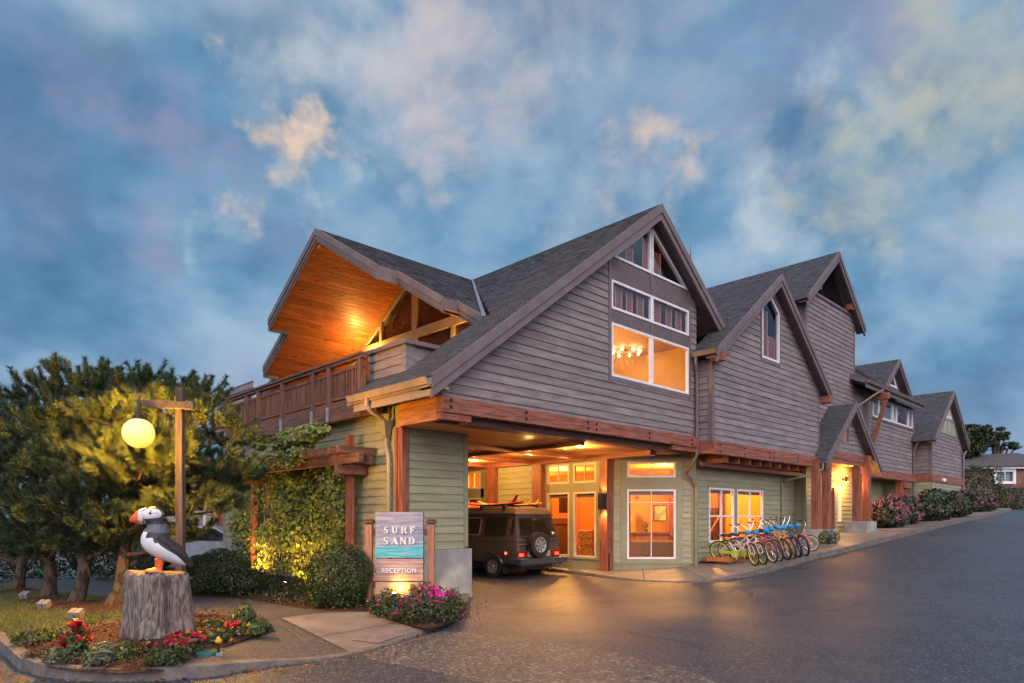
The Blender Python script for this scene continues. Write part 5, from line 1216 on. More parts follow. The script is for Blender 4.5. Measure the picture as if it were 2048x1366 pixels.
def pine(name, label, trunkpx, leanpx, pads, tr=.17, mat='needle', group='pines beside the lawn', shoots=40):
    b = onZ(trunkpx[0], trunkpx[1], .14); d = float(np.dot(b-CAM, FW))
    T = thing(name, label, 'tree', (b[0], b[1], .1), group)
    top = CAM+FW*d+RT*((leanpx[0]-CX)/FPX*d)+UPV*((HZ-leanpx[1])/FPX*d); top = np.array(top)
    k = MB(); sp = []
    for j in range(15):
        t = j/14; p = np.array([b[0], b[1], .02])*(1-t)+top*t; p[:2] += np.array([mnoise.noise(Vector((t*3, d, 0))), mnoise.noise(Vector((t*3, d, 5)))])*.16*math.sin(math.pi*t)
        sp.append(p)
    # knobbly trunk
    NS = 22; vs = []
    for j, p in enumerate(sp):
        t = j/14
        for i in range(NS):
            a = 2*math.pi*i/NS; r = tr*((1-.72*t)+.55*math.exp(-t*14))*(1+.16*mnoise.noise(Vector((math.cos(a)*2, math.sin(a)*2, t*9+d)))+.09*mnoise.noise(Vector((math.cos(a)*6, math.sin(a)*6, t*22))))
            vs.append((p[0]+math.cos(a)*r, p[1]+math.sin(a)*r, p[2]))
    k.add(vs, [(j*NS+i, j*NS+(i+1) % NS, (j+1)*NS+(i+1) % NS, (j+1)*NS+i) for j in range(14) for i in range(NS)])
    V, F = [], []; o = 0
    for (px, py, dd, r) in pads:
        dp = d+dd; c = CAM+FW*dp+RT*((px-CX)/FPX*dp)+UPV*((HZ-py)/FPX*dp); R_ = r/FPX*dp
        # limb from the trunk to the pad
        q = min(range(4, 15), key=lambda i: np.linalg.norm(sp[i]-(c-UPV*.5))); s0 = sp[q]
        m_ = (s0+c)/2-UPV*.12+rng.normal(0, .08, 3); r0 = tr*(1-.7*q/14)*.55
        pts = [(1-t)**2*s0+2*t*(1-t)*m_+t*t*c for t in np.linspace(0, 1, 8)]
        k.tube(pts, [r0*(1-.85*t)+.008 for t in np.linspace(0, 1, 8)], 7)
        ns = int(shoots*(R_/.45)**1.7)
        pos, nr = blob_points(c, (R_*1.15, R_*1.15, R_*.62), ns, shell=.55, lump=.45, freq=2.5, seed=px, flat=-.25)
        dr = nr+np.array([0, 0, .9])+rng.normal(0, .35, nr.shape)
        v, f = needles(pos, dr); V.append(v); F.append(f+o); o += len(v)
        for e in range(5):
            tip = pos[rng.integers(len(pos))]; k.tube([c-UPV*R_*.3, (c+tip)/2-UPV*.04, tip], [.016, .010, .004], 5)
    k.build('trunk', M['bark'], T, smooth=70)
    mesh_np('crown', np.concatenate(V), np.concatenate(F), M[mat], T)
    return T
pine('pine_tree', 'rightmost pine with knobbly trunk just left of the grey stump', (222, 1214), (300, 900),
     [(300, 880, -.75, 50), (235, 905, -.7, 52), (330, 925, -.8, 50), (275, 945, -.8, 56), (225, 835, -.5, 50), (310, 820, -.5, 50), (452, 880, .3, 46), (415, 850, .0, 54), (372, 815, .6, 54), (455, 950, .0, 46), (405, 935, -.2, 66), (480, 955, .5, 34), (345, 905, -.3, 62), (300, 960, -.4, 66), (435, 1022, -.1, 40), (375, 1018, -.5, 56), (310, 1030, -.3, 50), (240, 960, -.5, 62), (330, 840, .2, 60), (270, 905, .2, 60), (250, 1040, -.2, 54), (375, 1072, -.2, 36), (330, 1085, .3, 40), (420, 980, .4, 44), (300, 1000, .3, 52), (255, 1095, .1, 42), (205, 1098, .4, 40)], tr=.13)
pine('pine_tree', 'tall middle pine whose speckled trunk leans right and glows in the lamp light', (146, 1209), (235, 860),
     [(170, 778, .3, 62), (120, 800, .2, 66), (215, 790, .6, 58), (255, 815, .5, 60), (340, 790, .8, 52), (290, 800, 1.0, 52), (408, 792, 1.1, 34), (175, 845, -.1, 70), (110, 870, -.2, 70), (235, 870, .1, 66), (175, 915, -.5, 70), (120, 950, -.6, 66), (200, 985, -.7, 64), (160, 1040, -.6, 62), (230, 1075, -.4, 50), (110, 1020, -.5, 60), (285, 770, .9, 40), (150, 1092, -.1, 44), (195, 1060, -.6, 46)], tr=.125, mat='needle')
pine('pine_tree', 'left pine with upright dark trunk behind the smallest flood lamp pair', (97, 1198), (85, 880),
     [(60, 850, .2, 66), (20, 880, .3, 64), (75, 920, -.2, 70), (30, 950, -.3, 66), (-20, 930, .3, 66), (60, 1000, -.5, 66), (20, 1030, -.4, 62), (75, 1060, -.6, 56), (10, 830, .9, 50), (120, 1080, -.3, 44), (70, 1105, .0, 40), (20, 1100, .2, 44)], tr=.12, mat='needle2')
pine('pine_tree', 'leftmost pine with thin slanting trunk at the photo edge', (32, 1181), (75, 960),
     [(-15, 1010, .4, 60), (20, 1075, -.1, 56), (-50, 960, .3, 62), (60, 1095, .2, 42), (-30, 1080, .1, 50), (-40, 890, .6, 60)], tr=.11, mat='needle2')
# bark mulch rings
for px, py, r in ((222, 1216, .75), (148, 1211, .7), (97, 1200, .6), (32, 1183, .5)):
    p = onZ(px, py, .15); k = MB(); vs = [(p[0], p[1], .215)]
    for j in (1, 2, 3):
        for i in range(28):
            a = 2*math.pi*i/28; q = r*j/3*(1+.25*mnoise.noise(Vector((math.cos(a)*1.5, math.sin(a)*1.5, px*.1)))); vs.append((p[0]+q*math.cos(a), p[1]+q*math.sin(a), (.205, .185, .135)[j-1]+.015*mnoise.noise(Vector((q*6, a*5, 0)))))
    k.add(vs, [(0, 1+i, 1+(i+1) % 28) for i in range(28)]+[(1+j*28+i, 1+(j+1)*28+i, 1+(j+1)*28+(i+1) % 28, 1+j*28+(i+1) % 28) for j in (0, 1) for i in range(28)])
    struct(k.build('mulch', M['soil'], smooth=True))
# small white flood lamps on the lawn, in pairs of heads
for (px, py, sz_), lb in zip(((152, 1240, .17), (88, 1220, .16), (50, 1200, .14)), ('nearest of the white twin flood lamps on the lawn, beside the middle mulch ring', 'white twin flood lamp on the lawn between the two other lamp pairs', 'farthest and smallest white twin flood lamp, below the left pine trunk')):
    p = onZ(px, py, .15); T = thing('flood_lamp', lb, 'flood lamp', (p[0], p[1], .13), 'flood lamps on the lawn')
    for s_ in (-1, 1):
        k = MB(); c = p+RT*s_*sz_*.30; z = .20
        k.bar(tuple(c-FW*.06+UPV*(z-p[2]+.02)), tuple(c+FW*.07+UPV*(z-p[2]+.08)), sz_*.50, sz_*.80); k.build('lamp_head', mk('pale_grey_housing', (.24, .23, .215), (.18, .17, .16), scale=9), T, bevel=.01)
    k = MB(); k.tube([(p[0], p[1], .1), (p[0], p[1], .2)], .018, 6); k.build('stake', M['iron'], T)
# ---------------------------------------------------------------- bedding plants
def clump(name, label, cat, px, py, z, rx, rz, n, leafmat, size, blooms=0, bmat=None, bsize=.05, group=None, aspect=.5, up=.0, extra=None):
    p = onZ(px, py, z); T = thing(name, label, cat, (p[0], p[1], z-.02), group)
    pos, nr = blob_points((p[0], p[1], z+rz*.35), (rx, rx, rz), n, shell=.3, lump=.4, seed=px*.3, flat=-.3); pos[:, 2] = np.maximum(pos[:, 2], z+.005)
    v, f = leaves(pos, nr+np.array([0, 0, up]), size, aspect); mesh_np('foliage', v, f, M[leafmat], T)
    if blooms:
        bp, bn = blob_points((p[0], p[1], z+rz*.55), (rx*.85, rx*.85, rz*.95), blooms, shell=.8, lump=.3, seed=px, flat=.1)
        V = []; F = []; o = 0
        for q, nn in zip(bp, bn):
            m_ = 14; pts = q+rng.normal(0, bsize*.30, (m_, 3)); v, f = leaves(pts, np.tile(nn+np.array([0, 0, .5]), (m_, 1)), bsize*.75, .9, jitter=.7); V.append(v); F.append(f+o); o += len(v)
        mesh_np('blossom', np.concatenate(V), np.concatenate(F), M[bmat], T)
    if extra:
        bp, bn = blob_points((p[0], p[1], z+rz*.6), (rx*.9, rx*.9, rz), extra[0], shell=.85, lump=.3, seed=px+3, flat=.2)
        V = []; F = []; o = 0
        for q, nn in zip(bp, bn): pts = q+rng.normal(0, .014, (9, 3)); v, f = leaves(pts, np.tile(nn, (9, 1)), .035, .9); V.append(v); F.append(f+o); o += len(v)
        mesh_np('yellow_blossom', np.concatenate(V), np.concatenate(F), M[extra[1]], T)
    return T
GB = 'bedding plants round the stump'
clump('flower_clump', 'tall red geranium nearest the left kerb corner', 'flowers', 152, 1312, .17, 0.156, 0.256, 336, 'leaf', .075, 13, 'redfl', .085, GB)
clump('flower_clump', 'dense crimson and yellow flower mound right of the stump foot', 'flowers', 372, 1300, .17, 0.234, 0.160, 416, 'leaf', .07, 34, 'redfl', .06, GB, extra=(9, 'yelfl'))
clump('flower_clump', 'small red flowers at the right end of the bed', 'flowers', 470, 1268, .17, 0.133, 0.144, 208, 'leaf', .065, 9, 'redfl', .06, GB)
clump('flower_clump', 'two red blooms between the stump and the crimson mound', 'flowers', 296, 1306, .17, 0.078, 0.104, 96, 'leaf', .06, 4, 'redfl', .06, GB)
clump('ground_plant', 'blue green mat of leaves at the lawn edge', 'plant', 75, 1283, .17, 0.296, 0.104, 720, 'shrub', .055, group=GB)
clump('ground_plant', 'strappy pale leaves in front of the stump', 'plant', 200, 1325, .16, 0.172, 0.176, 208, 'grey_leaf', .15, group=GB, aspect=.18, up=.2)
clump('ground_plant', 'low white edged plant beside the red geranium', 'plant', 118, 1322, .16, 0.187, 0.112, 336, 'grey_leaf', .05, group=GB)
clump('ground_plant', 'grey green plants filling the bed between geranium and mound', 'plant', 248, 1318, .16, 0.203, 0.136, 336, 'leaf', .08, group=GB, aspect=.35)
clump('ground_plant', 'green plant below the crimson mound at the kerb', 'plant', 330, 1326, .16, 0.218, 0.128, 416, 'shrub', .06, group=GB)
clump('ground_plant', 'spiky green plant at the back right of the bed', 'plant', 486, 1246, .16, 0.187, 0.240, 208, 'leaf', .15, group=GB, aspect=.2, up=.3)
clump('ground_plant', 'leafy rosette at the far right tip of the bed', 'plant', 520, 1264, .16, 0.156, 0.128, 176, 'leaf', .12, group=GB, aspect=.3)
clump('ground_plant', 'yellow green tuft beside the small red flowers', 'plant', 500, 1266, .16, 0.078, 0.112, 128, 'vine', .05, group=GB)
clump('ground_plant', 'low leaves in the soil right behind the stump', 'plant', 420, 1255, .16, 0.218, 0.096, 240, 'leaf', .08, group=GB)
clump('ground_plant', 'low leaves behind the crimson mound', 'plant', 430, 1282, .16, 0.203, 0.112, 240, 'shrub', .07, group=GB)
clump('ground_plant', 'dry brown trailing plant at the left kerb corner', 'plant', 75, 1312, .15, 0.156, 0.064, 208, 'stemw', .07, group=GB, aspect=.2)
p = onZ(437, 1305, .15); T = thing('path_light', 'short yellow topped bollard light with a pale base', 'garden light', (p[0], p[1], .12)); k = MB(); k.tube([(p[0], p[1], .1), (p[0], p[1], .27)], .014, 8); k.build('stem', M['iron'], T)
k = MB(); k.lathe([(.001, .32), (.03, .32), (.045, .285), (.03, .265), (.001, .265)], 12, (p[0], p[1], 0)); k.build('cap', M['yelfl'], T); k = MB(); k.box(p[0]-.04, p[0]+.04, p[1]-.04, p[1]+.04, .1, .15); k.build('base', M['steel'], T)
p = onZ(415, 1305, .15); T = thing('irrigation_lid', 'round teal irrigation lid sunk at the bed edge', 'valve lid', (p[0], p[1], .12)); k = MB(); k.lathe([(.13, .10), (.13, .16), (.12, .168), (.001, .170)], 24, (p[0], p[1], 0)); k.build('lid', mk('teal_plastic', (.03, .12, .11), rough=.5), T)
# leaf litter and small chips over the mulch
def scatter_in(poly, n):
    out = []; x0 = min(p[0] for p in poly); x1 = max(p[0] for p in poly); y0 = min(p[1] for p in poly); y1 = max(p[1] for p in poly)
    while len(out) < n:
        x, y = random.uniform(x0, x1), random.uniform(y0, y1)
        if any(a <= x < b for a, b in intervals(poly, y)): out.append((x, y))
    return np.array(out)
q = scatter_in(BED, 2600); pos = np.column_stack([q, np.full(len(q), .205)+rng.normal(0, .012, len(q))])
v, f = leaves(pos, np.tile([0, 0, 1.0], (len(q), 1)), .05, .35, jitter=.5); tag(mesh_np('bark_chips', v, f, mk('bark_chip', (.13, .07, .045), (.05, .028, .018), scale=9, rough=.9, island=.5)), 'loose bark chips over the planting bed', 'mulch', kind='stuff')
q = scatter_in([p for p in LAWN], 120000); q = q[(q @ FW[:2] > 4) & (q @ FW[:2] < 17) & (q @ RT[:2] > -13)][:30000]
pos = np.column_stack([q, np.full(len(q), .155)+.012*rng.random(len(q))]); N = len(pos); a = rng.random(N)*6.28; s = np.column_stack([np.cos(a), np.sin(a), 0*a])*.006; tip = pos+rng.normal(0, .018, (N, 3))*[1, 1, 0]+[0, 0, .03]+np.array([0, 0, 1])*rng.random((N, 1))*.02
V = np.stack([pos-s-[0, 0, .02], pos+s-[0, 0, .02], tip], 1).reshape(-1, 3); tag(mesh_np('grass_blades', V, np.arange(3*N).reshape(N, 3), mk('grass_blade', (.10, .13, .03), (.13, .12, .045), scale=1.3, rough=.7, island=.35, coord='World', transl=.2)), 'short lawn grass under the pines', 'grass', kind='stuff')
# ---------------------------------------------------------------- shrubs, vine, pergola, sign
def shrub(label, px, py, z, rx, rz, n, mat, size=.05, name='shrub', group=None, depth=0.0, lump=.22, at=None):
    p = onZ(px, py, z)+FW*depth if at is None else at; T = thing(name, label, 'shrub', (p[0], p[1], z-.02), group); c = (p[0], p[1], z+rz*.92)
    pos, nr = blob_points(c, (rx, rx, rz), n, shell=.72, lump=lump, seed=px*.1, flat=-.9)
    v, f = leaves(pos, nr, size, .55, jitter=.55); mesh_np('foliage', v, f, M[mat], T)
    k = MB()
    for i in range(26):
        d = rng.normal(0, 1, 3); d /= np.linalg.norm(d); d[2] = abs(d[2])*.8-.1; k.tube([(p[0], p[1], z-.02), tuple(np.array(c)+d*np.array([rx, rx, rz])*.35), tuple(np.array(c)+d*np.array([rx, rx, rz])*.85)], [.018, .011, .005], 5)
    k.build('stem', M['stemw'], T); return T, c
shrub('dense clipped green shrub between the vine and the hotel sign', 678, 1214, .10, .62, .62, 9500, 'shrub', .052)
shrub('rounded shrub left of the vine, behind the stump', 436, 1188, .10, .66, .52, 6500, 'shrub', .055)
for lb, px, d_, rx, rz in (('dark shrub beyond the path behind the leftmost pine trunks', 40, 17.5, 1.2, .75), ('dark shrub beyond the path behind the speckled leaning trunk', 165, 18, 1.3, .8), ('dark shrub with pale flecks behind the rightmost pine trunk', 250, 18, 1.1, .8), ('dark shrub beyond the path at the photo edge', -70, 17, 1.2, .8)):
    q_ = onD(px, 1140, d_); shrub(lb, px, 1160, .1, rx, rz, 2200, 'dkleaf', .09, at=np.array([q_[0], q_[1], .1]))
shrub('low spreading shrub between the rounded shrub and the vine', 485, 1190, .10, .50, .30, 2800, 'dkleaf', .06)
q = scatter_in(BED3, 5200); pos = np.column_stack([q, .13+.13*rng.random(len(q))]); v, f = leaves(pos, np.tile([0, 0, 1.0], (len(q), 1)), .07, .5, jitter=.8); tag(mesh_np('ground_cover', v, f, M['dkleaf']), 'dark leafy ground cover along the foot of the side wall', 'ground cover', kind='stuff')
# pergola
PG_ = thing('pergola', 'dark red timber pergola carrying the vine on the side wall', 'pergola', (7.6, 15.5, .1))
ya = onX(724, 870, 7.1)[1]; yb = onX(462, 920, 7.1)[1]
mb = MB(); mb.box(7.02, 7.14, ya, yb, 2.93, 3.13); mb.box(7.50, 7.60, ya+.35, yb-.3, 2.93, 3.12); mb.build('beam', M['raily'], PG_, bevel=.008)
y = ya+.42
while y < yb-.2:
    k = MB(); k.box(6.78, 7.66, y-.05, y+.05, 3.135, 3.29); k.build('rafter', M['railx'], PG_); y += .40
for yy in (ya+.95, yb-.95):
    k = MB(); k.box(7.30, 7.44, yy-.07, yy+.07, .1, 3.6); k.build('post', M['redz'], PG_); k = MB(); k.box(6.95, 7.66, yy-.22, yy-.071, 2.72, 2.925); k.build('corbel', M['railx'], PG_)
# vine on the trellis: leaves over a lumpy sheet, thinner toward the top left
VN = thing('climbing_vine', 'leafy green vine covering the pergola wall, golden at the foot', 'vine', (7.3, 16, .1))
Y0v, Y1v = float(onX(692, 1000, 7.45)[1]), float(onX(486, 1000, 7.45)[1])
pts = []; nrs = []
def vdens(s, z):     # s 0 at the right edge .. 1 at the left
    n = mnoise.noise(Vector((s*4.2, z*1.3, 2)))*.6+mnoise.noise(Vector((s*11, z*3, 7)))*.35
    edge = 1.0 if s < .60 else (1.0 if z < 1.15+1.6*(1-s) else (.10 if s < .92 else .8))
    if z > 2.95: edge *= .6
    return edge*(.75+n)
while len(pts) < 7800:
    s = random.uniform(-.04, 1.06); z = random.uniform(.35, 3.15)
    if random.random() > vdens(s, z): continue
    if z < 1.0 and random.random() < .6: continue
    b_ = .26+.20*mnoise.noise(Vector((s*5, z*2, 11))); x = 7.62-.06-random.random()**.7*(b_+.10)
    pts.append((x, Y0v+(Y1v-Y0v)*s, z)); nrs.append((-.9, random.uniform(-.5, .3), .35))
for i in range(3600):  # growth over the pergola top, right half
    s = random.uniform(.12, .98)**1.1; d = random.random(); thick = max(.05, .42*(1-abs(s-.42)*1.4))
    pts.append((7.55-d*.85, Y0v+(Y1v-Y0v)*s+.35, 3.12+random.random()*thick*(.7+.6*mnoise.noise(Vector((s*7, d*2, 3))))-.35*(d > .85)*random.random()*.6)); nrs.append((-.5, -.3, .9))
v, f = leaves(np.array(pts), np.array(nrs), .105, .85, jitter=.5, fold=.10); mesh_np('foliage', v, f, M['vine'], VN)
pts = []; nrs = []
for px, py, rr0, nn0 in ((560, 885, .30, 420), (590, 876, .38, 700), (622, 866, .36, 650), (640, 862, .25, 300), (520, 890, .22, 260), (605, 905, .30, 350)):
    c_ = onX(px, py, 6.95); a_, b_ = blob_points(c_, (rr0*.8, rr0*1.3, rr0*.62), nn0, shell=.35, lump=.4, seed=px); pts.append(a_); nrs.append(b_+np.array([-.3, -.2, .6]))
v, f = leaves(np.concatenate(pts), np.concatenate(nrs), .095, .8, jitter=.5); mesh_np('pale_foliage', v, f, mk('pale_vine_leaves', (.27, .31, .085), (.17, .21, .05), scale=2, rough=.5, island=.3, coord='World', transl=.3), VN)  # paler green leaf clumps over the pergola top
k = MB()
for i in range(34):
    s = random.uniform(.05, .95); y = Y0v+(Y1v-Y0v)*s; x = 7.5-random.random()*.15; z = .08; pp = [(x, y, z)]
    while z < random.uniform(1.2, 3.0): z += .16; y += random.uniform(-.10, .10); x += random.uniform(-.03, .03); x = min(x, 7.6); pp.append((x, y, z))
    k.tube(pp, [.014*(1-.5*j/len(pp)) for j in range(len(pp))], 5)
k.build('stem', M['stemw'], VN)
def uplight(name, label, p, aim, e, col, cone=1.6):
    T = thing(name, label, 'uplight', p, 'ground uplights'); a = Vector(aim)-Vector(p); a.normalize(); p = Vector(p)
    k = MB(); k.tube([p+a*.02, p+a*.13], .055, 12); k.tube([p-Vector((0, 0, .06)), p+a*.03], .014, 6); k.build('housing', M['iron'], T)
    k = MB(); k.tube([p+a*.128, p+a*.134], .05, 12); k.build('lens', mk('uplight_lens', (1, .8, .5), emit=(1, .62, .16), estr=40), T)
    lamp('SPOT', tuple(p+a*.17), e, col, .04, aim=tuple(aim), cone=cone, blend=.7)
yv = lambda px: float(onX(px, 1150, 7.0)[1])
uplight('uplight', 'small uplight in the ground cover at the left foot of the vine', (6.60, yv(505), .22), (7.5, yv(520)+.6, 1.4), 330, (1, .52, .09), 2.2)
uplight('uplight', 'small uplight under the right half of the vine, behind the clipped shrub', (6.45, yv(610), .22), (7.5, yv(600)+.2, 1.4), 330, (1, .52, .09), 2.2)
# hotel sign
sgd = FPX*EYE/(1222-HZ)
SG = thing('hotel_sign', 'upright hotel sign of three sunset printed panels between redwood posts', 'sign', tuple(atd(800, sgd)*np.array([1, 1, 0])))
def sp3(px, py, f=0.0): return CAM+FW*(sgd+f)+RT*((px-CX)/FPX*sgd)+UPV*((HZ-py)/FPX*sgd)
PSg = lambda u, z, o: tuple(np.array(SGo)+RT*u-FW*o+UPV*z)
SGo = atd(0, sgd); SGo = CAM*np.array([1, 1, 0])+FW*sgd
uof = lambda px: (px-CX)/FPX*sgd
zof = lambda py: EYE+(HZ-py)/FPX*sgd
def signmat(name, stops, z0, z1, gl):
    m = bpy.data.materials.new(name); m.use_nodes = True; b = NB(m.node_tree); p = m.node_tree.nodes['Principled BSDF']
    pos = b.n('ShaderNodeNewGeometry').outputs['Position']; s = b.n('ShaderNodeSeparateXYZ'); b.link(pos, s.inputs[0])
    al = b.vmath('DOT_PRODUCT', pos, tuple(RT)).outputs['Value']
    c = b.n('ShaderNodeCombineXYZ'); b.put(c.inputs[0], b.math('MULTIPLY', al, 2.2)); b.put(c.inputs[1], b.math('MULTIPLY', s.outputs[2], 26))
    rip = b.noise(c.outputs[0], 1.0, 4, .6, .5)
    t = b.math('DIVIDE', b.math('SUBTRACT', s.outputs[2], z0), z1-z0); t = b.math('ADD', t, b.math('MULTIPLY', b.math('SUBTRACT', rip, .5), .16))
    col = b.ramp(t, stops); col = b.mix(b.math('MULTIPLY', b.smooth(rip, .44, .62), gl), col, (.75, .68, .66)); col = b.mix(b.math('MULTIPLY', b.smooth(rip, .45, .32), .45), col, (.10, .09, .12))
    b.put(p.inputs['Base Color'], col); p.inputs['Roughness'].default_value = .45; return m
def panel(y0, y1, mat, name='panel'):
    k = MB(); k.pbox(PSg, uof(752), uof(847), zof(y1), zof(y0), .0, .05); o = k.build(name, mat, SG); e = MB()
    e.pbox(PSg, uof(752)-.008, uof(847)+.008, zof(y1)-.006, zof(y0)+.006, -.02, -.001); e.build('panel_edge', M['iron'], o); return o
p1 = panel(1024, 1115, signmat('sea_print', [(.02, (.02, .38, .50)), (.18, (.03, .40, .52)), (.30, (.20, .30, .42)), (.55, (.19, .22, .33)), (.95, (.24, .25, .35))], zof(1115), zof(1024), .25))
p2 = panel(1117.5, 1161, signmat('sunset_print', [(.0, (.50, .27, .17)), (.5, (.40, .22, .18)), (1, (.36, .23, .23))], zof(1161), zof(1117.5), .3))
p3 = panel(1163.5, 1198, signmat('sand_print', [(.0, (.62, .33, .08)), (1, (.52, .30, .17))], zof(1198), zof(1163.5), .2))
k = MB(); c0 = (uof(843), zof(1192)); pts = [(c0[0], c0[1]), (c0[0]-.20, c0[1]), (c0[0]-.21, c0[1]+.20), (c0[0]-.17, c0[1]+.25), (c0[0]-.09, c0[1]+.20), (c0[0]-.03, c0[1]+.10)]; k.pprism(PSg, pts, .0505, .054); k.build('rock_print', mk('brown_rock_print', (.20, .09, .05), scale=4), p3)
lt = mk('raised_white_letters', (.80, .80, .82), scale=4, rough=.35)
def serif_text(word, pxs, y0, y1):
    """display letters with thick and thin strokes cut as solid shapes"""
    G = {
     'S': [[(.92, .74), (.86, .96), (.62, 1.02), (.34, 1.0), (.10, .84), (.10, .66), (.26, .52), (.58, .40), (.66, .28), (.60, .12), (.42, .05), (.22, .10), (.08, .30), (.04, .28), (.08, .04), (.40, -.02), (.70, .0), (.92, .16), (.92, .38), (.74, .54), (.42, .66), (.36, .76), (.42, .90), (.58, .95), (.76, .88), (.88, .73)]],
     'U': [[(0, 1), (.36, 1), (.36, .30), (.46, .12), (.62, .08), (.72, .18), (.76, .34), (.76, 1), (.96, 1), (.96, .30), (.84, .08), (.60, -.02), (.34, -.0), (.14, .10), (.06, .28), (.06, .92), (0, .95)]],
     'R': [[(0, 0), (.38, 0), (.38, .05), (.31, .07), (.31, .93), (.48, .93), (.56, .86), (.58, .72), (.54, .58), (.44, .52), (.31, .52), (.31, .45), (.46, .45), (.72, 0), (1.02, 0), (.72, .48), (.86, .58), (.90, .74), (.86, .90), (.70, .99), (.5, 1), (0, 1), (0, .95), (.06, .93), (.06, .07), (0, .05)]],
     'F': [[(0, 0), (.40, 0), (.40, .05), (.34, .07), (.34, .42), (.56, .42), (.60, .30), (.68, .30), (.68, .70), (.60, .70), (.56, .56), (.34, .56), (.34, .87), (.70, .87), (.82, .70), (.94, .70), (.94, 1), (0, 1), (0, .95), (.06, .93), (.06, .07), (0, .05)]],
     'A': [[(-.06, 0), (.20, 0), (.20, .05), (.14, .07), (.22, .27), (.52, .27), (.58, .07), (.52, .05), (.52, 0), (1.04, 0), (1.04, .05), (.96, .07), (.60, 1.0), (.46, 1.0), (.06, .07), (-.06, .05)], ],
     'N': [[(0, 0), (.27, 0), (.27, .05), (.21, .07), (.21, .72), (.70, -.02), (.92, -.02), (.92, .93), (.98, .95), (.98, 1), (.68, 1), (.68, .95), (.74, .93), (.74, .46), (.34, 1), (0, 1), (0, .95), (.07, .93), (.07, .07), (0, .05)]],
     'D': [[(0, 0), (.44, 0), (.74, .06), (.92, .26), (.95, .5), (.92, .74), (.74, .94), (.44, 1), (0, 1), (0, .95), (.06, .93), (.06, .07), (0, .05)]]}
    for ch, (xa, xb) in zip(word, pxs):
        k = MB(); ua, ub = uof(xa), uof(xb); za, zb = zof(y1), zof(y0)
        for sh in G[ch]: k.pprism(PSg, [(ua+(ub-ua)*x, za+(zb-za)*y) for x, y in sh], .058, .075)
        o = k.build('letter', lt, p1)
        hole = {'A': [(.27, .35), (.48, .35), (.38, .66)], 'D': [(.32, .07), (.48, .10), (.60, .26), (.62, .5), (.60, .74), (.48, .90), (.32, .93)]}.get(ch)
        if hole:
            k = MB(); k.pprism(PSg, [(ua+(ub-ua)*x, za+(zb-za)*y) for x, y in hole], .0752, .0765); k.build('letter_counter', mk('letter_shade', (.30, .28, .36), scale=4), p1)
serif_text('SURF', [(768.5, 778), (785, 796), (803.5, 815), (821.5, 831.5)], 1053, 1066.5)
serif_text('SAND', [(768, 778.5), (784, 797.5), (801, 814), (818, 831.5)], 1074.5, 1088.5)
textmesh('lettering', 'RECEPTION', .118, PSg(uof(799.5), zof(1141), .068), RT, UPV, lt, p2, .01, .004, 1.12, .98)
for px, z1_ in ((738, 1042), (862.5, 1042)):
    k = MB(); c = uof(px); wd = .085; k.pbox(PSg, c-wd*.8, c+wd*.8, .0, zof(1047), -.08, .06); po = k.build('post', mwood('red_cedar_post', (.34, .17, .11), (.21, .09, .058), 'z', knots=.6), SG, bevel=.012)
    k = MB(); k.pbox(PSg, c-wd*1.15, c+wd*1.15, zof(1047), zof(1041.5), -.115, .095); k.pbox(PSg, c-wd*.9, c+wd*.9, zof(1041.5), zof(1038), -.09, .07); k.build('post_cap', mk('dark_cap', (.10, .05, .035), scale=7, rough=.6), po, bevel=.012)
for py in (1064, 1170):
    k = MB(); k.pbox(PSg, uof(738)+.06, uof(862.5)-.06, zof(py+7), zof(py-7), -.065, -.025); k.build('crossbar', M['redx'], SG)
ul = sp3(798, 1206, -.48); ul[2] = .34
T = thing('uplight', 'uplight among the magenta flowers shining on the hotel sign', 'uplight', tuple(ul), 'ground uplights'); k = MB(); k.tube([tuple(ul-UPV*.06), tuple(ul+UPV*.05+FW*.02)], .05, 12); k.tube([tuple(ul-UPV*.26), tuple(ul)], .014, 6); k.build('housing', M['iron'], T); k = MB(); k.tube([tuple(ul+UPV*.052+FW*.02), tuple(ul+UPV*.056+FW*.022)], .046, 12); k.build('lens', mk('sign_uplight_lens', (1, .8, .5), emit=(1, .66, .2), estr=40), T)
lamp('SPOT', tuple(ul+UPV*.06+FW*.20), 40, (1, .54, .11), .04, aim=tuple(sp3(800, 1172, .0)), cone=1.7, blend=1.0)
u2 = onZ(896, 1212, .15)-FW*.5; 
uplight('uplight', 'uplight at the front of the magenta flowers, aimed at the concrete base', (7.95, 10.25, .26), (9.35, 11.16, .15), 38, (1, .82, .50), 1.15)
# magenta flowers in front of the sign
def flowermass(label, pxs, n, blooms):
    c = onZ(pxs[0], pxs[1], .12); T = thing('flower_bed', label, 'flowers', (c[0], c[1], .1)); P0 = []; N0 = []
    for (px, py, r, h) in pxs[2]:
        q = onZ(px, py, .12); a, b = blob_points((q[0], q[1], .14+h*.34), (r, r, h*.86), int(n*r*r), shell=.45, lump=.3, seed=px*.2, flat=-.5); a[:, 2] = np.maximum(a[:, 2], .12); P0.append(a); N0.append(b)
    P0 = np.concatenate(P0); N0 = np.concatenate(N0); v, f = leaves(P0, N0+np.array([0, 0, .4]), .055, .6); mesh_np('foliage', v, f, M['dkleaf'], T)
    for (bx_, by_, dd, s_) in blooms:
        q = onD(bx_, by_, dd); pts_ = q+rng.normal(0, s_*.32, (26, 3)); v, f = leaves(pts_, np.tile(-FW+UPV*.5, (26, 1)), s_*.85, .9, jitter=.6); mesh_np('blossom', v, f, M['magfl'], T)
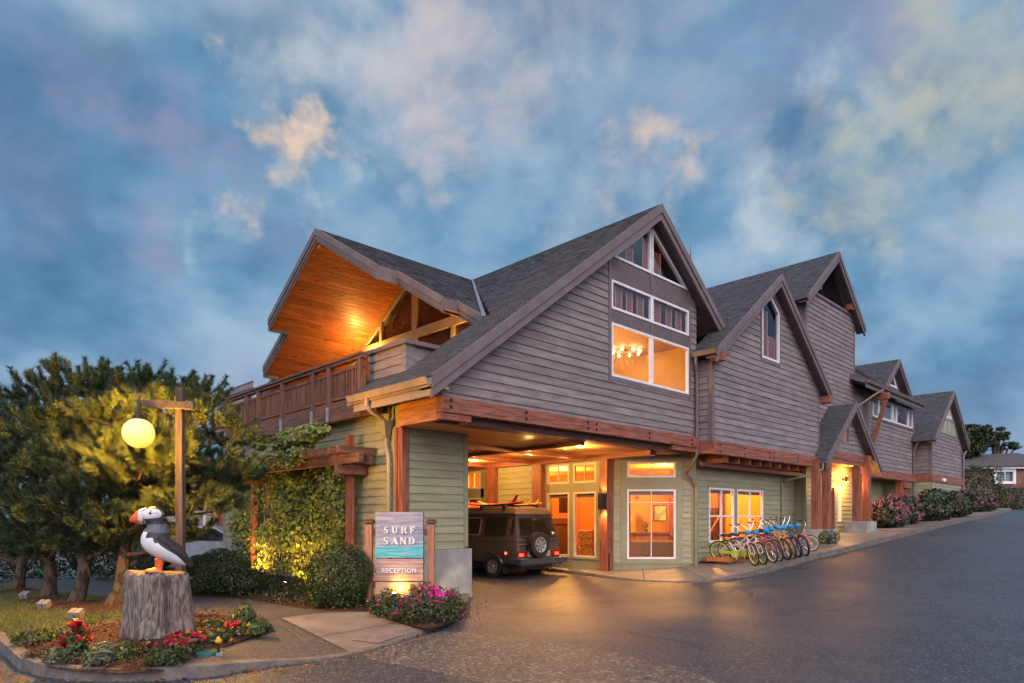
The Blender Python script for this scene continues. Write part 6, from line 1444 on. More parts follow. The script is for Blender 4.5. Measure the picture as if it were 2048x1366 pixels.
flowermass('magenta flowering bed with dark leaves at the foot of the hotel sign', (820, 1225, [(765, 1228, .26, .26), (800, 1236, .34, .34), (840, 1242, .36, .36), (880, 1240, .34, .32), (908, 1228, .24, .24), (850, 1222, .38, .42), (900, 1215, .26, .3), (780, 1215, .25, .3)]), 6200,
    [(757, 1204, 11.9, .08), (813, 1198, 11.2, .09), (833, 1202, 11.2, .10), (847, 1178, 11.6, .09), (871, 1180, 11.6, .12), (878, 1195, 11.4, .12), (866, 1210, 11.0, .10), (824, 1216, 10.9, .10), (803, 1206, 11.1, .08), (791, 1224, 10.7, .07), (882, 1205, 11.3, .09), (903, 1189, 12.2, .10), (922, 1221, 11.7, .09), (862, 1191, 11.5, .08), (815, 1206, 11.0, .06), (896, 1184, 12.3, .06)])
# ---------------------------------------------------------------- camper van (local: x right, y forward from the rear, z up)
paint = mk('wet_brown_paint', (.085, .066, .055), (.070, .054, .046), scale=2, rough=.16, spec=.7); 
paint.node_tree.nodes['Principled BSDF'].inputs['Coat Weight'].default_value = .5
paint.node_tree.nodes['Principled BSDF'].inputs['Coat Roughness'].default_value = .08
top_m = mk('pop_top_fibreglass', (.15, .105, .075), (.12, .085, .06), scale=2, rough=.4); rub = mk('black_rubber', (.018, .018, .019), rough=.55); tyr = mk('tyre_rubber', (.020, .020, .021), rough=.75, bump=.4, scale=30)
vgl = mk('dark_van_glass', (.010, .010, .011), (.014, .013, .013), scale=60, rough=.07, spec=.7); alloy = mk('silver_alloy', (.55, .57, .60), (.48, .5, .53), scale=4, rough=.3, metal=.8)
VX, VY, VZ = 12.9+.925, 13.18, gz(12.9)
VAN = thing('camper_van', 'brown pop top camper van with spare wheel on its tailgate, parked in the drive', 'van', (VX, VY, VZ)); ROOT[VAN.name] = (0, 0, 0)
prof = [(.74, .36), (.88, .44), (.915, .60), (.925, .85), (.925, 1.10), (.905, 1.18), (.885, 1.22), (.76, 1.80), (.70, 1.86), (.0, 1.88)]
def rear_y(z): return .0 if z < 1.14 else (z-1.14)*.30
def front_y(z): return 4.5 if z < .95 else 4.5-(z-.95)*.62
half = prof; ring = [(-x, z) for x, z in half]+[(x, z) for x, z in reversed(half[:-1])]
st_ = [0, .02, .06, .5, 1, 1.6, 2.2, 2.8, 3.4, 3.9, 4.3, 4.45, 4.5]; n = len(ring); vs = []
for s in st_:
    for x, z in ring:
        t = s/4.5; y = rear_y(z)*(1-t)+(s if False else 0)
        y0, y1 = rear_y(z), front_y(z); y = y0+(y1-y0)*t
        ins = 1-.035*max(0, 1-s/.06)-.06*max(0, (s-4.3)/.2)
        vs.append((x*ins, y, z))
fs = [(j*n+i, j*n+(i+1) % n, (j+1)*n+(i+1) % n, (j+1)*n+i) for j in range(len(st_)-1) for i in range(n)]+[tuple(range(n-1, -1, -1)), tuple(range((len(st_)-1)*n, len(st_)*n))]
k = MB(); k.add(vs, fs); body = k.build('body', paint, VAN, smooth=35, world=False)
def xs_(z): return float(np.interp(z, [p[1] for p in prof], [p[0] for p in prof]))
PL = lambda u, z, o: (-xs_(z)-o, u, z)          # left side: u = y
PR = lambda u, z, o: (xs_(z)+o, u, z)
PB_ = lambda u, z, o: (u, rear_y(z)-o, z)       # rear: u = x
def vpane(P, poly, name, mat, o, parent, rim=None):
    k = MB(); k.pprism(P, poly, .001, o); w_ = k.build(name, mat, parent, world=False)
    return w_
def rrect(u0, u1, z0, z1, r=.05, sk=0.0):
    out = []
    for cx, cz_, a in ((u1-r, z1-r, 0), (u0+r, z1-r, 90), (u0+r, z0+r, 180), (u1-r, z0+r, 270)):
        for q in (0, 30, 60, 90): t = math.radians(a+q); zz2 = cz_+r*math.sin(t); out.append((cx+r*math.cos(t)+sk*(zz2-z0)/(z1-z0), zz2))
    return out
def ringframe(P, outer, inner, o, name, mat, parent):
    k = MB(); n = len(outer)
    vs = [P(u, z, o) for u, z in outer]+[P(u, z, o) for u, z in inner]+[P(u, z, 0) for u, z in outer]
    k.add(vs, [(i, (i+1) % n, n+(i+1) % n, n+i) for i in range(n)]+[(i, 2*n+i, 2*n+(i+1) % n, (i+1) % n) for i in range(n)]); return k.build(name, mat, parent, world=False)
for P, sd_ in ((PL, -1), (PR, 1)):
    for y0, y1 in ((.52, 1.42), (1.66, 2.55), (2.78, 3.75)):
        w_ = vpane(P, rrect(y0, y1, 1.26, 1.74), 'side_window', vgl, .004, VAN)
        ringframe(P, rrect(y0-.03, y1+.03, 1.23, 1.77, .07), rrect(y0+.005, y1-.005, 1.265, 1.735), .012, 'seal', rub if y0 < 1 else mk('chrome_seal', (.6, .5, .4), rough=.3, metal=.8), w_)
    vpane(P, rrect(.18, .30, 1.28, 1.72, .03), 'air_intake', rub, .006, VAN)
    k = MB()
    k.pbox(P, .06, 4.2, 1.075, 1.09, .0, .004); k.pbox(P, .42, .426, .55, 1.2, .0, .003); k.pbox(P, 1.52, 1.527, .45, 1.8, .0, .003); k.pbox(P, 2.66, 2.667, .45, 1.8, .0, .003); k.build('body_crease', rub, VAN, world=False)
    for yc in (1.02, 3.48):      # arches, wheels
        k = MB(); pts = [(yc+.40*math.cos(a), .33+.40*math.sin(a)) for a in np.linspace(math.pi*-.02, math.pi*1.02, 22)]
        k.pprism(P, pts+[(yc-.40, .33)], .001, .006); k.build('wheel_well', rub, VAN, world=False)
        k = MB(); k.tube([P(yc+.415*math.cos(a), .33+.415*math.sin(a), .02) for a in np.linspace(math.pi*-.02, math.pi*1.02, 20)], .028, 8); k.build('arch_flare', paint, VAN, smooth=True, world=False)
def wheel(c, axis_s, parent, name='wheel'):
    """tyre on the x axis, face toward axis_s"""
    k = MB(); prof_ = [(.20, -.09), (.27, -.10), (.315, -.092), (.33, -.06), (.333, 0), (.33, .06), (.315, .092), (.27, .10), (.20, .09)]
    k.lathe(prof_, 36, (0, 0, 0), axis='x'); t = MB()
    w_ = bpy.data.objects.new(name, None); 
    k.v = [(c[0]+v[0], c[1]+v[1], c[2]+v[2]) for v in k.v]
    for i in range(36):
        a = 2*math.pi*i/36
        for q in (-.055, .055):
            y, z = math.cos(a+q)*.334, math.sin(a+q)*.334; k.bar((c[0]+q-.03, c[1]+y*.98, c[2]+z*.98), (c[0]+q+.03, c[1]+y*.98, c[2]+z*.98), .035, .02, up=(0, y, z))
    ty = k.build('wheel', tyr, parent, smooth=35, world=False)
    r = MB(); f = axis_s*.075; r.lathe([(.001, f+axis_s*.012), (.05, f+axis_s*.012), (.055, f), (.12, f-axis_s*.004), (.165, f+axis_s*.004), (.20, f+axis_s*.02), (.212, f+axis_s*.012), (.208, 0)], 36, c, axis='x')
    rim = r.build('rim', alloy, ty, smooth=30, world=False)
    h = MB()
    for i in range(8):
        a = 2*math.pi*i/8+.2; y, z = math.cos(a)*.15, math.sin(a)*.15
        ct = (c[0]+f+axis_s*.0075, c[1]+y, c[2]+z); h.tube([ct, (ct[0]+axis_s*.006, ct[1], ct[2])], .028, 8)
    for i in range(5):
        a = 2*math.pi*i/5; ct = (c[0]+f+axis_s*.003, c[1]+math.cos(a)*.078, c[2]+math.sin(a)*.078); h.tube([ct, (ct[0]+axis_s*.012, ct[1], ct[2])], .011, 6)
    h.build('rim_slot', rub, ty, world=False); return ty
for sx_ in (-1, 1):
    for yc in (1.02, 3.48): wheel((sx_*.83, yc, .33), sx_, VAN)
# spare wheel: same wheel turned to face the rear
sw_ = wheel((0, 0, 0), 1, VAN)
for o in [sw_]+list(sw_.children):
    me = o.data.copy(); o.data = me
    for v in me.vertices: x, y, z = v.co; v.co = (y*1.1-.17, -x-.15, z*1.1+.98)
sw_.name = 'spare_wheel'
k = MB(); k.bar((-.16, -.04, .99), (-.16, .03, .99), .2, .2); k.bar((-.16, -.05, .40), (-.16, -.05, .96), .06, .05); k.build('wheel_carrier', rub, VAN, world=False)
# rear window, seams, lamps, plate, bumper
rw = vpane(PB_, [(-.74, 1.24), (.74, 1.24), (.68, 1.70), (.64, 1.74), (-.64, 1.74), (-.68, 1.70)], 'rear_window', vgl, .005, VAN)
ringframe(PB_, [(-.79, 1.20), (.79, 1.20), (.72, 1.73), (.67, 1.785), (-.67, 1.785), (-.72, 1.73)], [(-.735, 1.245), (.735, 1.245), (.675, 1.695), (.635, 1.735), (-.635, 1.735), (-.675, 1.695)], .010, 'seal', rub, rw)
k = MB(); k.pbox(PB_, -.86, .86, 1.075, 1.09, 0, .004); k.pbox(PB_, -.84, -.832, .62, 1.75, 0, .004); k.pbox(PB_, .832, .84, .62, 1.75, 0, .004); k.pbox(PB_, -.84, .84, .615, .625, 0, .004); k.build('tailgate_seam', rub, VAN, world=False)
k = MB(); k.bar((.30, .02, 1.19), (-.28, .06, 1.33), .02, .02); k.tube([(.30, .0, 1.16), (.30, .03, 1.2)], .03, 8); k.build('rear_wiper', rub, VAN, world=False)
k = MB(); k.pbox(PB_, .60, .70, 1.27, 1.34, .005, .007); k.build('sticker', M['white'], VAN, world=False)
k = MB(); k.box(-.80, .80, .16, .20, 1.835, 1.862); k.pbox(PL, .2, 4.0, 1.795, 1.82, .0, .02); k.pbox(PR, .2, 4.0, 1.795, 1.82, .0, .02); k.build('rain_gutter', rub, VAN, world=False)
k = MB(); k.pbox(PL, 2.72, 2.86, .98, 1.02, .0, .03); k.pbox(PL, 2.9, 3.2, .86, .93, .0, .012); k.build('door_handle', alloy, VAN, world=False)
k = MB(); k.pbox(PB_, -.82, -.42, .985, 1.005, 0, .012); k.build('chrome_strip', alloy, VAN, world=False)
tl_ = mk('tail_lamp', (.5, .02, .02), emit=(1, .06, .03), estr=3.0, rough=.25); tl0 = mk('tail_lens', (.30, .015, .015), (.2, .01, .01), rough=.2)
for s_ in (-1, 1):
    k = MB(); k.pbox(PB_, min(s_*.50, s_*.87), max(s_*.50, s_*.87), .64, .80, 0, .022); lo = k.build('tail_light', tl0, VAN, bevel=.008, world=False)
    k = MB(); k.pbox(PB_, min(s_*.66, s_*.84), max(s_*.66, s_*.84), .655, .74, .022, .027); k.build('brake_lens', tl_, lo, world=False)
    k = MB(); k.pbox(PB_, min(s_*.18, s_*.48), max(s_*.18, s_*.48), .63, .79, 0, .01); k.build('rear_panel', mk('grey_rear_panel', (.34, .36, .38), rough=.4), VAN, world=False)
k = MB(); k.pbox(PB_, -.12, .20, .62, .80, .011, .016); k.build('number_plate', mk('orange_plate', (.62, .28, .06), (.5, .2, .04), scale=9), VAN, bevel=.004, world=False)
k = MB(); k.pbox(PL, .40, .47, .70, .77, .0, .016); k.build('side_marker', mk('side_marker_glow', (.6, .02, .02), emit=(1, .05, .03), estr=9), VAN, bevel=.006, world=False)
bmp = mk('dark_bumper', (.05, .055, .065), (.035, .04, .045), scale=3, rough=.4); k = MB(); k.box(-.98, .98, -.24, -.06, .42, .59); k.box(-.95, -.88, -.1, .3, .43, .58); k.box(.88, .95, -.1, .3, .43, .58); k.build('bumper', bmp, VAN, bevel=.015, world=False)
k = MB(); k.tube([(-.6, .35, .30), (-.2, .2, .28), (.4, .18, .28), (.8, -.1, .32)], .03, 8); k.tube([(.72, -.14, .40), (.86, -.36, .36)], .022, 8); k.build('exhaust', mk('rusty_pipe', (.20, .13, .10), rough=.5, metal=.4), VAN, smooth=True, world=False)
k = MB(); k.box(-.72, .72, .15, 4.2, .25, .42); k.box(-.9, -.66, .58, .60, .14, .5); k.box(.66, .9, .58, .60, .14, .5); k.build('underbody', rub, VAN, world=False)
# pop top
k = MB(); rg = [(-.74, 1.855), (-.75, 1.90), (-.68, 2.04), (-.58, 2.075), (0, 2.09), (.58, 2.075), (.68, 2.04), (.75, 1.90), (.74, 1.855)]
vs = []; sts = [(.20, .97, 0), (.24, 1, .75), (.34, 1, .96), (.6, 1, 1), (2.2, 1, 1), (3.1, 1, .95), (3.35, .94, .1)]
for y, sx1, hz in sts:
    for x, z in rg: vs.append((x*sx1, y, 1.855+(z-1.855)*hz))
n = len(rg); k.add(vs, [(j*n+i, j*n+i+1, (j+1)*n+i+1, (j+1)*n+i) for j in range(len(sts)-1) for i in range(n-1)]+[tuple(range(n)), tuple(range(len(vs)-n, len(vs)))])
pt_ = k.build('pop_top', top_m, VAN, smooth=35, world=False)
textmesh('roof_lettering', 'WESTFALIA', .085, (-.36, .285, 1.965), (1, 0, 0), (0, .45, .89), mk('cream_letters', (.6, .45, .3), scale=3), VAN, .004, .002)
for y in (.75, 1.75):
    k = MB(); k.box(-.72, .72, y-.03, y+.03, 2.11, 2.145)
    for s_ in (-1, 1): k.box(s_*.66-.05, s_*.66+.05, y-.06, y+.06, 1.99, 2.115)
    k.build('roof_rack', rub, VAN, bevel=.006, world=False)
# surfboards on the rack
def surfboard(label, x0, mat, fins, finmat, L=2.9, w_=.25, yb=.32, z=2.16):
    T = thing('surfboard', label, 'surfboard', (VX+x0, VY+yb, VZ+z), 'surfboards on the van roof'); ROOT[T.name] = (0, 0, 0); k = MB(); vs = []; m_ = 22
    for j in range(m_+1):
        t = j/m_; wd = w_*max(.03, math.sin(math.pi*min(1, (.10+.9*t) if t < .5 else (.10+.9*t)))**.55) if t < .97 else w_*.12
        wd = w_*max(.12 if t < .02 else .02, (1-abs(2*(t*.94+.06)-1)**2.6)); rk = .16*abs(2*t-1)**3*(1 if t > .5 else .35)
        for a in np.linspace(0, 2*math.pi, 14, endpoint=False): vs.append((wd*math.cos(a), t*L, rk+.035*math.sin(a)))
    k.add(vs, [(j*14+i, j*14+(i+1) % 14, (j+1)*14+(i+1) % 14, (j+1)*14+i) for j in range(m_) for i in range(14)]+[tuple(range(13, -1, -1)), tuple(range(m_*14, m_*14+14))]); k.build('board', mat, T, smooth=50, world=False)
    P = lambda u, z, o: (o, u, z)
    for fx, fy, s_ in fins:
        k = MB(); pts = [(fy+.20*s_, .02), (fy+.06*s_, .10*s_+.02), (fy-.03*s_, .24*s_), (fy-.13*s_, .27*s_), (fy-.16*s_, .25*s_), (fy-.10*s_, .17*s_), (fy-.05*s_, .08*s_), (fy-.02, .02)]
        k.pprism(lambda u, z, o: (fx+o, u, z+.02), pts, -.010, .010); k.build('fin', finmat, T, world=False)
redb = mk('red_surfboard', (.36, .008, .018), (.30, .007, .015), scale=2, rough=.55, spec=.2); surfboard('glossy red surfboard lying fin up on the van roof', -.38, redb, [(0, .30, 1.0)], mk('red_fin', (.60, .015, .06), rough=.35))
surfboard('yellow finned surfboard beside the red one on the van roof', .40, mk('yellow_surfboard', (.60, .36, .08), (.52, .3, .06), scale=2, rough=.5), [(-.14, .34, .62), (.14, .30, .62)], mk('yellow_fin', (.75, .42, .05), rough=.35), yb=.30, z=2.14, w_=.22)
# ---------------------------------------------------------------- bicycles (local: x forward, z up, origin between the wheels on the ground)
def bmat(n_, c, r=.3, m_=0.0): return mk(n_, c, tuple(x*.9 for x in c), scale=3, rough=r, metal=m_)
chrome = bmat('bike_chrome', (.6, .6, .62), .2, .9); blackp = bmat('bike_black', (.02, .02, .022), .45); blue = mk('blue_bag_cloth', (.02, .30, .62), (.012, .22, .50), scale=20, rough=.8, bump=.6)
FC_ = {'white': bmat('bike_white', (.70, .70, .72)), 'cream': bmat('bike_cream', (.72, .62, .42)), 'magenta': bmat('bike_magenta', (.36, .05, .16)), 'orange': bmat('bike_orange', (.72, .34, .08)), 'blue': bmat('bike_blue', (.03, .10, .26)), 'lime': bmat('bike_lime', (.48, .62, .08)), 'pink': bmat('bike_pink', (.70, .20, .30)), 'black': blackp}
def bicycle(label, frame, rimc, R=.33, wb=1.12, bag=True, bars='cruiser', guard=None, group='hire bicycles in the rack', steer=-.66):
    def turn(p):
        c, s_ = math.cos(steer), math.sin(steer); dx = p[0]-px0
        return (px0+dx*c-p[1]*s_, dx*s_+p[1]*c, p[2])
    T = thing('bicycle', label, 'bicycle', (0, 0, 0), group); s = R/.33; hx = wb/2; px0 = .37*s
    for x in (-hx, hx):
        pts = [(x+R*.95*math.cos(a), 0, R+R*.95*math.sin(a)) for a in np.linspace(0, 2*math.pi, 28, endpoint=False)]
        c0 = np.array((x, 0, R))
        if x > 0: pts = [turn(p) for p in pts]; c0 = np.array(turn(c0))
        k = MB(); k.tube(pts, .026*s, 8, closed=True); ty = k.build('wheel', blackp, T, smooth=True, world=False)
        k = MB()
        k.tube([tuple(c0+(np.array(p)-c0)*.905) for p in pts], .024*s, 6, closed=True)
        k.tube([tuple(c0+[0, -.04, 0]), tuple(c0+[0, .04, 0])], .022, 8); k.build('rim', FC_[rimc], ty, smooth=True, world=False)
        k = MB()
        for i in range(0, 28, 1): k.tube([tuple(c0+[0, .02*(-1)**i, 0]), tuple(c0+(np.array(pts[i])-c0)*.89)], .0018, 3, cap=False)
        k.build('spoke', chrome, ty, world=False)
        k = MB(); f0, f1 = (.15, 1.15) if x < 0 else (.35, 1.1)
        k.tube([(x+R*1.05*math.cos(a), 0, R+R*1.05*math.sin(a)) for a in np.linspace(math.pi*f0*.5, math.pi*f1, 12)], .016, 6)
        if x < 0 and not guard: k.build('mudguard', FC_[frame], T, smooth=True, world=False)
    seat = (-.26*s, 0, .78*s); bb = (-.06*s, 0, .29*s); hd = (.34*s, 0, .80*s); hd2 = (.38*s, 0, .66*s); re = (-hx, 0, R); fe = (hx, 0, R)
    k = MB(); st2 = (seat[0]+.04, 0, seat[2]-.14)
    k.tube([hd2, (.1*s, 0, .44*s), bb], .019, 8); k.tube([hd, (.10*s, 0, .60*s), (-.19*s, 0, .50*s), re], .017, 8); k.tube([bb, st2], .017, 8); k.tube([hd, hd2], .023, 8)
    for y in (-.06, .06): k.tube([bb, (bb[0]-.1, y, bb[2]), (re[0], y, re[2])], .011, 6); k.tube([(st2[0]-.03, 0, st2[2]-.05), (re[0], y, re[2])], .010, 6)
    k.build('frame', FC_[frame], T, smooth=True, world=False)
    k = MB()
    for y in (-.055, .055): k.tube([hd2, (hd2[0]+.035, y, hd2[2]-.03), (fe[0], y, fe[2])], .012, 6)
    k.v = [turn(v) for v in k.v]; k.build('fork', FC_[frame] if frame != 'blue' else blackp, T, smooth=True, world=False)
    k = MB(); k.tube([st2, (seat[0]+.01, 0, seat[2])], .013, 6); k.build('seat_post', chrome, T, world=False)
    k = MB(); vs = []
    for x, w_, z in ((-.17, .10, .03), (-.12, .115, .04), (-.02, .075, .025), (.06, .035, .015), (.13, .022, .0)):
        for a in np.linspace(0, 2*math.pi, 10, endpoint=False): vs.append((seat[0]+x*s, w_*s*math.cos(a), seat[2]+.03+z+.032*math.sin(a)))
    k.add(vs, [(j*10+i, j*10+(i+1) % 10, (j+1)*10+(i+1) % 10, (j+1)*10+i) for j in range(4) for i in range(10)]+[tuple(range(10)), tuple(range(40, 50))]); k.build('saddle', blackp, T, smooth=True, world=False)
    k = MB(); hb = (hd[0]-.03, 0, hd[2]+.10)
    k.tube([hd, hb], .013, 6); rise = .30 if bars == 'cruiser' else .18
    for y in (-1, 1): k.tube([hb, (hb[0]+.02, y*.10, hb[2]+.03), (hb[0]+.0, y*.24, hb[2]+rise*.75), (hb[0]-.10, y*.32, hb[2]+rise), (hb[0]-.22, y*.34, hb[2]+rise*.95)], .012, 6)
    k.v = [turn(v) for v in k.v]; hbm = k.build('handlebar', chrome if frame not in ('blue', 'magenta') else blackp, T, smooth=True, world=False)
    k = MB()
    for y in (-1, 1): k.tube([(hb[0]-.10, y*.322, hb[2]+rise), (hb[0]-.235, y*.342, hb[2]+rise*.945)], .018, 8)
    k.v = [turn(v) for v in k.v]; k.build('grip', blackp, hbm, smooth=True, world=False)
    if guard:
        k = MB(); k.tube([(bb[0], -.07, bb[2]), (bb[0]+.001, -.082, bb[2])], .115, 20); k.bar((bb[0], -.075, bb[2]+.045), (re[0]+.02, -.075, re[2]+.02), .012, .07); k.build('chain_guard', FC_[guard], T, smooth=40, world=False)
    k = MB(); k.tube([(bb[0], -.09, bb[2]), (bb[0]+.06, -.10, bb[2]-.15), (bb[0]+.06, -.19, bb[2]-.15)], .011, 6); k.tube([(bb[0], .05, bb[2]), (bb[0]-.06, .09, bb[2]+.15), (bb[0]-.06, .18, bb[2]+.15)], .011, 6)
    k.tube([(bb[0]-.05, .03, bb[2]), (bb[0]-.16, .22, .01)], .009, 6); k.build('crank', chrome, T, world=False)
    if bag:
        k = MB(); vs = []; m_ = 10; rb = random.uniform(.8, 1.15); zb = random.uniform(-.03, .03)
        for j in range(m_+1):
            y = -.09+.18*j/m_; r = .066*(1-.85*abs(2*j/m_-1)**4)
            for a in range(14): an = 2*math.pi*a/14; q = rb*r*(1+.22*math.sin(an*3+j*1.9)*math.cos(j*2.3+an)); vs.append((hb[0]+.09+q*math.cos(an), y, hb[2]+.05+zb+q*math.sin(an)))
        k.add(vs, [(j*14+i, j*14+(i+1) % 14, (j+1)*14+(i+1) % 14, (j+1)*14+i) for j in range(m_) for i in range(14)]+[tuple(range(14)), tuple(range(m_*14, m_*14+14))]); k.v = [turn(v) for v in k.v]; k.build('handlebar_bag', blue, T, smooth=True, world=False)
    return T
def groundpt(px, py):
    z = .5
    for _ in range(30): q = onZ(px, py, z); z = .5*z+.5*SW(q[0])
    q = onZ(px, py, z); q[2] = SW(q[0]); return q
protos = {}
def place_bike(T, px, py, lean, rz, steer=0, wb=1.12):
    q = groundpt(px, py); a = math.radians(rz); T.rotation_euler = (math.radians(lean), 0, a); T.location = (q[0]-math.cos(a)*wb/2, q[1]-math.sin(a)*wb/2, q[2])
spec_ = [('white', 'lime', 'lime', 'leftmost bicycle, white frame with lime chain guard and lime rims', 1516, 1128, 17, -91), ('white', 'lime', 'lime', 'second white and lime bicycle from the left', 1532, 1125.5, 18, -91),
         ('magenta', 'white', None, 'dark magenta bicycle with white rims next to the white and lime pair', 1551, 1122.5, 16, -88), ('magenta', 'cream', None, 'dark magenta bicycle with cream rims in the middle of the row', 1563, 1120, 18, -90),
         ('orange', 'black', None, 'orange framed bicycle with black rims, left one of its pair', 1579, 1117.5, 18, -90), ('orange', 'cream', None, 'orange framed bicycle with cream rims next to the dark blue ones', 1588.5, 1115, 18, -90),
         ('blue', 'black', None, 'dark blue bicycle with cloth bag, left one of its pair', 1600, 1112.5, 18, -90), ('blue', 'blue', None, 'dark blue bicycle with blue rims and bag, nearest the pink ones', 1614, 1110, 17, -89)]
for fr_, rc, gd, lb, px, py, ln_, rz in spec_:
    T = bicycle(lb, fr_, rc, guard=gd); place_bike(T, px, py, ln_, rz)
T = bicycle('small pink bicycle with white rims at the right end of the row', 'pink', 'white', R=.25, wb=.92, bag=False, bars='flat'); place_bike(T, 1619, 1101, 8, -40, wb=.92)
# timber wheel racks
rk_m = mwood('orange_rack_timber', (.46, .17, .06), (.28, .09, .03), 'x')
for i, (lb, xx, yy) in enumerate((('timber wheel rack at the left end under the first bicycle', 18.0, 9.55), ('timber wheel rack under the middle bicycles', 19.0, 9.42), ('timber wheel rack under the right hand bicycles', 20.0, 9.3))):
    T = thing('bike_rack', lb, 'bike rack', (xx, yy, SW(xx)), 'timber bicycle racks'); z = SW(xx)
    k = MB(); k.box(xx-.42, xx+.42, yy-.36, yy-.30, z, z+.16); k.box(xx-.42, xx+.42, yy+.30, yy+.36, z, z+.16); k.build_each('rail', rk_m, T, bevel=.008)
    k = MB()
    for q in (-.40, -.13, .13, .40): k.box(xx+q-.03, xx+q+.03, yy-.299, yy+.299, z+.02, z+.13)
    k.build('slot_board', rk_m, T)
# ---------------------------------------------------------------- hydrangeas, hedge, far things
def hydrangea(label, cx_, cy_, rx, ry, h, n, heads, mat='hydfl', leafm='dkleaf'):
    z = SW(cx_)-.02; T = thing('hydrangea', label, 'hydrangea', (cx_, cy_, z), 'hydrangeas along the sidewalk')
    c = (cx_, cy_, z+h*.46); pos, nr = blob_points(c, (rx, ry, h*.55), n, shell=.6, lump=.3, seed=cx_, flat=-.85); v, f = leaves(pos, nr+np.array([0, 0, .3]), .16, .7, jitter=.5); mesh_np('foliage', v, f, M[leafm], T)
    bp, bn = blob_points(c, (rx*1.02, ry*1.02, h*.57), heads, shell=.93, lump=.3, seed=cx_, flat=-.4); V = []; F = []; o = 0
    for q, nn in zip(bp, bn):
        d = rng.normal(0, 1, (26, 3)); d /= np.linalg.norm(d, axis=1, keepdims=True); pts = q+d*.085*rng.uniform(.8, 1.2); v, f = leaves(pts, d, .06, .9, jitter=.3); V.append(v); F.append(f+o); o += len(v)
    mesh_np('flower_heads', np.concatenate(V), np.concatenate(F), M[mat], T)
    k = MB()
    for i in range(14): d = rng.normal(0, 1, 3); d[2] = abs(d[2]); d /= np.linalg.norm(d); k.tube([(cx_, cy_, z), tuple(np.array(c)+d*np.array([rx, ry, h*.5])*.8)], [.02, .008], 5)
    k.build('stem', M['stemw'], T)
XA = lambda px, Y: float(onY(px, 1000, Y)[0])
hydrangea('hydrangea with pink heads against the porch pedestal', XA(1778, 8.9), 8.9, 1.1, .6, 1.25, 1500, 110)
hydrangea('pink hydrangea in the middle, in front of the third wing', XA(1812, 8.85), 8.85, 1.0, .6, 1.25, 1400, 110)
hydrangea('tall dark hydrangea with few pink heads at the corner of the fourth wing', XA(1868, 8.5), 8.5, 1.5, .7, 1.5, 2200, 22)
hydrangea('dark hydrangea with scattered pink heads along the fourth wing', XA(1912, 8.4), 8.4, 1.8, .7, 1.35, 2200, 50)
hydrangea('far hydrangea with pink heads beside the hedge', XA(1958, 8.9), 8.9, 2.4, .8, 1.4, 2200, 90)
shrub('tall dark shrub between the fourth wing and the shingled house', 1952, 1000, 2.0, 1.35, 1.75, 2600, 'dkleaf', .17, at=np.array([*onD(1958, 1015, 44)[:2], 2.0]), lump=.35)
shrub('clipped dark hedge in front of the shingled house', 2015, 1006, 2.0, 2.6, 1.2, 4200, 'dkleaf', .17, name='hedge', at=np.array([*onD(2016, 1014, 52)[:2], 2.1]))
shrub('small shrub beside the left porch pedestal', 1650, 1092, .8, .34, .30, 900, 'shrub', .055, depth=-.25)
# utility box
q = onZ(2030, 1031, 2.0); T = thing('utility_box', 'pale green metal utility box at the far end of the sidewalk', 'utility box', (q[0], q[1], 2.0)); dd = float(np.dot(q-CAM, FW)); s = dd/FPX
PU_ = lambda u, z, o: tuple(CAM*np.array([1, 1, 0])+FW*(dd-o)+RT*u+UPV*z)
k = MB(); u0, u1 = (2004-CX)*s, (2056-CX)*s; z0, z1 = EYE+(HZ-1030)*s, EYE+(HZ-1005)*s; k.pbox(PU_, u0, u1, z0-.3, z1-.04, -1.2, 0); k.build('cabinet', mk('green_cabinet', (.20, .25, .21), (.16, .21, .17), scale=2, rough=.5), T, bevel=.03); k = MB(); k.pbox(PU_, u0-.04, u1+.04, z1-.038, z1+.05, -1.24, .04); k.build('lid', mk('green_lid', (.24, .29, .25), scale=2, rough=.5), T, bevel=.03)
k = MB(); k.pbox(PU_, u0+.45, u0+.85, z1-.26, z1-.16, .001, .006); k.build('warning_label', mk('orange_label', (.7, .42, .05), rough=.5), T); k = MB(); k.pbox(PU_, u0+.95, u0+1.25, z1-.26, z1-.16, .001, .006); k.build('white_label', M['white'], T)
# far shingled house
hd_ = 68.0; s = hd_/FPX; T = thing('shingled_house', 'low house with red brown shingle walls and white window beyond the lodge', 'house', tuple((FW*hd_+RT*(1990-CX)*s)[:2])+(2.5,))
PHs = lambda u, z, o: tuple(CAM*np.array([1, 1, 0])+FW*(hd_-o)+RT*u+UPV*z)
U_ = lambda px: (px-CX)*s; Z_ = lambda py: EYE+(HZ-py)*s
k = MB(); poly = [(U_(1915), 1.8), (U_(2140), 1.8), (U_(2140), Z_(934)), (U_(1915), Z_(934))]; siding(k, PHs, poly, [(U_(1986), U_(2030), Z_(968), Z_(938))], pitch=.32, board=.6); backing(k, PHs, poly, [(U_(1986), U_(2030), Z_(968), Z_(938))]); k.build('wall', mk('red_shingle_wall', (.20, .085, .070), (.13, .055, .045), scale=2, rough=.8, island=.3, coord='World'), T)
k = MB(); vs = [PHs(U_(1915), Z_(933), .5), PHs(U_(2150), Z_(929), .5), PHs(U_(2140), Z_(893), -7), PHs(U_(1985), Z_(898), -7), PHs(U_(1915), Z_(918), -7)]; vs = vs+[tuple(np.array(v)+np.array([0, 0, -.2])) for v in vs]; k.add(vs, [(0, 1, 2, 3, 4), (9, 8, 7, 6, 5)]+[(i, i+5, (i+1) % 5+5, (i+1) % 5) for i in range(5)]); hr = k.build('roof', mk('grey_house_roof', (.09, .085, .09), (.06, .058, .062), scale=3, rough=.85, coord='World'), T)
